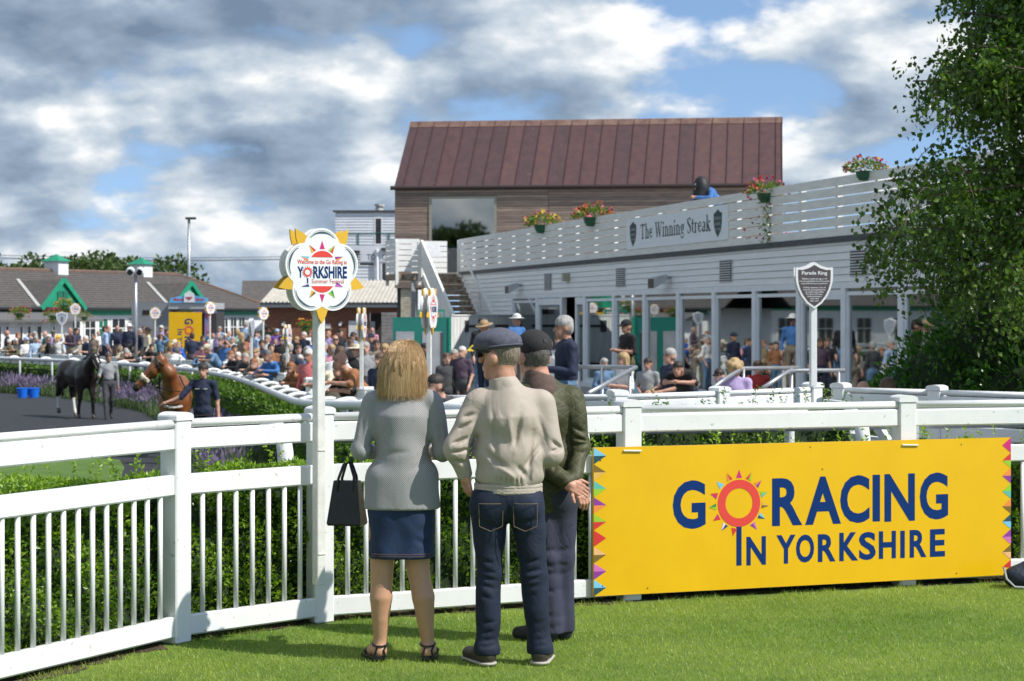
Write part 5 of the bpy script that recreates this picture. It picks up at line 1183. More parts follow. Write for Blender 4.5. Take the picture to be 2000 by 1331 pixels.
# blue buckets on the track edge
for i, px in enumerate((44, 66)):
    Y = 67.6 + .1 * i; x = xat(px, Y); z = ring_z(Y); t = thing('bucket', ('left' if i == 0 else 'right') + ' one of the two blue buckets on the track edge', 'bucket', (x, Y, z), 0, 'blue buckets'); bm = M('bucket_blue', (.01, .16, .75), .4)
    mb = MB(); mb.tube([(x, Y, z), (x, Y, z + .31)], [.155, .205], 14, cap=False); mb.tube([(x, Y, z + .01), (x, Y, z + .02)], .15, 14); mb.build('body', bm, t, True); mb = MB(); n = 14
    mb.tube([(x + .205 * math.cos(6.283 * k / n), Y + .205 * math.sin(6.283 * k / n), z + .315) for k in range(n + 1)], .012, 5); mb.build('rim', bm, t)

# ------------------------------------------------------------------ trees and the bush
bark = M('birch_bark', (.45, .42, .38), .8, .6, 6, .3, 20, col2=(.12, .10, .09), stretch=(1, 1, 3)); twig_m = M('twig', (.09, .06, .045), .8)
def birch():
    g = np.random.default_rng(61); bx0, by0 = 7.0, 20.4; t = thing('birch_tree', 'birch tree with hanging leafy twigs at the right edge', 'tree', (bx0, by0, -.1))
    mb = MB(); mb.tube([(bx0, by0, -.2), (bx0 + .05, by0, 2), (bx0 - .05, by0, 4.6), (bx0, by0, 8)], [.19, .16, .12, .04], 10); mb.build('trunk', bark, t, True)
    P = []; D = []; tw = MB(); lm = MB()
    edge = lambda z: interp(z, [1.4, 1.8, 2.2, 2.6, 3.1, 3.6, 4.2, 5.0, 7.0], [4.75, 4.05, 3.6, 3.42, 3.6, 3.95, 4.2, 4.5, 5.3])
    for b in range(64):
        z0 = g.uniform(2.0, 6.8); a = (g.uniform(2.75, 3.55) if b % 2 else g.uniform(2.3, 4.1)) if b < 52 else g.uniform(0, 6.28); zt = z0 + g.uniform(-.2, .7); rad = g.uniform(.72, 1.04) * (bx0 - edge(min(zt, 7))) if b < 52 else g.uniform(1.2, 2.4)
        e = np.array([bx0 + rad * math.cos(a), by0 + rad * math.sin(a) * .9, zt]); s = np.array([bx0, by0, z0 - .5]); mid = (s + e) / 2 + np.array([0, 0, .35]); lm.tube([tuple(s), tuple(mid), tuple(e)], [.035, .02, .008], 5)
        for k in range(40):
            f = g.uniform(.3, 1.0); p0 = (1 - f) ** 2 * s + 2 * f * (1 - f) * mid + f * f * e + g.normal(0, .16, 3); ln = g.uniform(.3, .95); dr = np.array([g.normal(-.15, .4), g.normal(0, .4), g.uniform(-.2, .35)]); pts = []
            for q in range(9):
                h = q / 8; p = p0 + dr * ln * h + np.array([0, 0, -.75 * ln * h * h])
                if p[0] < edge(p[2]) - .05 + .12 * math.sin(p[2] * 9 + k): break
                pts.append(p)
                for _ in range(4):
                    P.append(p + g.normal(0, .05, 3)); D.append([g.normal(0, .6), g.normal(0, .6), -1.0])
            if len(pts) > 2 and k % 3 == 0: tw.tube([tuple(p) for p in pts[::2]], .004, 3, cap=False)
    lm.build('limbs', twig_m, t, True); q = tw.build('twigs', twig_m, t); q['kind'] = 'stuff'
    P = np.array(P); V, F, tn = leaves(P, np.array(D), .064, .72, .2, 62); o = link('crown', fast_mesh('crown', V - np.array(t.location), F, leafmat('birch_leaf', (.028, .075, .010), (.12, .21, .025), .35, .34), tn), t); o['kind'] = 'stuff'
birch()
def bush():
    g = np.random.default_rng(71); t = thing('laurel_bush', 'big dark green laurel bush under the birch', 'bush', (5.3, 22.6, 0)); Ps = []; Ds = []; core = Body(.2)
    for c, r in (((c[0] * 1.08, c[1] + 2.1, c[2] * 1.3), (r[0], r[1], r[2] * 1.2)) for c, r in (((4.6, 20.5, .55), (.85, .8, .75)), ((5.2, 20.4, .95), (.9, .9, .95)), ((5.9, 20.2, 1.1), (1.0, .9, 1.1)), ((4.1, 20.4, .3), (.62, .6, .62)), ((6.6, 20, .9), (1, .9, 1.2)), ((5.6, 19.6, .5), (1.2, .6, .8)))):
        core.ell(c, tuple(k * .84 for k in r)); n = int(4200 * r[0] * r[2]); d = g.normal(0, 1, (n, 3)); d /= np.linalg.norm(d, axis=1)[:, None]
        Ps.append(np.array(c) + d * np.array(r) * (g.uniform(.84, 1.04, (n, 1)) + .06 * np.sin(d[:, :1] * 9 + d[:, 2:] * 7))); Ds.append(d + np.array([0, 0, .4]))
    o = link('stems', core.mesh('stems', [hedge_core], .08), t); o.location = -Vector(t.location)
    P = np.concatenate(Ps); D = np.concatenate(Ds); V, F, tn = leaves(P, D, .085, .5, .2, 72); o = link('foliage', fast_mesh('foliage', V - np.array(t.location), F, leafmat('laurel_leaf', (.022, .08, .012), (.095, .235, .03), .3, .32), tn), t); o['kind'] = 'stuff'
bush()
def outbuilding():  # added building out of view, put there for the glass front to reflect
    F = Face((-66, 95), (41.5, -6)); L = 41.9; zf = -.5; t = thing('outbuilding', 'white slate roofed outbuilding added beyond the left edge to be mirrored in the glass front', 'building', F.p(L / 2, zf)); wm = MATS['white_render']
    bx(F, 'wall', wm, t, 0, L, zf, 2.3, -5, 0); mb = MB(); mb.add([F.p(-.3, 2.3, .4), F.p(L + .3, 2.3, .4), F.p(L + .3, 4.2, -2.5), F.p(-.3, 4.2, -2.5), F.p(-.3, 2.3, -5.4), F.p(L + .3, 2.3, -5.4)], [(0, 1, 2, 3), (3, 2, 5, 4), (0, 3, 4), (1, 5, 2)]); mb.build('roof', MATS['slate'], t); bx(F, 'fascia', MATS['green_paint'], t, 0, L, 2.05, 2.28, 0, .08)
    for k in range(14): u = 1.2 + k * 2.9; window(F, t, u, u + 1.3, .35 if k % 3 else zf, 1.75, 0, .1, wm, dark_glass, bars=[u + .65], hb=[1.1], depth=.05, name='window' if k % 3 else 'door')
outbuilding()
def far_tree(name, label, x, y, h, r, seed, mat, nl=3200, ls=.38, trunk=True, group=None):
    g = np.random.default_rng(seed); z0 = -1.0; t = thing(name, label, 'tree', (x, y, z0), 0, group); mb = MB(); mb.tube([(x, y, z0), (x, y, z0 + h * .6)], [.22, .1], 7); mb.build('trunk', twig_m, t); P = []; D = []; core = Body(.5)
    for k in range(9):
        c = np.array([x + g.normal(0, r * .42), y + g.normal(0, r * .3), z0 + h * g.uniform(.42, .80)]); rr = r * g.uniform(.38, .62); n = nl // 9; d = g.normal(0, 1, (n, 3)); d /= np.linalg.norm(d, axis=1)[:, None]; rad = np.array([rr, rr, min(rr * .85, z0 + h - c[2])])
        P.append(c + d * rad * g.uniform(.7, 1.08, (n, 1))); D.append(d)
    V, F, tn = leaves(np.concatenate(P), np.concatenate(D), ls, .7, .2, seed); o = link('crown', fast_mesh('crown', V - np.array(t.location), F, mat, tn), t); o['kind'] = 'stuff'
ftm = leafmat('far_leaf', (.022, .05, .012), (.09, .14, .03), .6, .3)
for i, (px, ty, lab) in enumerate(((8, 507, 'leftmost dark tree top behind the slate ridge'), (52, 500, 'rounded tree top left of the first cupola'), (95, 503, 'tree top directly behind the first green cupola roof'), (150, 497, 'tallest tree top between the two cupolas'), (195, 499, 'bushy tree top left of the second cupola'), (240, 500, 'dense tree top just before the second cupola'), (285, 512, 'lower tree top right of the second cupola'))):
    Y = 128 + (i % 3) * 5; far_tree('far_tree', lab, xat(px, Y), Y, (zat(ty, Y) + 1.0) * 1.06, 2.9, 80 + i, ftm, 3600, .34, group='trees behind the stable row')
for i, (x, y, h) in enumerate(((-41, -46, 9.5), (-37, -48, 12.5), (-33, -46, 13), (-29, -50, 10))):
    far_tree('tree', ('first', 'second', 'third', 'fourth')[i] + ' tree of the row behind the viewer, seen only mirrored in the house window', x, y, h, 3.4, 95 + i, ftm, 1800, .7, group='trees behind the viewer')
# ------------------------------------------------------------------ people of the crowd
SKIN = [M('skin%d' % i, c, .55, .1, 20, sub=.0) for i, c in enumerate(((.52, .29, .21), (.47, .25, .175), (.58, .34, .26), (.40, .22, .15)))]
HAIRC = {'grey': (.36, .35, .34), 'white': (.62, .60, .56), 'brown': (.10, .06, .035), 'dark': (.03, .022, .018), 'blond': (.42, .29, .14), 'ginger': (.27, .10, .035), 'darkgrey': (.13, .125, .12), 'none': (.4, .22, .16)}
COLS = {'navy': (.016, .024, .055), 'black': (.012, .012, .014), 'white': (.72, .72, .70), 'cream': (.60, .53, .40), 'denim': (.10, .19, .32), 'pale blue': (.36, .48, .66), 'blue': (.05, .16, .42), 'pink': (.62, .28, .36), 'lilac': (.42, .33, .58), 'purple': (.13, .06, .30), 'plum': (.085, .055, .085),
        'olive': (.10, .10, .05), 'tan': (.36, .25, .14), 'teal': (.02, .25, .28), 'mint': (.30, .50, .38), 'taupe': (.22, .18, .14), 'grey': (.30, .31, .32), 'charcoal': (.05, .052, .058), 'red': (.45, .04, .035), 'coral': (.62, .17, .17), 'yellow': (.66, .46, .04), 'rust': (.28, .12, .05), 'royal': (.01, .10, .55)}
HM = {k: M('hair_' + k, v, .6, .35, 30, .3, 60, stretch=(1, 1, .3)) for k, v in HAIRC.items()}
TM = {k: M('cloth_' + k.replace(' ', '_'), v, .85, .22, 5, .35, 22) for k, v in COLS.items()}
for m_ in TM.values(): wrinkle(m_, 13, .5)
shoe_m = M('shoe_dark', (.03, .028, .027), .5); shade_m = M('sunglass_black', (.01, .01, .012), .15)
def rotx(p, c, a):
    y, z = p[1] - c[1], p[2] - c[2]; return (p[0], c[1] + y * math.cos(a) - z * math.sin(a), c[2] + y * math.sin(a) + z * math.cos(a))
def joints(pose):
    """joint positions of a 1.72 m figure facing -Y"""
    pel = (0, 0, .93); J = dict(pel=pel, waist=(0, 0, 1.09), chest=(0, .005, 1.27), neck=(0, .015, 1.44), head=(0, -.012, 1.595))
    for s, k in ((-1, 'l'), (1, 'r')):
        J['sh' + k] = (s * .175, .005, 1.385); J['el' + k] = (s * .235, .03, 1.12); J['wr' + k] = (s * .235, -.10, .90); J['hip' + k] = (s * .09, 0, .92); J['kn' + k] = (s * .10, -.015, .50); J['an' + k] = (s * .10, .02, .09); J['toe' + k] = (s * .13, -.15, .035)
    if pose == 'phone':
        for s, k in ((-1, 'l'), (1, 'r')): J['el' + k] = (s * .235, .0, 1.12); J['wr' + k] = (s * .075, -.27, 1.16)
        J['head'] = (0, -.035, 1.59)
    if pose == 'armup': J['elr'] = (.30, -.16, 1.46); J['wrr'] = (.10, -.13, 1.63)
    if pose == 'armsup':
        for s, k in ((-1, 'l'), (1, 'r')): J['el' + k] = (s * .30, -.14, 1.45); J['wr' + k] = (s * .09, -.16, 1.60)
    if pose in ('lean', 'bow'):
        a = R(40 if pose == 'lean' else 58)
        for k in ('waist', 'chest', 'neck', 'head', 'shl', 'shr'): J[k] = rotx(J[k], pel, a)
        h = J['head']; J['head'] = (h[0], h[1] + .02, h[2] + .045) if pose == 'lean' else h
        zz = J['shl'][2] - .10
        for s, k in ((-1, 'l'), (1, 'r')): J['el' + k] = (s * .27, J['shl'][1] - .10, zz - .02); J['wr' + k] = (s * .05, J['shl'][1] - .30, zz)
    if pose in ('sit', 'sitphone'):
        for k in list(J): J[k] = (J[k][0], J[k][1], J[k][2] - .45)
        for s, k in ((-1, 'l'), (1, 'r')):
            J['kn' + k] = (s * .12, -.44, .50); J['an' + k] = (s * .12, -.42, .09); J['toe' + k] = (s * .13, -.58, .035); J['wr' + k] = (s * .10, -.28, .60) if pose == 'sit' else (s * .07, -.27, .78)
    if pose == 'walk':
        J['knl'] = (-.1, -.16, .52); J['anl'] = (-.1, -.22, .10); J['toel'] = (-.12, -.40, .05); J['knr'] = (.1, .06, .50); J['anr'] = (.1, .26, .14); J['toer'] = (.1, .14, .04); J['wrr'] = (.25, .05, .88); J['ell'] = (-.25, -.02, 1.12); J['wrl'] = (-.27, -.26, 1.12)
    return J
def figure(pose, hair, slv, skirt=False, h=.024, fat=1.0, J=None, bare=False):
    J = J or joints(pose); b = Body(.035); p = b.p
    up = np.array(J['neck']) - np.array(J['pel']); up /= np.linalg.norm(up)
    fl = None
    b.ell(J['pel'], (.165 * fat, .118 * fat, .14), 3); b.ell(J['waist'], (.150 * fat, .112 * fat, .14), 2); b.ell(J['chest'], (.175 * fat, .115 * fat, .18), 2); b.cap(J['shl'], J['shr'], .066, tag=2)
    b.cap(J['chest'], J['waist'], .12, .115 * fat, 2); b.cap(J['neck'], tuple(np.array(J['neck']) - up * .12), .062, .12, 2)
    hd = np.array(J['head']); b.cap(J['neck'], tuple(hd + np.array([0, .01, -.04])), .054, .05, 0, .015)
    b.ell(hd + np.array([0, .012, .025]), (.074, .092, .098), 0, .012); b.ell(hd + np.array([0, -.030, -.055]), (.054, .058, .066), 0, .02)
    b.cap(hd + np.array([0, -.085, .005]), hd + np.array([0, -.104, -.028]), .010, .015, 0, .012)
    for s in (-1, 1): b.ell(hd + np.array([s * .074, .012, -.012]), (.014, .022, .032), 0, .006)
    if hair in ('short', 'bob', 'long', 'curly'):
        b.ell(hd + np.array([0, .014, .056]), (.087, .102, .084), 1, .006); b.ell(hd + np.array([0, .055, .0]), (.084, .062, .088), 1, .01)
    if hair == 'ring': b.ell(hd + np.array([0, .045, -.005]), (.081, .064, .052), 1, .006)
    if hair in ('bob', 'long'):
        for s in (-1, 1): b.cap(hd + np.array([s * .062, .02, .04]), hd + np.array([s * .072, .03, -.10 if hair == 'bob' else -.2]), .034, .030, 1, .015)
        b.cap(hd + np.array([0, .06, .02]), hd + np.array([0, .075, -.10 if hair == 'bob' else -.24]), .065, .05, 1, .02)
    if hair == 'curly':
        for a in range(10): t = a * .63; b.ell(hd + np.array([.08 * math.cos(t), .045 + .06 * math.sin(t), .04 - .012 * (a % 5)]), (.05, .05, .06), 1, .01)
        b.ell(hd + np.array([0, .06, -.05]), (.09, .06, .09), 1, .02)
    for k in 'lr':
        sh, el, wr = (np.array(J[n + k]) for n in ('sh', 'el', 'wr')); d = wr - el; d = d / (np.linalg.norm(d) + 1e-9)
        b.cap(sh, el, .058, .046 if slv else .050, 2, .03)
        if slv == 0: b.cap(sh + (el - sh) * .55, el, .047, .041, 0, .02)
        b.cap(el, wr, .044 if slv else .040, .034 if slv else .027, 2 if slv else 0, .02)
        b.cap(wr, wr + d * .07, .030, .034, 0, .012); b.cap(wr + d * .07, wr + d * .15 + np.array([0, 0, -.015]), .028, .014, 0, .015)
        hp, kn, an, to = (np.array(J[n + k]) for n in ('hip', 'kn', 'an', 'toe'))
        b.cap(hp, kn, .092 * fat, .062, 3, .02); b.cap(kn, an, .060, .046, 0 if bare else 3, .02)
        b.cap(an + np.array([0, .02, -.03]), to, .045, .036, 4, .012)
    if skirt: b.cap((0, 0, J['pel'][2]), (0, 0, J['pel'][2] - .36), .17, .20, 3, .03)
    b.disp = lambda X, Y, Z: (.004 * np.sin(Z * 31 + 9 * X + 5 * np.sin(Y * 13)) * np.sin(X * 23 + Z * 17)).astype(np.float32) * ((Z < hd[2] - .16))
    return b, J
FIG = {}
def person_mesh(pose, hair, slv, skirt, h, fat):
    k = (pose, hair, slv, skirt, h, fat)
    if k not in FIG:
        b, J = figure(pose, hair, slv, skirt, h, fat); FIG[k] = (b.mesh('body', [SKIN[0], HM['grey'], TM['navy'], TM['charcoal'], shoe_m], h), J)
    return FIG[k]
HATS = {}
def hat_mesh(kind, h=.014):
    if kind in HATS: return HATS[kind]
    b = Body(.012)
    if kind == 'cap': b.ell((0, .012, .062), (.092, .108, .082)); b.cap((-.035, -.09, .055), (.035, -.09, .055), .028, flat=(1, 1.6, .35)); b.cap((-.03, -.13, .048), (.03, -.13, .048), .026, flat=(1, 1.3, .35)); b.cut((0, 0, -1), -.028)
    if kind == 'flat': b.ell((0, .0, .068), (.100, .125, .058)); b.cap((-.04, -.10, .05), (.04, -.10, .05), .03, flat=(1, 1.3, .4)); b.cut((0, 0, -1), -.034)
    if kind == 'brim': b.ell((0, .012, .085), (.088, .104, .075)); b.cap((0, .012, .052), (0, .012, .053), .175, flat=(1, 1.1, .085))
    if kind == 'wide': b.ell((0, .012, .085), (.088, .104, .07)); b.cap((0, .012, .060), (0, .012, .061), .235, flat=(1, 1.05, .07))
    HATS[kind] = b.mesh('hat', [TM['navy']], h); return HATS[kind]
def face_mesh():
    if 'face' in HATS: return HATS['face']
    mb = MB()
    for s in (-1, 1):
        mb.tube([(s * .020, -.083, .016), (s * .031, -.0845, .0175), (s * .044, -.076, .015)], [.004, .0075, .004], 6); mb.tube([(s * .016, -.087, .036), (s * .034, -.087, .040), (s * .050, -.074, .034)], [.003, .005, .003], 5, 1)
    mb.tube([(-.022, -.083, -.066), (0, -.092, -.064), (.022, -.083, -.066)], [.003, .006, .003], 5, 2)
    HATS['face'] = mb.mesh('face_features', [M('eye_dark', (.03, .02, .018), .4), M('brow', (.10, .07, .05), .8), M('lips', (.34, .12, .10), .5)]); return HATS['face']
BOT = ['charcoal', 'navy', 'denim', 'taupe', 'charcoal', 'olive']
NP = [0]
def person(label, x, y, z, ang, pose='stand', hair='short', hc='grey', top='navy', slv=1, hat=None, hatc='navy', scale=1.0, bottom=None, skirt=False, h=.024, fat=1.0, shades=False, extra=None, group='racegoers round the parade ring'):
    NP[0] += 1; i = NP[0]; me, J = person_mesh(pose, hair, slv, skirt, h, fat); t = thing('person', label, 'person', (x, y, z), ang, group); t.scale = (scale,) * 3
    o = link('body', me, t)
    for k, m in enumerate((SKIN[i % 4], HM[hc], TM[top], TM[bottom or BOT[i % 6]], shoe_m)): o.material_slots[k].link = 'OBJECT'; o.material_slots[k].material = m
    hd = Vector(J['head']); tilt = R({'lean': 22, 'bow': 40, 'phone': 14, 'sitphone': 16}.get(pose, 0))
    if hat:
        q = link('hat', hat_mesh(hat), t); q.location = hd; q.rotation_euler = (tilt, 0, 0); q.material_slots[0].link = 'OBJECT'; q.material_slots[0].material = TM[hatc]
    if shades:
        mb = MB()
        for s in (-1, 1): mb.box((s * .033, -.090, .022), (.052, .02, .036), s * -.25, bev=.006)
        mb.box((0, -.097, .028), (.03, .01, .008)); [mb.box((s * .071, -.035, .026), (.006, .11, .008)) for s in (-1, 1)]
        q = link('sunglasses', mb.mesh('sunglasses', shade_m), t); q.location = hd; q.rotation_euler = (tilt, 0, 0)
    if y < 50 and hair != 'x':
        q = link('face_features', face_mesh(), t); q.location = hd; q.rotation_euler = (tilt * .25, 0, 0)
    if extra: extra(t, J)
    return t
HEADTOP = {}
def headtop(pose):
    J = joints(pose); return J['head'][2] + (.125 if pose not in ('bow',) else .09)
def racecard(col='yellow'):
    def f(t, J):
        w = (Vector(J['wrl']) + Vector(J['wrr'])) / 2; mb = MB(); mb.box((0, 0, 0), (.15, .012, .21)); q = link('racecard', mb.mesh('racecard', TM[col]), t); q.location = w + Vector((0, -.12, .03)); q.rotation_euler = (R(-55), 0, 0)
    return f
L_, R_, B_ = -75, 75, 180
CROWD = [
 (14, 645, 78, 'stand', L_, 'none', 'none', 'navy', 1, None, 0, 'bald person in navy jacket looking left at the far left edge'),
 (21, 663, 74, 'lean', 5, 'short', 'white', 'cream', 1, None, 1, 'white haired person in sunglasses and cream jacket at the far left rail'),
 (1, 669, 74.5, 'lean', -20, 'short', 'grey', 'white', 1, 'wide:cream', 0, 'person under a cream wide brimmed hat cut by the left edge'),
 (35, 650, 78, 'stand', 15, 'bob', 'ginger', 'black', 1, None, 0, 'red haired person in black behind the cream jacket'),
 (31, 661, 76, 'sit', 30, 'bob', 'white', 'charcoal', 1, None, 0, 'white haired person in charcoal seated beside the cream jacket'),
 (51, 659, 76, 'sit', 50, 'short', 'white', 'white', 0, 'cap:pale blue', 0, 'person in pale blue cap and white shirt facing right'),
 (42, 676, 74, 'bow', -30, 'short', 'grey', 'olive', 1, 'flat:olive', 0, 'low olive flat cap just above the rail at far left'),
 (70, 657, 76, 'sit', 40, 'bob', 'grey', 'pale blue', 1, None, 0, 'grey haired person in pale blue jacket looking right'),
 (67, 648, 80, 'stand', 60, 'short', 'grey', 'charcoal', 1, None, 0, 'grey haired person in dark coat behind the pale blue jacket'),
 (88, 647, 80, 'stand', -60, 'none', 'none', 'teal', 0, None, 0, 'bald pink headed person in teal shirt below the lean-to'),
 (104, 646, 79, 'stand', 30, 'short', 'grey', 'lilac', 1, 'flat:olive', 0, 'person in olive flat cap and lilac top left of the number post'),
 (84, 661, 75, 'lean', 170, 'short', 'brown', 'tan', 1, None, 0, 'brown haired person in tan coat with back turned'),
 (94, 657, 75.5, 'sit', -70, 'short', 'darkgrey', 'black', 1, None, 0, 'person in black track top leaning left beside the number post'),
 (114, 655, 76, 'sit', -20, 'short', 'brown', 'white', 0, 'cap:yellow', 0, 'person in yellow cap and white top behind the number post'),
 (138, 640, 75, 'phone', -40, 'ring', 'grey', 'plum', 1, None, 0, 'balding person in plum shirt reading right of the number post'),
 (149, 641, 79, 'stand', 60, 'short', 'dark', 'navy', 1, None, 0, 'dark haired person in navy half hidden behind the plum shirt'),
 (129, 651, 79, 'stand', 0, 'short', 'grey', 'charcoal', 1, None, 0, 'grey haired person in charcoal left of the plum shirt'),
 (168, 656, 75, 'phone', -50, 'short', 'white', 'navy', 0, None, 0, 'white haired person in navy polo reading above the dark horse'),
 (205, 637, 75, 'armup', 120, 'short', 'dark', 'pale blue', 0, None, 0, 'person in blue shirt with arm raised above the dark horse head'),
 (212, 636, 78, 'stand', -10, 'none', 'none', 'denim', 1, None, 0, 'bald person in denim shirt beside the raised arm'),
 (229, 636, 76, 'stand', 30, 'none', 'none', 'navy', 1, None, 0, 'bald person in navy suit over a lilac shirt'),
 (252, 633, 75.5, 'stand', -20, 'short', 'grey', 'navy', 1, 'brim:white', 0, 'person in white brimmed hat and dark navy jumper by the lamp post'),
 (240, 643, 78, 'stand', 20, 'short', 'grey', 'charcoal', 1, None, 0, 'grey haired person between the suit and the white hat'),
 (273, 642, 77, 'stand', -60, 'short', 'grey', 'navy', 1, None, 0, 'person in navy just right of the lamp post'),
 (288, 641, 75, 'stand', -70, 'long', 'blond', 'cream', 1, 'wide:black', 0, 'person with black wide hat, blond hair and cream shawl'),
 (281, 637, 79, 'stand', 10, 'short', 'brown', 'taupe', 1, None, 0, 'brown haired person behind the black wide hat'),
 (315, 636, 79, 'stand', -10, 'bob', 'white', 'lilac', 0, None, 1, 'person in sunglasses and lilac top before the grey trailer'),
 (313, 652, 75.5, 'armsup', 150, 'short', 'brown', 'denim', 1, None, 0, 'person in denim shirt with both arms raised before the trailer'),
 (325, 643, 78, 'stand', 60, 'short', 'dark', 'charcoal', 1, None, 0, 'dark haired person beside the raised denim arms'),
 (375, 651, 72, 'stand', 190, 'short', 'dark', 'navy', 0, None, 0, 'dark haired person in printed navy shirt before the yellow upright board'),
 (357, 664, 69, 'lean', -30, 'short', 'brown', 'royal', 0, 'cap:cream', 0, 'person in cream cap and bright blue top leaning on the rail'),
 (292, 671, 67, 'lean', 20, 'short', 'dark', 'black', 0, None, 0, 'dark haired person in black tee leaning over the rail above the brown horse'),
 (241, 682, 67, 'bow', 20, 'short', 'grey', 'cream', 0, None, 0, 'grey head bowed over the rail right of the dark horse'),
 (271, 685, 67, 'bow', -30, 'short', 'grey', 'charcoal', 0, None, 0, 'grey haired pink faced person low at the rail left of the brown horse'),
 (320, 677, 67, 'bow', 160, 'short', 'brown', 'taupe', 1, None, 0, 'brown haired head just behind the brown horse ears'),
 (332, 678, 66, 'lean', 150, 'curly', 'darkgrey', 'white', 0, None, 0, 'curly grey haired person in white behind the brown horse'),
 (405, 668, 59, 'lean', -15, 'short', 'dark', 'pink', 0, 'cap:navy', 0, 'person in navy cap and pink polo leaning on the rail'),
 (388, 692, 60, 'bow', 20, 'short', 'brown', 'denim', 1, None, 0, 'brown head resting low at the rail left of the pink polo'),
 (432, 673, 57, 'lean', -60, 'short', 'grey', 'denim', 0, 'cap:cream', 0, 'person in pale cap and denim blue shirt leaning left'),
 (427, 650, 74, 'stand', -20, 'none', 'none', 'lilac', 1, None, 0, 'bald person in lilac shirt right of the upright board'),
 (416, 651, 76, 'stand', 30, 'none', 'none', 'white', 0, None, 0, 'bald person in white standing beside the lilac shirt'),
 (423, 629, 84, 'stand', 20, 'short', 'dark', 'black', 1, None, 0, 'dark figure standing highest before the white windows'),
 (429, 638, 82, 'stand', -30, 'short', 'grey', 'pale blue', 1, None, 0, 'grey haired person in pale blue before the white windows'),
 (431, 661, 66, 'stand', -20, 'short', 'brown', 'charcoal', 1, None, 0, 'brown haired person in charcoal behind the pale cap'),
 (431, 693, 54, 'bow', 60, 'short', 'brown', 'white', 0, None, 0, 'brown haired person in white bent low over the rail'),
 (448, 646, 74, 'stand', -40, 'none', 'none', 'pale blue', 1, None, 0, 'bald person in pale blue shirt looking left in mid crowd'),
 (464, 643, 72, 'stand', 160, 'short', 'blond', 'mint', 0, None, 0, 'blond person in mint green top'),
 (471, 650, 66, 'stand', -60, 'long', 'blond', 'taupe', 1, None, 0, 'long haired blond person in taupe before the mint top'),
 (480, 627, 78, 'stand', 150, 'short', 'grey', 'pale blue', 1, None, 0, 'tall person in light blue shirt left of the edge on shield'),
 (500, 645, 66, 'stand', 120, 'short', 'dark', 'pale blue', 1, None, 0, 'person in light blue shirt right of the edge on shield'),
 (520, 635, 76, 'armsup', 170, 'short', 'dark', 'olive', 1, None, 0, 'person in olive coat with both arms up before the brick corner'),
 (443, 664, 60, 'armup', -20, 'bob', 'brown', 'blue', 0, None, 1, 'person in sunglasses with a hand raised to the head'),
 (480, 668, 58, 'stand', -20, 'long', 'ginger', 'tan', 1, None, 0, 'long ginger haired person behind the shield post'),
 (477, 685, 47.5, 'lean', -50, 'short', 'ginger', 'black', 1, None, 0, 'person in black leaning on the rail left of the shield post'),
 (511, 663, 58, 'stand', 15, 'short', 'dark', 'navy', 1, None, 0, 'bearded person in navy suit right of the shield post'),
 (541, 643, 72, 'stand', 20, 'short', 'brown', 'purple', 0, 'cap:pale blue', 0, 'person in purple top and pale blue cap before the brick wall'),
 (550, 643, 76, 'stand', 0, 'short', 'blond', 'white', 0, None, 0, 'fair haired person in white beside the purple top'),
 (549, 656, 62, 'phone', 10, 'short', 'dark', 'black', 0, None, 1, 'person in sunglasses and black tee holding food'),
 (566, 649, 68, 'stand', 20, 'short', 'dark', 'black', 0, None, 0, 'dark haired person in black right of the edge on rose sign'),
 (594, 649, 66, 'stand', -30, 'short', 'white', 'navy', 1, None, 0, 'white haired person in navy jacket and blue shirt by the brick wall'),
 (604, 647, 72, 'stand', 50, 'short', 'brown', 'white', 0, None, 0, 'brown haired person in white behind the white haired one'),
 (566, 671, 50, 'stand', 180, 'short', 'grey', 'charcoal', 1, None, 0, 'grey haired person in charcoal jacket seen from behind'),
 (551, 682, 44, 'lean', -40, 'short', 'darkgrey', 'blue', 1, None, 0, 'person in blue jacket leaning over the rail beside the edge on rose sign'),
 (575, 702, 41, 'bow', 20, 'short', 'white', 'navy', 1, 'cap:navy', 0, 'navy cap bent low at the rail'),
 (534, 703, 43, 'bow', -10, 'none', 'none', 'blue', 0, None, 0, 'bald head bent over the rail'),
 (519, 702, 44.5, 'bow', -20, 'bob', 'ginger', 'taupe', 1, None, 0, 'ginger head bent at the rail left of the bald head'),
 (604, 683, 38, 'stand', -30, 'short', 'white', 'coral', 1, None, 0, 'white haired person in coral scarf left of the big sign pole'),
 (596, 707, 36, 'lean', -40, 'bob', 'ginger', 'rust', 1, None, 1, 'ginger haired person in sunglasses leaning left of the big sign pole'),
 (601, 677, 42, 'stand', 20, 'short', 'grey', 'denim', 1, None, 0, 'grey haired person behind the coral scarf'),
 (501, 681, 52, 'stand', -20, 'short', 'brown', 'cream', 1, 'cap:tan', 0, 'person in tan cap and cream jacket below the suit'),
 (637, 678, 33, 'lean', 150, 'short', 'brown', 'white', 0, None, 0, 'person in white tee leaning with back turned right of the big sign pole'),
 (655, 655, 52, 'stand', 10, 'none', 'none', 'navy', 1, None, 1, 'bald person in sunglasses and navy coat facing the ring'),
 (642, 646, 64, 'stand', -30, 'none', 'none', 'lilac', 1, None, 0, 'bald person in lilac near the wall lamp'),
 (664, 643, 62, 'stand', 50, 'short', 'dark', 'black', 1, None, 0, 'dark haired person in black below the wall lamp'),
 (690, 649, 58, 'stand', -20, 'long', 'dark', 'pale blue', 1, None, 1, 'dark haired person in sunglasses and pale blue by the notice'),
 (666, 684, 46, 'stand', -30, 'short', 'brown', 'taupe', 1, None, 0, 'brown haired child eating in the crowd', .80),
 (678, 681, 44, 'lean', -30, 'short', 'grey', 'charcoal', 1, None, 0, 'grey haired person leaning beside the child'),
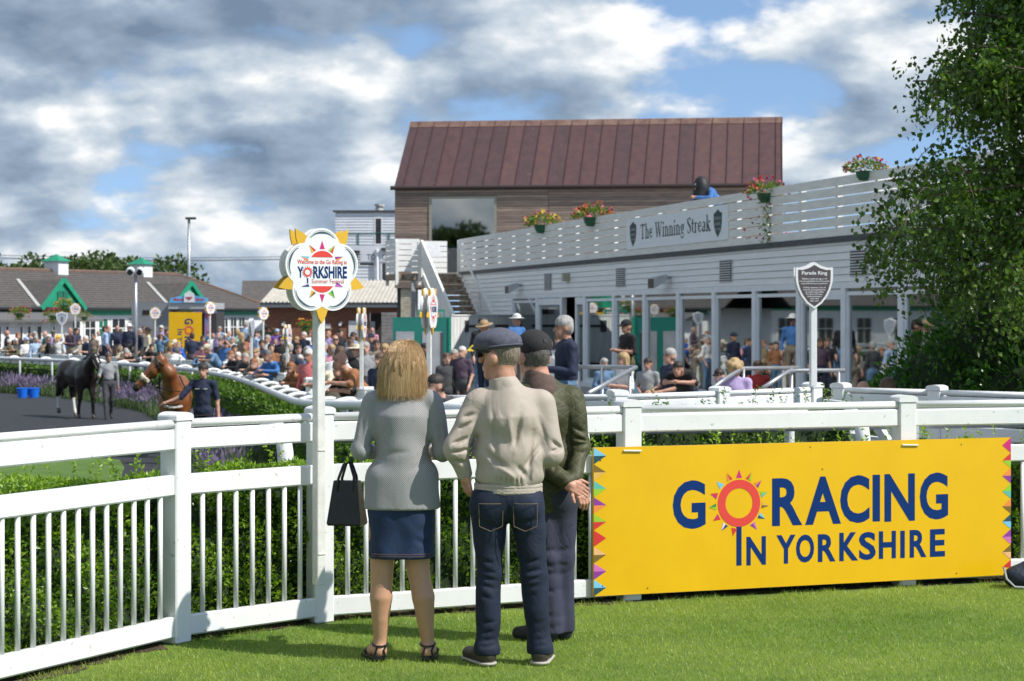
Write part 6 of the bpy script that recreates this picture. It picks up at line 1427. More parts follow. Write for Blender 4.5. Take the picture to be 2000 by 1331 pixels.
 (696, 674, 42, 'stand', 10, 'short', 'dark', 'black', 1, 'wide:cream', 0, 'person in cream cowboy hat and black'),
 (672, 696, 31, 'bow', -60, 'short', 'grey', 'cream', 0, None, 0, 'grey haired person resting chin on arm at the rail'),
 (700, 704, 28.5, 'lean', -40, 'short', 'brown', 'black', 0, None, 0, 'brown haired person in black tee holding a racecard on the rail'),
 (718, 687, 29.5, 'lean', -60, 'ring', 'white', 'rust', 0, None, 0, 'pink headed white haired person in rust waistcoat at the rail'),
 (714, 668, 42, 'stand', 0, 'short', 'grey', 'grey', 1, None, 0, 'grey haired person just right of the nearly edge on rose sign'),
 (725, 652, 54, 'stand', -10, 'short', 'dark', 'navy', 1, 'cap:navy', 0, 'person in navy cap and open navy jacket by the doorway'),
 (727, 640, 70, 'stand', 170, 'none', 'none', 'pink', 0, None, 0, 'bald person in pink polo at the dark doorway'),
 (829, 671, 44, 'stand', 60, 'short', 'dark', 'black', 1, None, 0, 'dark figure behind the tall rose sign pole'),
 (853, 726, 21.5, 'lean', -60, 'short', 'grey', 'charcoal', 1, 'flat:black', 0, 'person in black flat cap low at the rail'),
 (881, 719, 20.3, 'lean', -50, 'none', 'none', 'black', 1, None, 0, 'bald person in black jacket resting on the near rail'),
 (916, 731, 20, 'lean', -60, 'short', 'dark', 'charcoal', 1, None, 0, 'dark haired person with sunglasses pushed up at the near rail'),
 (887, 683, 42, 'stand', -50, 'short', 'grey', 'navy', 1, None, 0, 'grey haired person in navy before the plank gate'),
 (903, 678, 40, 'stand', -30, 'short', 'white', 'plum', 0, None, 0, 'white haired person in plum tee before the plank gate'),
 (948, 628, 42, 'phone', -40, 'short', 'grey', 'grey', 1, 'brim:tan', 0, 'person in tan straw hat holding a yellow card at the plank gate'),
 (942, 622, 45, 'stand', 20, 'short', 'dark', 'black', 1, 'cap:charcoal', 0, 'person in charcoal cap behind the straw hat'),
 (1009, 615, 46, 'stand', 40, 'short', 'grey', 'blue', 1, 'brim:white', 0, 'person in white trilby and blue shirt by the left pane'),
 (1095, 648, 30, 'stand', -20, 'short', 'brown', 'white', 0, None, 0, 'brown haired person in white behind the navy jumper'),
 (1226, 626, 39, 'phone', -60, 'short', 'dark', 'black', 0, 'cap:black', 0, 'person in black cap and black polo outside the glass front'),
 (1309, 681, 33, 'sit', -60, 'short', 'grey', 'navy', 0, None, 0, 'grey haired person in navy shirt seated before the glass'),
 (1342, 711, 30, 'bow', -20, 'short', 'dark', 'black', 0, None, 0, 'dark haired person bent forward beside the navy shirt'),
 (1405, 721, 31, 'sit', -40, 'short', 'dark', 'black', 1, None, 1, 'dark haired person in sunglasses left of the curly blonde'),
 (1435, 700, 29, 'sit', 170, 'curly', 'blond', 'lilac', 0, None, 0, 'curly blonde person in lilac tee with back turned'),
 (1686, 744, 21, 'sit', -30, 'none', 'none', 'charcoal', 1, None, 0, 'bald head above the fence before the laurel bush'),
 (1734, 739, 21, 'sit', 150, 'short', 'brown', 'charcoal', 1, None, 0, 'brown haired head above the fence before the laurel bush'),
]
# more of the packed crowd: column, head row, depth, pose, turn, hair, hair colour, top, sleeves
MORE = [(58, 652, 81, 'stand', 20, 'bob', 'brown', 'mint', 1), (77, 664, 78.5, 'sit', -20, 'short', 'grey', 'royal', 0), (108, 660, 78, 'sit', 30, 'bob', 'blond', 'navy', 1), (122, 662, 77.5, 'sit', 10, 'short', 'white', 'blue', 0), (156, 663, 78, 'sit', -30, 'bob', 'brown', 'cream', 1), (183, 652, 80, 'stand', -20, 'short', 'dark', 'taupe', 1), (192, 646, 83, 'stand', 30, 'none', 'none', 'white', 0), (263, 652, 79, 'stand', 50, 'bob', 'grey', 'plum', 1), (303, 660, 77, 'stand', -30, 'short', 'white', 'mint', 0), (340, 655, 77.5, 'stand', 20, 'short', 'grey', 'lilac', 1), (349, 668, 71, 'stand', -10, 'bob', 'blond', 'charcoal', 1),
 (396, 656, 73, 'stand', 30, 'bob', 'dark', 'red', 0), (408, 648, 79, 'stand', -30, 'short', 'brown', 'teal', 0), (440, 652, 77, 'stand', 10, 'bob', 'white', 'coral', 0), (455, 658, 69, 'stand', -20, 'short', 'grey', 'white', 0), (458, 674, 58, 'stand', 10, 'short', 'dark', 'grey', 1), (463, 690, 55, 'bow', 10, 'short', 'white', 'navy', 1), (488, 655, 67, 'stand', 30, 'bob', 'brown', 'pink', 0), (494, 690, 50, 'bow', -20, 'bob', 'grey', 'charcoal', 1), (523, 655, 63, 'stand', -20, 'short', 'grey', 'white', 0), (529, 671, 56, 'stand', 20, 'bob', 'dark', 'rust', 1), (538, 662, 66, 'stand', 0, 'none', 'none', 'taupe', 1), (557, 690, 44, 'lean', 10, 'short', 'grey', 'olive', 1), (580, 658, 66, 'stand', -30, 'bob', 'blond', 'black', 1), (583, 675, 52, 'stand', 20, 'short', 'brown', 'denim', 1), (588, 693, 42, 'stand', -20, 'bob', 'white', 'lilac', 1), (612, 660, 64, 'stand', 0, 'short', 'dark', 'royal', 1), (627, 655, 60, 'stand', 20, 'bob', 'brown', 'denim', 1), (632, 668, 48, 'stand', -20, 'short', 'grey', 'pale blue', 0), (648, 673, 46, 'stand', 10, 'bob', 'blond', 'pink', 0), (659, 692, 36, 'stand', -40, 'short', 'darkgrey', 'olive', 1), (685, 664, 50, 'stand', 30, 'short', 'brown', 'black', 1), (705, 660, 56, 'stand', -30, 'short', 'grey', 'white', 0), (735, 664, 48, 'stand', 10, 'bob', 'dark', 'taupe', 1), (742, 690, 34, 'stand', -30, 'short', 'brown', 'navy', 1), (752, 672, 42, 'stand', -10, 'bob', 'blond', 'denim', 1), (872, 690, 40, 'stand', 20, 'bob', 'brown', 'charcoal', 1), (1072, 662, 44, 'stand', 20, 'bob', 'dark', 'plum', 0), (1180, 700, 40, 'sit', 30, 'short', 'grey', 'denim', 1), (1265, 700, 38, 'sit', -20, 'short', 'dark', 'grey', 0), (1480, 705, 34, 'sit', 20, 'short', 'brown', 'red', 0)]
ZONE = [(70, 'at the far left'), (130, 'near the number shield'), (220, 'beyond the dark horse'), (300, 'by the lamp post'), (360, 'before the trailer'), (420, 'right of the upright yellow board'), (480, 'left of the edge on shield'), (530, 'right of the edge on shield'), (580, 'before the brick wall corner'), (640, 'by the big rose sign pole'), (700, 'before the brick wall notice'), (780, 'before the slatted screen'), (960, 'before the plank gate'), (1130, 'near the open glass door'), (1330, 'outside the glass front'), (2000, 'near the shield sign post')]
for e in MORE:
    zn = next(z for lim, z in ZONE if e[0] < lim); hw = 'bald' if e[5] == 'none' else {'darkgrey': 'dark grey'}.get(e[6], e[6]) + {'bob': ' bob haired', 'short': ' short haired'}[e[5]]
    CROWD.append((*e, None, 0, f"{hw} person in {e[7]} {'seated' if e[3] == 'sit' else 'leaning' if e[3] in ('lean', 'bow') else 'standing'} {zn}"))
def crowd():
    for e in CROWD:
        px, py, Y, pose, ang, hair, hc, top, slv, hat, sh, lab = e[:12]; fy = interp(px, [p[0] for p in OUT_[::-1]], [p[1] for p in OUT_[::-1]]); Y = max(Y, fy + (.62 if px < 1000 else 0)); x = xat(px, Y); zt = zat(py, Y); sc0 = e[12] if len(e) > 12 else 1.0
        g = gz(x, Y); best = None
        alts = {'stand': ('stand',), 'lean': ('lean', 'bow', 'stand'), 'bow': ('bow', 'lean'), 'sit': ('sit', 'stand', 'lean'), 'phone': ('phone',)}.get(pose, (pose,))
        for p2 in alts:
            s = (zt - g) / headtop(p2)
            if best is None or abs(s - sc0) < abs(best[1] - sc0) - .08: best = (p2, s)
        p2, s = best; s2 = min(max(s, .93 * sc0), 1.07 * sc0); zf = g
        if abs(zt - (g + s2 * headtop(p2))) > .02: zf = zt - s2 * headtop(p2)      # stands on a step or bench
        fat = 1.0 if (px * 7) % 3 else 1.14
        hk, hcol = hat.split(':') if hat else (None, 'navy')
        person(lab, x, Y, zf, R(ang), p2, hair, hc, top, slv, hk, hcol, s2, None, False, .026 if Y > 34 else .017, fat, bool(sh), racecard() if 'yellow card' in lab else (racecard('white') if 'racecard' in lab or 'reading' in lab else None))
        d = zf - g
        if d > .05: STEPS.append((x, Y, g, zf))
STEPS = []
crowd()
# low standing steps under those who stand above the ground
for x, y, g, zf in STEPS:
    MB().box((x, y, (g + zf) / 2 - .005), (.62, .5, zf - g - .01), 0, bev=.02).build('standing_step', M('step_concrete', (.30, .29, .27), .9, .2, 6), GROUND['paved_apron'])

# some in finer detail, nearer the glass front
Yr = 22.; x = xat(1106, Yr)
def reader(t, J):
    racecard()(t, J); mb = MB(); w = Vector(J['wrl']); mb.tube([(0, 0, -.012), (0, 0, .012)], .033, 10); q = link('watch', mb.mesh('watch', M('watch_silver', (.6, .6, .6), .3, metal=.8)), t); q.location = w; q.rotation_euler = (0, R(70), 0)
person('grey haired person in navy jumper and jeans reading a racecard before the glass front', x, Yr, zat(617, Yr) - 1.72 * 1.03, R(-75), 'phone', 'short', 'grey', 'navy', 1, None, 'navy', 1.03, 'denim', False, .013, 1.05, False, reader)
Yw = 33.; x = xat(1220, Yw)
def tote(t, J):
    mb = MB(); fr = ((.17, .10, .55), (0, -1, 0), (0, 0, 1), (1, 0, 0)); mb.prism([(-.16, 0), (.20, -.02), (.22, .36), (-.14, .34)], fr, -.05, .06); q = link('tote_bag', mb.mesh('tote_bag', M('tote_cyan', (.0, .36, .70), .6, .15, 6)), t)
    mb = MB(); mb.tube([(.17, -.08, .9), (.19, .0, 1.2), (.16, .02, 1.37), (.17, .12, 1.1), (.17, .18, .9)], .012, 5); q = link('strap', mb.mesh('strap', MATS['tote_cyan']), t)
person('blonde person in white top with bright blue tote bag looking at a phone', x, Yw, zat(688, Yw) - 1.72 * .98, R(-65), 'phone', 'bob', 'blond', 'white', 0, None, 'navy', .98, 'grey', True, .016, .95, False, tote)
q = BARF.p(BARF.upx(1345), 0, -.75)
def pack(t, J):
    b = Body(.04); b.ell((0, -.50, 1.27), (.17, .16, .24)); b.ell((0, -.55, 1.12), (.14, .13, .14)); q = link('rucksack', b.mesh('rucksack', [M('pack_black', (.012, .012, .013), .6, .2, 10)], .03), t)
person('person in blue jacket bending over on the roof terrace', q[0], q[1], 3.22, R(-55), 'bow', 'short', 'white', 'blue', 1, None, 'navy', 1.12, 'black', False, .022, 1.1, False, pack)
wu = TH.upx(869); q = TH.p(wu, 0, -1.0); person('person in teal jacket standing behind the house window', q[0], q[1], 2.98, R(180), 'stand', 'bob', 'dark', 'teal', 1, None, 'navy', .95, None, False, .026, 1.0)
# ------------------------------------------------------------------ the three spectators at the fence (backs to the camera, local +Y = away)
def wob(A, f, seed):
    g = np.random.default_rng(seed); K = g.normal(0, 1, (6, 3)) * f; ph = g.uniform(0, 6.28, 6)
    def d(X, Y, Z):
        s = 0
        for k, p in zip(K, ph): s = s + np.sin(k[0] * X + k[1] * Y + k[2] * Z + p + 1.2 * np.sin(k[1] * X * .7 - k[0] * Z * .6 + p))
        return (A * s / 2.4).astype(np.float32)
    return d
def folds(list_, base=None):
    """creases: each (point, direction across, half length vector, depth, width)"""
    def d(X, Y, Z):
        s = base(X, Y, Z) if base is not None else np.zeros_like(X)
        for c, e, depth, w in list_:
            c, e = np.array(c), np.array(e); L2 = e @ e; t = np.clip(((X - c[0]) * e[0] + (Y - c[1]) * e[1] + (Z - c[2]) * e[2]) / L2, 0, 1)
            q = np.sqrt((X - c[0] - t * e[0]) ** 2 + ((Y - c[1] - t * e[1]) * .3) ** 2 + (Z - c[2] - t * e[2]) ** 2)
            s = s + depth * np.exp(-(q / w) ** 2) * np.sin(np.pi * np.clip(t, .04, .96)) 
        return s.astype(np.float32)
    return d
def piece(name, b, mats, h, par, pick=None): return link(name, b.mesh(name, mats, h, pick=pick), par)
def hand(par, wrist, d, up, mat, curl=.5, size=1.0, flip=1, name='hand'):
    """palm, four fingers of different lengths bent at the knuckles, thumb off the side"""
    d = Vector(d).normalized(); u = Vector(up); u = (u - d * u.dot(d)).normalized(); s = d.cross(u) * flip; w = Vector(wrist); b = Body(.006); S = size
    b.cap(w - d * .03, w + d * .02 * S, .026 * S, .026 * S, k=.012)
    for k in range(4):
        o = (k - 1.5) * .019 * S; L = (.068, .078, .072, .056)[k] * S; k0 = w + s * (o * .8) + d * .01 * S; k1 = w + s * o + d * .082 * S
        b.cap(k0, k1, .014 * S, .0115 * S, k=.010)
        d1 = (d * math.cos(curl) - u * math.sin(curl)); d2 = (d * math.cos(curl * 2.1) - u * math.sin(curl * 2.1)); k2 = k1 + d1 * L * .55; k3 = k2 + d2 * L * .5
        b.cap(k1, k2, .0098 * S, .0088 * S, k=.003); b.cap(k2, k3, .0088 * S, .0075 * S, k=.003)
    t0 = w + s * .026 * S + d * .025 * S; t1 = t0 + (s * .6 + d * .75 - u * .15).normalized() * .042 * S; t2 = t1 + (s * .15 + d * .95 - u * .3).normalized() * .034 * S
    b.cap(w + d * .01, t0, .016 * S, .014 * S, k=.008); b.cap(t0, t1, .0135 * S, .011 * S, k=.006); b.cap(t1, t2, .0105 * S, .0085 * S, k=.003)
    return link(name, b.mesh(name, [mat], .0042), par)
skinA = M('skin_fair', (.56, .315, .215), .5, .10, 25, .1, 90); skinB = M('skin_ruddy', (.52, .26, .175), .5, .16, 18, .15, 70); skinL = M('skin_tan_leg', (.50, .275, .165), .42, .08, 12, .05, 60)
def head_back(b, c, f, tag=0, S=1.0):
    """skull, jaw, nose and ears of a head at c whose face looks along f (unit xy)"""
    c = np.array(c, float); f = np.array([f[0], f[1], 0.]); f /= np.linalg.norm(f); s = np.array([-f[1], f[0], 0.]); z = np.array([0, 0, 1.])
    rot = Matrix(((s[0], f[0], 0), (s[1], f[1], 0), (0, 0, 1)))
    b.ell(c - f * .012 * S + z * .022, (.077 * S, .097 * S, .100 * S), tag, .012, rot); b.ell(c + f * .030 * S - z * .058, (.055 * S, .062 * S, .066 * S), tag, .02, rot)
    b.cap(c + f * .088 * S + z * .012, c + f * .112 * S - z * .026, .010, .016, tag, .012); b.cap(c + f * .078 * S - z * .065, c + f * .090 * S - z * .066, .018, .014, tag, .015); b.ell(c + f * .070 * S - z * .105, (.022, .022, .02), tag, .02)
    for q in (-1, 1):
        b.ell(c + s * q * .083 * S - f * .002 - z * .014, (.018, .030, .037), tag, .005, rot)
    return f, s

def checked():
    m = bpy.data.materials.new('houndstooth'); m.use_nodes = True; nt = m.node_tree; L = nt.links; b = nt.nodes['Principled BSDF']; b.inputs['Roughness'].default_value = .9
    tc0 = nt.nodes.new('ShaderNodeTexCoord'); mp = nt.nodes.new('ShaderNodeMapping'); mp.inputs['Scale'].default_value = (1, .001, 1); L.new(tc0.outputs['Object'], mp.inputs[0])
    c1 = nt.nodes.new('ShaderNodeTexChecker'); c1.inputs['Scale'].default_value = 215; L.new(mp.outputs[0], c1.inputs[0])
    c1.inputs[1].default_value = (.52, .51, .49, 1); c1.inputs[2].default_value = (.055, .06, .075, 1)
    n = nt.nodes.new('ShaderNodeTexNoise'); n.inputs['Scale'].default_value = 260; L.new(mp.outputs[0], n.inputs[0])
    mx = nt.nodes.new('ShaderNodeMix'); mx.data_type = 'RGBA'; mx.inputs[0].default_value = .35; L.new(c1.outputs[0], mx.inputs[6]); mx.inputs[7].default_value = (.26, .26, .265, 1); L.new(mx.outputs[2], b.inputs['Base Color'])
    tc = nt.nodes.new('ShaderNodeTexCoord'); n2 = nt.nodes.new('ShaderNodeTexNoise'); n2.inputs['Scale'].default_value = 300; L.new(tc.outputs['Object'], n2.inputs[0]); bp = nt.nodes.new('ShaderNodeBump'); bp.inputs['Strength'].default_value = .25; bp.inputs['Distance'].default_value = .004; L.new(n2.outputs[0], bp.inputs['Height']); L.new(bp.outputs[0], b.inputs['Normal'])
    return wrinkle(m, 7, .16, (1, 1, .5))
def strands(name, roots, par, mat, n, seed, width=.0021):
    """hair: roots(g) -> list of points from scalp to tip, drawn as narrow ribbons"""
    g = np.random.default_rng(seed); V = []; F = []; T = []
    for i in range(n):
        p = roots(g); tt = g.uniform(0, 1); k0 = len(V); out = None
        for j, q in enumerate(p):
            d = np.array(p[min(j + 1, len(p) - 1)]) - np.array(p[max(j - 1, 0)]); s = np.cross(d, np.array([g.normal(0, .15), 1, .1])); s = s / (np.linalg.norm(s) + 1e-9) * width * (1 - .55 * j / len(p)); V += [np.array(q) - s, np.array(q) + s]; T += [tt, tt]
            if j: F.append((k0 + 2 * j - 2, k0 + 2 * j - 1, k0 + 2 * j + 1, k0 + 2 * j))
    o = link(name, fast_mesh(name, np.array(V), np.array(F), mat, np.array(T)), par); o['kind'] = 'stuff'; return o
def woman():
    X0, Y0 = xat(785, 10.38), 10.38; t = thing('person', 'woman in black and white checked jacket and denim skirt seen from behind', 'person', (X0, Y0, 0)); t['group'] = 'spectators at the near fence'
    # skin: neck, legs, feet
    b = Body(.02); hc = (.014, .03, 1.535); f, s = head_back(b, hc, (.62, .78), 0, .96); b.cap((.012, .02, 1.49), (.0, .0, 1.36), .050, .062)
    for sx, kx, cx, ax, tx, ty in ((-.09, -.104, -.108, -.114, -.185, .13), (.09, .080, .112, .135, .155, .16)):
        b.cap((sx, 0, .80), (kx, .004, .50), .086, .062, 0, .004); b.cap((kx, .004, .50), (lerp(kx, cx, .5), .0, .41), .062, .057, 0, .004); b.cap((lerp(kx, cx, .5), .0, .41), (cx, -.010, .33), .057, .059, 0, .004); b.cap((cx, -.010, .33), (lerp(cx, ax, .45), -.006, .22), .059, .046, 0, .004); b.cap((lerp(cx, ax, .45), -.006, .22), (ax, .0, .09), .046, .032, 0, .004); b.cap((ax, .0, .10), (ax, -.015, .05), .032, .034, 0, .01)
        b.cap((ax, -.018, .05), (lerp(ax, tx, .55), ty * .55, .042), .032, .028); b.cap((lerp(ax, tx, .55), ty * .55, .042), (tx, ty, .03), .030, .020)
    piece('body', b, [skinL], .009, t)
    for q, wx in ((-1, -.165), (1, .150)): hand(t, (wx, .26, 1.075), (-q * .25, 1, -.1), (0, 0, 1), skinA, .6, .92, q)
    # sandals
    bl = M('sandal_black', (.012, .012, .014), .35)
    for ax, tx, ty in ((-.114, -.185, .13), (.135, .155, .16)):
        mb = MB(); n = 10; L_ = Vector((tx - ax, ty + .02, 0)); a = math.atan2(L_.y, L_.x); pts = []
        for k in range(n + 1):
            f_ = k / n; w = .030 + .010 * math.sin(math.pi * min(1, f_ * 1.1)); c = Vector((ax, -.048, 0)) + L_ * f_ * 1.12; sd = Vector((-math.sin(a), math.cos(a), 0)) * w; pts.append((c + sd, c - sd))
        top = [p[0] for p in pts] + [p[1] for p in pts[::-1]]; m = len(top); mb.add([(p.x, p.y, .004) for p in top] + [(p.x, p.y, .024) for p in top], [tuple(range(m - 1, -1, -1)), tuple(range(m, 2 * m))] + [(k, (k + 1) % m, m + (k + 1) % m, m + k) for k in range(m)])
        mb.box((ax, -.03, .02), (.05, .05, .034), bev=.01)
        sn = mb.build('sandal', bl, None); sn.parent = t
        mb = MB(); mb.tube([(ax + .040 * math.cos(k * .628), -.006 + .044 * math.sin(k * .628), .088 + .008 * math.sin(k * .628)) for k in range(11)], .0055, 6); mb.tube([(ax - .03, -.05, .026), (ax - .012, -.052, .075), (ax - .036, -.01, .088)], .006, 6); mb.tube([(ax + .03, -.05, .026), (ax + .022, -.05, .06), (ax + .036, -.01, .088)], .006, 6); q = link('strap', mb.mesh('strap', bl), sn)
        mb = MB(); mb.tube([(lerp(ax, tx, .75) - .036, lerp(0, ty, .75), .03), (lerp(ax, tx, .75), lerp(0, ty, .75), .062), (lerp(ax, tx, .75) + .036, lerp(0, ty, .75), .03)], .011, 6); link('toe_strap', mb.mesh('toe_strap', bl), sn)
    # skirt
    b = Body(.03); b.ell((0, 0, .80), (.168, .105, .12)); b.cap((-.055, 0, .78), (-.048, .0, .45), .118, .119); b.cap((.055, 0, .78), (.050, .0, .45), .118, .119); b.cut((0, 0, -1), -.538); b.cut((0, 0, 1), .90); b.disp = folds([((.10, -.12, .66), (.07, 0, .07), .012, .018), ((.16, -.1, .60), (-.1, 0, .05), .008, .014)], wob(.003, 16, 4))
    den = M('denim_skirt', (.008, .028, .085), .75, .25, 18, .25, 240, col2=(.005, .018, .055)); wrinkle(den, 6, .2, (1, 1, .6)); sk = piece('skirt', b, [den], .010, t)
    mb = MB(); st = M('hem_stitch', (.16, .08, .05), .8)
    for z in (.555, .566): mb.tube([(lerp(-.155, .155, k / 14), -.126 + .045 * abs(lerp(-1, 1, k / 14)) ** 3, z) for k in range(15)], .0012, 4)
    link('stitching', mb.mesh('stitching', st), sk)
    # jacket
    b = Body(.028); T = .0
    b.ell((0, .0, 1.24), (.168, .112, .18)); b.ell((0, .0, 1.08), (.140, .108, .18)); b.ell((0, 0, .92), (.168, .126, .17)); b.cap((-.135, .0, 1.362), (.140, .0, 1.362), .050, .050); b.cap((0, .0, 1.405), (0, .0, 1.28), .066, .13); b.cap((-.07, 0, .95), (-.078, 0, .70), .122, .128); b.cap((.07, 0, .95), (.076, 0, .70), .122, .128); b.cap((0, -.02, 1.2), (0, -.02, .72), .10, .125)
    for q in (-1, 1):
        b.cap((q * .160, .0, 1.345), (q * .212, -.01, 1.10), .051, .046, 0, .02); b.cap((q * .212, -.01, 1.10), (q * .182, .20, 1.075), .050, .042, 0, .02); b.ell((q * .213, -.016, 1.088), (.042, .046, .048))
    b.cut((0, 0, -1), -.792); b.disp = folds([((-.19, -.05, 1.30), (-.02, 0, -.16), .010, .012), ((.19, -.05, 1.28), (.02, 0, -.16), .010, .012), ((-.10, -.11, 1.08), (.16, 0, .02), .007, .016), ((.03, -.11, .99), (.10, 0, .05), .006, .014), ((-.21, -.05, 1.13), (.05, 0, -.03), .009, .012), ((.21, -.05, 1.12), (-.05, 0, -.03), .009, .012), ((.0, -.12, .95), (0, 0, -.2), .006, .005), ((-.15, -.06, 1.33), (.03, 0, -.26), .010, .009), ((.152, -.06, 1.33), (-.03, 0, -.26), .010, .009)], wob(.0025, 17, 8))
    jk = piece('jacket', b, [checked()], .0085, t); mb = MB(); seam = M('seam_dark', (.05, .05, .055), .9)
    # hair: a bob falling to the collar
    hm = M('hair_honey', (.46, .30, .145), .42, .45, 26, .6, 60, stretch=(3, 3, .35), col2=(.24, .135, .055))
    b = Body(.025); b.ell((.014, .018, 1.575), (.098, .112, .098)); b.ell((.010, -.02, 1.53), (.108, .095, .11)); b.cap((-.060, -.02, 1.53), (-.075, -.025, 1.43), .058, .046); b.cap((.055, -.03, 1.53), (.062, -.035, 1.42), .062, .05); b.cap((0, -.04, 1.53), (-.005, -.05, 1.425), .075, .052); b.cut((0, 0, -1), -1.405)
    b.disp = lambda X, Y, Z: (.0035 * np.sin(X * 130 + 5 * np.sin(Z * 14)) + .004 * np.sin(np.arctan2(Y, X) * 23 + Z * 6)).astype(np.float32)
    hr = piece('hair', b, [hm], .0075, t)
    def roots(g):
        a = g.uniform(-math.pi * .97, -.03); top = np.array([.014 + g.normal(.003, .014), .02 + g.normal(0, .016), 1.668]); r1 = np.array([.014 + .097 * math.cos(a), .005 + .108 * math.sin(a), 1.60 + g.normal(0, .006)]); ln = g.uniform(1.378, 1.42) if g.uniform() < .88 else g.uniform(1.35, 1.39)
        r2 = np.array([.004 + .122 * math.cos(a) + g.normal(0, .004), -.018 + .100 * math.sin(a), 1.50]); r3 = np.array([.0 + (.116 + g.normal(0, .006)) * math.cos(a) + g.normal(0, .006), -.022 + .094 * math.sin(a), ln])
        r0 = top + (r1 - top) * .5; r0[2] = 1.652 + g.normal(0, .003); return [tuple(p) for p in smooth_path([top, r0, r1, r2, r3], 3)]
    strands('hair_strands', roots, hr, leafmat('hair_strand', (.33, .205, .095), (.66, .46, .245), .4, .2), 3600, 5, .0011)
    # sunglasses, seen from the side
    sg = M('tortoise', (.035, .012, .008), .2); mb = MB(); f = Vector((.62, .78, 0)); s = Vector((-.78, .62, 0)); c = Vector(hc)
    for q in (-1, 1):
        o = c + f * .092 + s * q * .034 + Vector((0, 0, .02)); mb.box(tuple(o), (.055, .014, .044), math.atan2(s.y, s.x), bev=.006); mb.bar(tuple(c + s * q * .080 + f * .0 + Vector((0, 0, .026))), tuple(c + s * q * .066 + f * .09 + Vector((0, 0, .03))), .006, .016)
    g_ = link('sunglasses', mb.mesh('sunglasses', sg), t)
    # handbag hanging from the left forearm
    hb = thing('handbag', 'black leather handbag hanging from the forearm of the woman in the checked jacket', 'bag', (xat(678, 10.48), 10.48, zat(1026, 10.48)), R(-14))
    lea = M('bag_leather', (.010, .011, .014), .38, .2, 12, .15, 90); mb = MB(); w0, w1, d0, h = .088, .066, .055, .235
    vs = [(i * w, j * d, z) for z, w, d in ((0, w0, d0), (.012, w0 + .006, d0 + .004), (h, w1, .028)) for i, j in ((-1, -1), (1, -1), (1, 1), (-1, 1))]
    mb.add(vs, [(3, 2, 1, 0), (8, 9, 10, 11)] + [(r * 4 + k, r * 4 + (k + 1) % 4, r * 4 + 4 + (k + 1) % 4, r * 4 + 4 + k) for r in (0, 1) for k in range(4)]); link('bag_body', mb.mesh('bag_body', lea), hb)
    for yy in (-.03, .03):
        mb = MB(); mb.tube([(-.042, yy, h - .06), (-.038, yy, h + .01), (-.012, yy * .7, h + .085), (.018, yy * .5, h + .10), (.045, yy * .7, h + .02), (.046, yy, h - .06)], .0075, 7); link('handle', mb.mesh('handle', lea), hb, None, True)
woman()

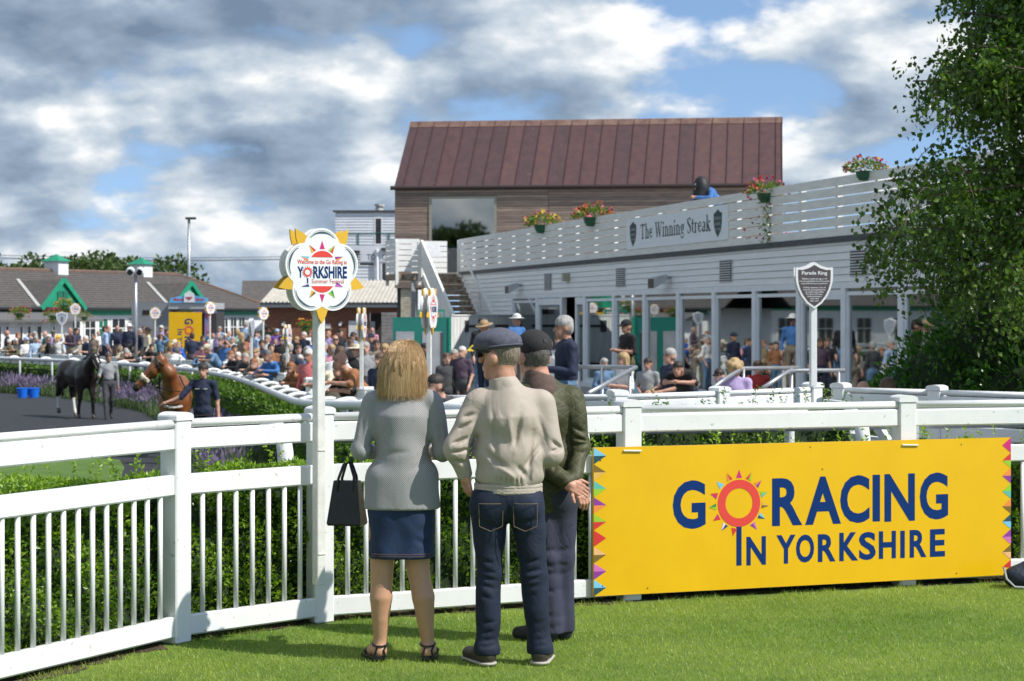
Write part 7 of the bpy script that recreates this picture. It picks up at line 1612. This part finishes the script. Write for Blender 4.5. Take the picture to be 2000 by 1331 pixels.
def man_beige():
    X0, Y0 = xat(985, 10.24), 10.24; t = thing('person', 'man in beige bomber jacket, jeans and flat cap seen from behind', 'person', (X0, Y0, 0)); t['group'] = 'spectators at the near fence'
    F = (-.86, .5); b = Body(.018); hc = (-.022, .02, 1.592); f, s = head_back(b, hc, F, 0, 1.02); b.cap((-.018, .008, 1.56), (.012, .0, 1.40), .058, .066, 0)
    f3 = np.array([f[0], f[1], 0]); s3 = np.array([s[0], s[1], 0]); z3 = np.array([0, 0, 1.]); H = np.array(hc)
    def pick(V, tg):
        d = V - H; fw = d @ f3; return np.where((fw < -.012) & (d[:, 2] > -.052 + .02 * (fw > -.03)) & (V[:, 2] > 1.53) & (np.abs(d @ s3 * 1.0) < .080), 1, tg)
    piece('body', b, [skinB, M('hair_cropped', (.27, .215, .165), .6, .5, 60, .5, 120, stretch=(1, 1, .4), col2=(.15, .115, .09))], .0065, t, pick)
    hand(t, (-.205, .0, .975), (.25, .12, -1), (-.9, -.5, 0), skinB, .45, 1.0, 1); hand(t, (.20, .26, 1.06), (-.2, 1, -.1), (0, 0, 1), skinB, .6, 1.0, -1)
    # flat cap with a short peak to the left
    b = Body(.016); rot = Matrix(((s[0], f[0], 0), (s[1], f[1], 0), (0, 0, 1))); b.ell(H + f3 * .006 + z3 * .070, (.098, .124, .072), 0, .01, rot); b.ell(H + f3 * .055 + z3 * .062, (.088, .090, .050), 0, .02, rot); b.ell(H + f3 * .115 + z3 * .036, (.066, .052, .013), 0, .010, rot); b.cut(tuple(-z3 + f3 * -.10), -(H[2] + .030) - .10 * float(H @ f3) + .0); b.disp = wob(.0025, 26, 12)
    cp = piece('flat_cap', b, [M('cap_chambray', (.115, .115, .155), .9, .35, 40, .35, 260, col2=(.075, .075, .105))], .0065, t)
    mb = MB(); mb.tube([tuple(H + s3 * .101 * math.cos(a) + f3 * (.004 + .122 * math.sin(a)) + z3 * (.044 - .016 * math.sin(a))) for a in np.linspace(math.pi * .98, math.pi * 2.02, 16)], .006, 5); link('cap_band', mb.mesh('cap_band', M('cap_band', (.085, .085, .12), .9)), cp, None, True)
    mb = MB()
    for q in (-1, 1): mb.bar(tuple(H + s3 * q * .083 + z3 * .018 - f3 * .0), tuple(H + s3 * q * .066 + z3 * .022 + f3 * .10), .005, .012); mb.box(tuple(H + s3 * q * .036 + z3 * .012 + f3 * .104), (.055, .012, .042), math.atan2(s[1], s[0]), bev=.005)
    link('sunglasses', mb.mesh('sunglasses', shade_m), t)
    # jeans
    jm = M('dark_denim', (.0075, .016, .042), .8, .4, 7, .08, 300, col2=(.004, .009, .024)); b = Body(.03)
    b.ell((.018, .0, .86), (.182, .128, .13)); b.ell((-.065, -.035, .82), (.098, .095, .11)); b.ell((.105, -.035, .82), (.098, .095, .11))
    for hx, kx, ax, ay in ((-.075, -.078, -.088, .0), (.115, .152, .184, .03)):
        b.cap((hx, 0, .80), (kx, .008, .47), .100, .066, 0, .025); b.cap((kx, .008, .47), (ax, ay, .06), .068, .058, 0, .02); b.ell((ax, ay - .0, .085), (.064, .066, .05))
    b.cut((0, 0, -1), -.055); b.cut((0, 0, 1), .95); cr = []
    for kx, sgn in ((-.078, 1), (.152, -1)):
        for z, dx in ((.49, .10), (.45, .11), (.41, .10), (.36, .07), (.54, .09)): cr.append(((kx - .055, -.07, z + .012 * sgn), (dx, 0, -.026 * sgn), .010, .011))
    for ax in (-.088, .184):
        for z in (.13, .10, .17, .22): cr.append(((ax - .05, -.06, z), (.10, 0, .012), .008, .010))
    cr += [((-.13, -.12, .74), (.12, 0, -.03), .011, .012), ((.06, -.12, .73), (.11, 0, .035), .011, .012), ((.02, -.13, .84), (0, 0, -.12), .02, .009)]
    wrinkle(jm, 9, .38, (1, 1, .8)); cr = [(c, e_, dp * 1.5, w * .75) for c, e_, dp, w in cr]
    b.disp = folds(cr, wob(.005, 17, 15)); je = piece('jeans', b, [jm], .0088, t)
    thr = M('jean_thread', (.17, .125, .075), .8); mb = MB()
    def onback(x, z): 
        c = -.065 if x < .02 else .105; return -.040 - .098 * math.sqrt(max(.05, 1 - ((x - c) / .105) ** 2)) * (1 - .25 * abs(z - .83) / .1)
    for c, w in ((-.068, .062), (.108, .062)):
        for A, B in (((c - w, .842), (c + w, .842)), ((c - w, .842), (c - w * .95, .725)), ((c + w, .842), (c + w * .95, .725)), ((c - w * .95, .725), (c, .70)), ((c, .70), (c + w * .95, .725))):
            mb.tube([(lerp(A[0], B[0], k / 6), onback(lerp(A[0], B[0], k / 6), lerp(A[1], B[1], k / 6)) - .004, lerp(A[1], B[1], k / 6)) for k in range(7)], .0016, 4)
    link('pocket_stitching', mb.mesh('pocket_stitching', thr), je)
    # jacket
    bm = M('beige_cotton', (.425, .365, .305), .7, .08, 7, .03, 60, col2=(.39, .335, .28)); b = Body(.035)
    b.ell((.035, .0, 1.24), (.185, .128, .20)); b.ell((.03, -.01, 1.08), (.182, .138, .16)); b.ell((.025, -.01, .98), (.180, .135, .10)); b.cap((-.12, .0, 1.365), (.18, .0, 1.365), .060, .060); b.cap((.01, .0, 1.43), (.02, .0, 1.28), .075, .155)
    b.cap((-.150, .0, 1.345), (-.245, -.03, 1.115), .064, .058, 0, .022); b.cap((-.245, -.03, 1.115), (-.205, .0, .985), .056, .044, 0, .02); b.ell((-.25, -.035, 1.11), (.052, .055, .064))
    b.cap((.200, .0, 1.345), (.240, -.02, 1.09), .064, .058, 0, .025); b.cap((.245, -.02, 1.09), (.21, .18, 1.06), .058, .046, 0, .02)
    b.cut((0, 0, -1), -.925)
    cr = [((-.10, -.12, 1.36), (-.05, 0, -.28), .016, .014), ((-.06, -.13, 1.34), (.02, 0, -.30), .010, .018), ((.02, -.14, 1.33), (.03, 0, -.26), -.007, .022), ((.09, -.13, 1.32), (-.05, 0, -.22), .012, .020), ((.15, -.12, 1.24), (-.03, 0, -.26), .010, .015), ((-.11, -.13, 1.12), (.14, 0, -.12), .014, .020), ((-.05, -.14, 1.06), (.12, 0, -.10), -.009, .02), ((.06, -.14, 1.04), (.07, 0, -.08), .010, .018), ((.20, -.1, 1.16), (-.12, 0, -.16), .012, .016), ((.14, -.13, 1.02), (-.03, 0, -.09), .012, .012),
          ((-.27, -.08, 1.14), (.09, 0, .04), .016, .012), ((-.275, -.08, 1.10), (.10, 0, .015), .016, .011), ((-.26, -.07, 1.06), (.08, 0, -.02), .014, .010), ((-.22, -.06, 1.27), (.07, 0, .03), .010, .014), ((-.24, -.06, 1.21), (.08, 0, .05), .012, .013), ((.24, -.06, 1.16), (.06, 0, -.05), .014, .013), ((.23, -.06, 1.10), (.07, 0, .02), .014, .012), ((.17, -.10, 1.30), (.05, 0, -.16), .015, .012)]
    for k in range(14): cr.append(((-.14 + k * .025, -.13, .935), (.004 * (-1) ** k, 0, .055), .007, .007))
    wrinkle(bm, 7.5, .42, (1, 1, .55)); cr = [(c, e_, dp * 1.9, w * .72) for c, e_, dp, w in cr]
    b.disp = folds(cr, wob(.005, 14, 23)); jk = piece('jacket', b, [bm], .0072, t)
    b = Body(.012); b.ell((.02, .0, .90), (.178, .132, .06)); b.ell((.02, .0, .93), (.178, .132, .06)); b.cut((0, 0, 1), .938); b.cut((0, 0, -1), -.878); b.disp = lambda X, Y, Z: (.0022 * np.sin(Z * 420)).astype(np.float32); piece('waistband', b, [bm], .006, jk)
    b = Body(.012); b.cap((-.012, .008, 1.475), (.006, .0, 1.40), .068, .086); b.cut((-.25, 0, 1), 1.487); b.cut((0, 0, -1), -1.395); piece('collar', b, [bm], .006, jk)
    # shoes
    sm = M('brown_leather', (.055, .042, .034), .45, .25, 14, .2, 60); sole = M('sole_pale', (.42, .39, .34), .7)
    for ax, ay, tx, ty in ((-.088, -.005, -.185, .14), (.184, .02, .225, .19)):
        b = Body(.014); b.cap((ax, ay - .015, .052), (lerp(ax, tx, .5), lerp(ay, ty, .5), .048), .047, .043); b.cap((lerp(ax, tx, .5), lerp(ay, ty, .5), .045), (tx, ty, .04), .044, .036); b.ell((ax, ay - .01, .075), (.044, .05, .04)); b.cut((0, 0, -1), -.016); q = piece('shoe', b, [sm], .008, t)
        b = Body(.014); b.cap((ax, ay - .015, .018), (tx, ty, .018), .052, .042, flat=(1, 1, .45)); b.cut((0, 0, -1), -.003); b.cut((0, 0, 1), .022); piece('sole', b, [sole], .007, q)
man_beige()

def man_green():
    X0, Y0 = xat(1080, 10.95), 10.95; t = thing('person', 'man in green quilted wax jacket and black cap with hands clasped behind', 'person', (X0, Y0, 0)); t['group'] = 'spectators at the near fence'
    F = (-.55, .83); b = Body(.018); hc = (-.105, .02, 1.575); f, s = head_back(b, hc, F, 0, 1.02); b.cap((-.10, .01, 1.54), (-.06, .0, 1.38), .060, .068)
    f3 = np.array([f[0], f[1], 0]); s3 = np.array([s[0], s[1], 0]); z3 = np.array([0, 0, 1.]); H = np.array(hc)
    pick = lambda V, tg: np.where(((V - H) @ f3 < .0) & (V[:, 2] > 1.515) & (np.abs((V - H) @ s3) < .079), 1, tg)
    piece('body', b, [skinB, M('hair_iron', (.12, .105, .095), .6, .5, 60, .5, 120)], .007, t, pick)
    b = Body(.014); rot = Matrix(((s[0], f[0], 0), (s[1], f[1], 0), (0, 0, 1))); b.ell(H - f3 * .004 + z3 * .058, (.093, .110, .090), 0, .01, rot); b.ell(H + f3 * .13 + z3 * .03, (.07, .06, .012), 0, .01, rot); b.cut((0, 0, -1), -(H[2] + .005)); cp = piece('baseball_cap', b, [M('cap_black', (.022, .021, .022), .85, .3, 40, .3, 200)], .007, t)
    mb = MB(); mb.tube([tuple(H + s3 * .07 * math.cos(a) - f3 * (.097 + .0 * a) + z3 * (.002 + .050 * math.sin(a)) + f3 * .03 * abs(math.cos(a))) for a in np.linspace(0, math.pi, 9)], .005, 5); mb.tube([tuple(H - f3 * .106 + z3 * .085), tuple(H - f3 * .113 + z3 * .086)], .011, 8); link('cap_strap', mb.mesh('cap_strap', M('cap_trim', (.035, .034, .034), .7)), cp)
    # trousers and shoes
    tm = M('slate_chino', (.040, .044, .078), .85, .2, 10, .1, 160, col2=(.028, .031, .056)); b = Body(.03); b.ell((-.02, .0, .82), (.165, .12, .14))
    for hx, kx, ax, ay in ((-.06, -.025, -.005, .02), (.045, .055, .062, .10)): b.cap((hx, 0, .80), (kx, ay * .5, .46), .092, .070); b.cap((kx, ay * .5, .46), (ax, ay, .05), .068, .060)
    b.cut((0, 0, -1), -.045); cr = []
    for kx in (-.025, .055):
        for z, q in ((.50, 1), (.44, -1), (.37, 1), (.30, -1), (.14, 1), (.10, -1)): cr.append(((kx - .05, -.05, z), (.10, 0, .022 * q), .009, .012))
    wrinkle(tm, 8, .4, (1, 1, .7)); b.disp = folds(cr, wob(.003, 14, 33)); piece('trousers', b, [tm], .010, t)
    sm = M('black_suede', (.022, .021, .022), .8, .2, 20)
    for ax, ay, tx, ty in ((-.02, .02, -.19, .11), (.062, .10, .075, .27)):
        b = Body(.014); b.cap((ax, ay, .045), (lerp(ax, tx, .6), lerp(ay, ty, .6), .045), .050, .045); b.cap((lerp(ax, tx, .5), lerp(ay, ty, .5), .042), (tx, ty, .036), .046, .036); b.cut((0, 0, -1), -.004); piece('shoe', b, [sm], .009, t)
    # quilted jacket
    m = bpy.data.materials.new('quilted_olive'); m.use_nodes = True; nt = m.node_tree; L = nt.links; pb = nt.nodes['Principled BSDF']; pb.inputs['Roughness'].default_value = .58; pb.inputs['Specular IOR Level'].default_value = .3
    tc = nt.nodes.new('ShaderNodeTexCoord'); sp = nt.nodes.new('ShaderNodeSeparateXYZ'); L.new(tc.outputs['Object'], sp.inputs[0])
    def mt(op, a, b_=0.0):
        n = nt.nodes.new('ShaderNodeMath'); n.operation = op
        for i, v in enumerate((a, b_)):
            if isinstance(v, (int, float)): n.inputs[i].default_value = v
            else: L.new(v, n.inputs[i])
        return n.outputs[0]
    def tri(sg): return mt('PINGPONG', mt('ADD', mt('MULTIPLY', sp.outputs[0], 1.15 * sg), mt('MULTIPLY', sp.outputs[2], 1.62)), .058)
    q = mt('MINIMUM', tri(1), tri(-1)); line = mt('LESS_THAN', q, .0020); ht = mt('POWER', mt('MULTIPLY', q, 28.), .5)
    nz = nt.nodes.new('ShaderNodeTexNoise'); nz.inputs['Scale'].default_value = 14; L.new(tc.outputs['Object'], nz.inputs[0]); rp = nt.nodes.new('ShaderNodeValToRGB'); e = rp.color_ramp.elements; e[0].position = .3; e[0].color = (.040, .042, .017, 1); e[1].position = .7; e[1].color = (.078, .078, .036, 1); L.new(nz.outputs[0], rp.inputs[0])
    mx = nt.nodes.new('ShaderNodeMix'); mx.data_type = 'RGBA'; L.new(line, mx.inputs[0]); L.new(rp.outputs[0], mx.inputs[6]); mx.inputs[7].default_value = (.125, .125, .07, 1); L.new(mx.outputs[2], pb.inputs['Base Color'])
    bp = nt.nodes.new('ShaderNodeBump'); bp.inputs['Strength'].default_value = .25; bp.inputs['Distance'].default_value = .006; L.new(ht, bp.inputs['Height']); L.new(bp.outputs[0], pb.inputs['Normal'])
    b = Body(.035); b.ell((-.05, .0, 1.24), (.185, .128, .20)); b.ell((-.05, .0, 1.02), (.175, .132, .20)); b.ell((-.045, .0, .84), (.180, .135, .17)); b.cap((-.19, .0, 1.355), (.075, .0, 1.345), .068, .066); b.cap((-.06, .0, 1.40), (-.05, .0, 1.25), .08, .15)
    b.cap((.10, -.01, 1.335), (.150, -.05, 1.08), .068, .060, 0, .025); b.cap((.150, -.05, 1.08), (.110, -.17, .91), .055, .042, 0, .018); b.ell((.153, -.055, 1.08), (.055, .058, .065))
    b.cap((-.215, -.01, 1.335), (-.20, -.09, 1.08), .068, .060, 0, .025); b.cap((-.20, -.09, 1.08), (.065, -.19, .90), .058, .044, 0, .018)
    b.cut((0, 0, -1), -.708); cr = [((.10, -.08, 1.14), (.09, 0, -.03), .013, .012), ((.10, -.09, 1.09), (.09, 0, .01), .013, .011), ((.10, -.10, 1.03), (.07, 0, .03), .012, .010), ((.10, -.09, 1.20), (.08, 0, -.05), .009, .013), ((-.04, -.2, .97), (.02, 0, .09), .010, .011), ((-.0, -.2, .95), (.02, 0, .08), .010, .011), ((.08, -.10, 1.32), (.02, 0, -.34), .012, .010), ((-.02, -.14, 1.2), (.08, 0, -.2), .008, .02)]
    wrinkle(m, 9, .35, (1, 1, .6)); cr = [(c, e_, dp * 1.6, w * .75) for c, e_, dp, w in cr]
    b.disp = folds(cr, wob(.006, 16, 43)); jk = piece('wax_jacket', b, [m], .009, t)
    b = Body(.014); b.cap((-.085, .005, 1.465), (-.055, -.01, 1.37), .072, .105); b.cut((.35, 0, 1), 1.465); b.cut((0, .25, -1), -1.362); piece('collar', b, [M('brown_cord', (.115, .075, .062), .9, .25, 30, .4, 200)], .007, jk)
    hand(t, (.112, -.19, .885), (.45, -.35, -.62), (.5, -.8, .2), skinB, .55, 1.0, 1); hand(t, (.075, -.205, .89), (.75, -.25, -.35), (.1, -.9, .3), skinB, .65, 1.0, -1)
man_green()

# ------------------------------------------------------------------ horses and their handlers
def horse(label, x, y, ang, coat, points, head, neck_end, poll, legs, socks, fleece=False, blaze=False, cat='horse', tack=None, hs=1.15):
    z = ring_z(y); t = thing('horse', label, cat, (x, y, z), ang); b = Body(.07)
    b.ell((0, 0, 1.16), (.66, .295, .335), 0); b.ell((.46, 0, 1.16), (.30, .265, .36), 0); b.ell((-.52, 0, 1.22), (.42, .295, .36), 0); b.ell((.33, 0, 1.42), (.30, .12, .15), 0); b.ell((-.50, .1, 1.28), (.30, .2, .26), 0); b.ell((-.5, -.1, 1.28), (.3, .2, .26), 0); b.cap((-.3, 0, 1.42), (.3, 0, 1.44), .13, .12, 0)
    ne, po, mz = np.array(neck_end, float), np.array(poll, float), np.array(head, float)
    b.cap((.50, 0, 1.22), ne, .235, .155, 0, .08, (1, .85, 1)); b.cap((.36, 0, 1.44), po - np.array([.03, 0, .02]), .12, .085, 0, .08); b.cap(ne, po, .145, .105, 0, .05)
    d = mz - po; dn = d / np.linalg.norm(d); b.cap(po - dn * .02, po + d * .5, .105 * hs, .088 * hs, 0, .03); b.cap(po + d * .45, mz, .082 * hs, .062 * hs, 0, .03); b.ell(po + d * .30 - np.array([0, 0, .035]), (.115 * hs, .085 * hs, .115 * hs), 0, .03); b.ell(mz + dn * .015, (.065 * hs, .058 * hs, .066 * hs), 1, .03)
    sd = np.cross(dn, [0, 0, 1.]); sd /= np.linalg.norm(sd)
    for q in (-1, 1): b.cap(po + sd * q * .055 + np.array([0, 0, .06]), po + sd * q * .075 + np.array([0, 0, .205]), .034, .010, 0, .015)
    for k, (nm, J) in enumerate(legs.items()):
        fore = nm[0] == 'f'; s = 1 if nm[1] == 'l' else -1; A, K, Fk, Ho = (np.array(p, float) for p in J); off = np.array([0, s * .15, 0])
        b.cap(A + off, K + off, .145 if fore else .19, .060 if fore else .075, 0, .05); 
        if not fore: b.ell(A + off + np.array([.06, 0, -.12]), (.19, .12, .24), 0, .05)
        b.ell(K + off, (.062, .055, .075), 1 if points else 0, .03); b.cap(K + off, Fk + off, .050, .041, 2 if nm in socks else 1, .02); b.ell(Fk + off, (.05, .046, .05), 2 if nm in socks else 1, .02); b.cap(Fk + off, Ho + off + np.array([0, 0, .05]), .040, .048, 2 if nm in socks else 1, .015); b.cap(Ho + off + np.array([0, 0, .055]), Ho + off + np.array([.015, 0, .012]), .050, .062, 3, .01); 
    b.disp = lambda X, Y, Z: (.006 * np.sin(X * 9 + Z * 7) * np.sin(Z * 11 + Y * 8)).astype(np.float32)
    dark = M('horse_points', (.014, .011, .010), .5, .3, 10); wh = M('horse_white', (.62, .60, .56), .7, .15, 15); hoof = M('hoof', (.10, .085, .07), .6)
    link('body', b.mesh('body', [coat, dark, wh, hoof], .026), t)
    b = Body(.03); b.cap((-.90, 0, 1.38), (-1.02, 0, 1.15), .055, .075); b.cap((-1.02, 0, 1.15), (-1.02, .03, .55), .078, .03); b.disp = wob(.008, 25, 3); link('tail', b.mesh('tail', [dark], .022), t)
    b = Body(.02); st_ = np.array([.34, 0, 1.55])
    for k in range(7): p = st_ + (po + np.array([-.05, 0, .06]) - st_) * k / 6 + np.array([0, 0, .035 * math.sin(math.pi * k / 6)]); b.ell(p + np.array([0, -.03, -.03]), (.075, .045, .075))
    b.cap(po + np.array([.0, 0, .10]), po + d * .22 + dn * .0 + np.array([.03, 0, .07]), .028, .018); b.disp = wob(.006, 40, 5); link('mane', b.mesh('mane', [dark], .02), t)
    eye = MB()
    for q in (-1, 1): e = po + d * .28 + sd * q * .088 * hs + np.array([0, 0, .035]); eye.tube([tuple(e - sd * q * .02), tuple(e + sd * q * .006)], [.026, .010], 8)
    link('eyes', eye.mesh('eyes', M('horse_eye', (.01, .008, .006), .1)), t)
    if blaze: bb = Body(.01); f = np.cross(sd, dn); f = f if f[2] > 0 else -f; bb.cap(po + d * .22 + f * .088, po + d * .75 + f * .062, .022, .014); link('blaze', bb.mesh('blaze', [wh], .012), t)
    br = M('bridle_leather', (.025, .018, .014), .45); mb = MB()
    def loop(c, ax, r, rr, n=14):
        ax = Vector(ax).normalized(); u = ax.orthogonal().normalized(); v = ax.cross(u); mb.tube([tuple(Vector(c) + u * r * math.cos(6.2832 * k / n) + v * r * math.sin(6.2832 * k / n)) for k in range(n + 1)], rr, 5)
    loop(po + d * .68, dn, .083 * hs, .013); loop(po + d * .10, dn + np.array([.0, 0, .5]), .12 * hs, .014); loop(po + d * .02, dn, .12 * hs, .013)
    for q in (-1, 1): mb.tube([tuple(po + sd * q * .105 * hs + d * .05), tuple(po + sd * q * .100 * hs + d * .35), tuple(po + sd * q * .082 * hs + d * .68), tuple(mz + sd * q * .068 - d * .06)], .010, 5)
    link('bridle', mb.mesh('bridle', br), t); mb = MB()
    if tack == 'breast':                          # breastgirth and reins
        for q in (-1, 1): mb.tube([tuple(ne + sd * q * .0 + np.array([-.06, q * .19, -.05])), (.62, q * .26, 1.25), (.80, q * .10, 1.05), (.80, 0, 1.03)], .014, 5); mb.tube([tuple(mz + sd * q * .07 - d * .08), (.85, q * .16, 1.28), (.45, q * .24, 1.40)], .010, 5)
        mb.tube([(.74, -.17, 1.0), (.79, 0, .98), (.74, .17, 1.0)], .022, 6, 1)
    else: mb.tube([tuple(mz - d * .08 + sd * .07), (.78, .17, 1.12), (.62, .22, 1.0), (.52, .24, 1.35)], .012, 5)
    link('reins', mb.mesh('reins', [br, wh]), t)
    if fleece: bb = Body(.02); r = .085; u = np.cross(sd, dn); [bb.ell(po + d * .66 + sd * .075 * math.cos(a) + u * .075 * math.sin(a), (.045, .045, .05)) for a in np.linspace(0, 6.28, 10)[:-1]]; bb.disp = wob(.008, 45, 6); link('fleece_noseband', bb.mesh('fleece_noseband', [M('fleece', (.66, .60, .46), .95, .2, 30, .5, 60)], .016), t)
    return t
dk_coat = M('coat_dark_bay', (.022, .014, .011), .30, .35, 4, .08, 40, col2=(.012, .009, .008), spec=.6); ch_coat = M('coat_chestnut', (.25, .092, .026), .42, .3, 4, .08, 40, col2=(.17, .052, .014), spec=.6)
LW = {'fl': ((.50, 0, 1.08), (.60, 0, .55), (.62, 0, .17), (.66, 0, .02)), 'fr': ((.48, 0, 1.08), (.44, 0, .54), (.34, 0, .18), (.36, 0, .01)), 'hl': ((-.55, 0, 1.12), (-.62, 0, .54), (-.50, 0, .17), (-.44, 0, .01)), 'hr': ((-.58, 0, 1.12), (-.92, 0, .60), (-.90, 0, .26), (-.88, 0, .13))}
horse('dark bay racehorse with white hind socks walking in the ring', xat(152, 54.5), 54.5, R(-52), dk_coat, True, (1.24, .10, 1.20), (.82, .0, 1.52), (1.02, .0, 1.66), LW, ('hr', 'hl'), blaze=True)
LS = {'fl': ((.50, 0, 1.08), (.52, 0, .55), (.52, 0, .17), (.55, 0, .01)), 'fr': ((.50, 0, 1.08), (.60, 0, .55), (.60, 0, .17), (.63, 0, .01)), 'hl': ((-.58, 0, 1.12), (-.75, 0, .55), (-.68, 0, .17), (-.62, 0, .01)), 'hr': ((-.55, 0, 1.12), (-.62, 0, .55), (-.55, 0, .17), (-.5, 0, .01))}
horse('chestnut racehorse with sheepskin noseband looking left', xat(341, 38.6), 38.6, R(-82), ch_coat, True, (.90, -.68, 1.38), (.82, -.08, 1.64), (.90, -.24, 1.86), LS, (), True, tack='breast')
x = xat(212, 53.6); person('handler in grey jumper and dark trousers leading the dark horse', x, 53.6, ring_z(53.6), R(20), 'walk', 'short', 'brown', 'grey', 1, None, 'navy', (zat(690, 53.6) - ring_z(53.6)) / 1.72, 'charcoal', False, .02, .95, group='horse handlers')
def lead(t, J):
    mb = MB(); w = Vector(J['wrl']); mb.tube([tuple(w + Vector((-.10, -.05, .02))), tuple(w + Vector((.1, -.12, -.14))), tuple(w + Vector((.45, -.1, -.22))), (.28, -.12, .86)], .009, 5); link('lead_rein', mb.mesh('lead_rein', M('bridle_leather', (.02, .02, .02))), t)
    mb = MB(); mb.box((-.07, -.122, 1.30), (.075, .006, .014)); mb.box((.075, -.122, 1.30), (.06, .006, .02)); link('shirt_badge', mb.mesh('shirt_badge', M('badge', (.6, .58, .5), .7)), t)
JH = joints('stand'); JH['ell'] = (-.36, -.10, 1.16); JH['wrl'] = (-.58, -.16, 1.07)
JH['wrr'] = (.27, -.02, .86); FIG[('handler', 'short', 0, False, .015, .92)] = (figure('stand', 'short', 0, False, .015, .92, JH)[0].mesh('body', [SKIN[0], HM['grey'], TM['navy'], TM['charcoal'], shoe_m], .015), JH)
x = xat(397, 36.); person('handler in navy polo shirt holding the chestnut horse', x, 36., ring_z(36.), R(-8), 'handler', 'short', 'dark', 'navy', 0, None, 'navy', (zat(711, 36.) - ring_z(36.)) / 1.72, 'navy', False, .015, .92, False, lead, group='horse handlers')
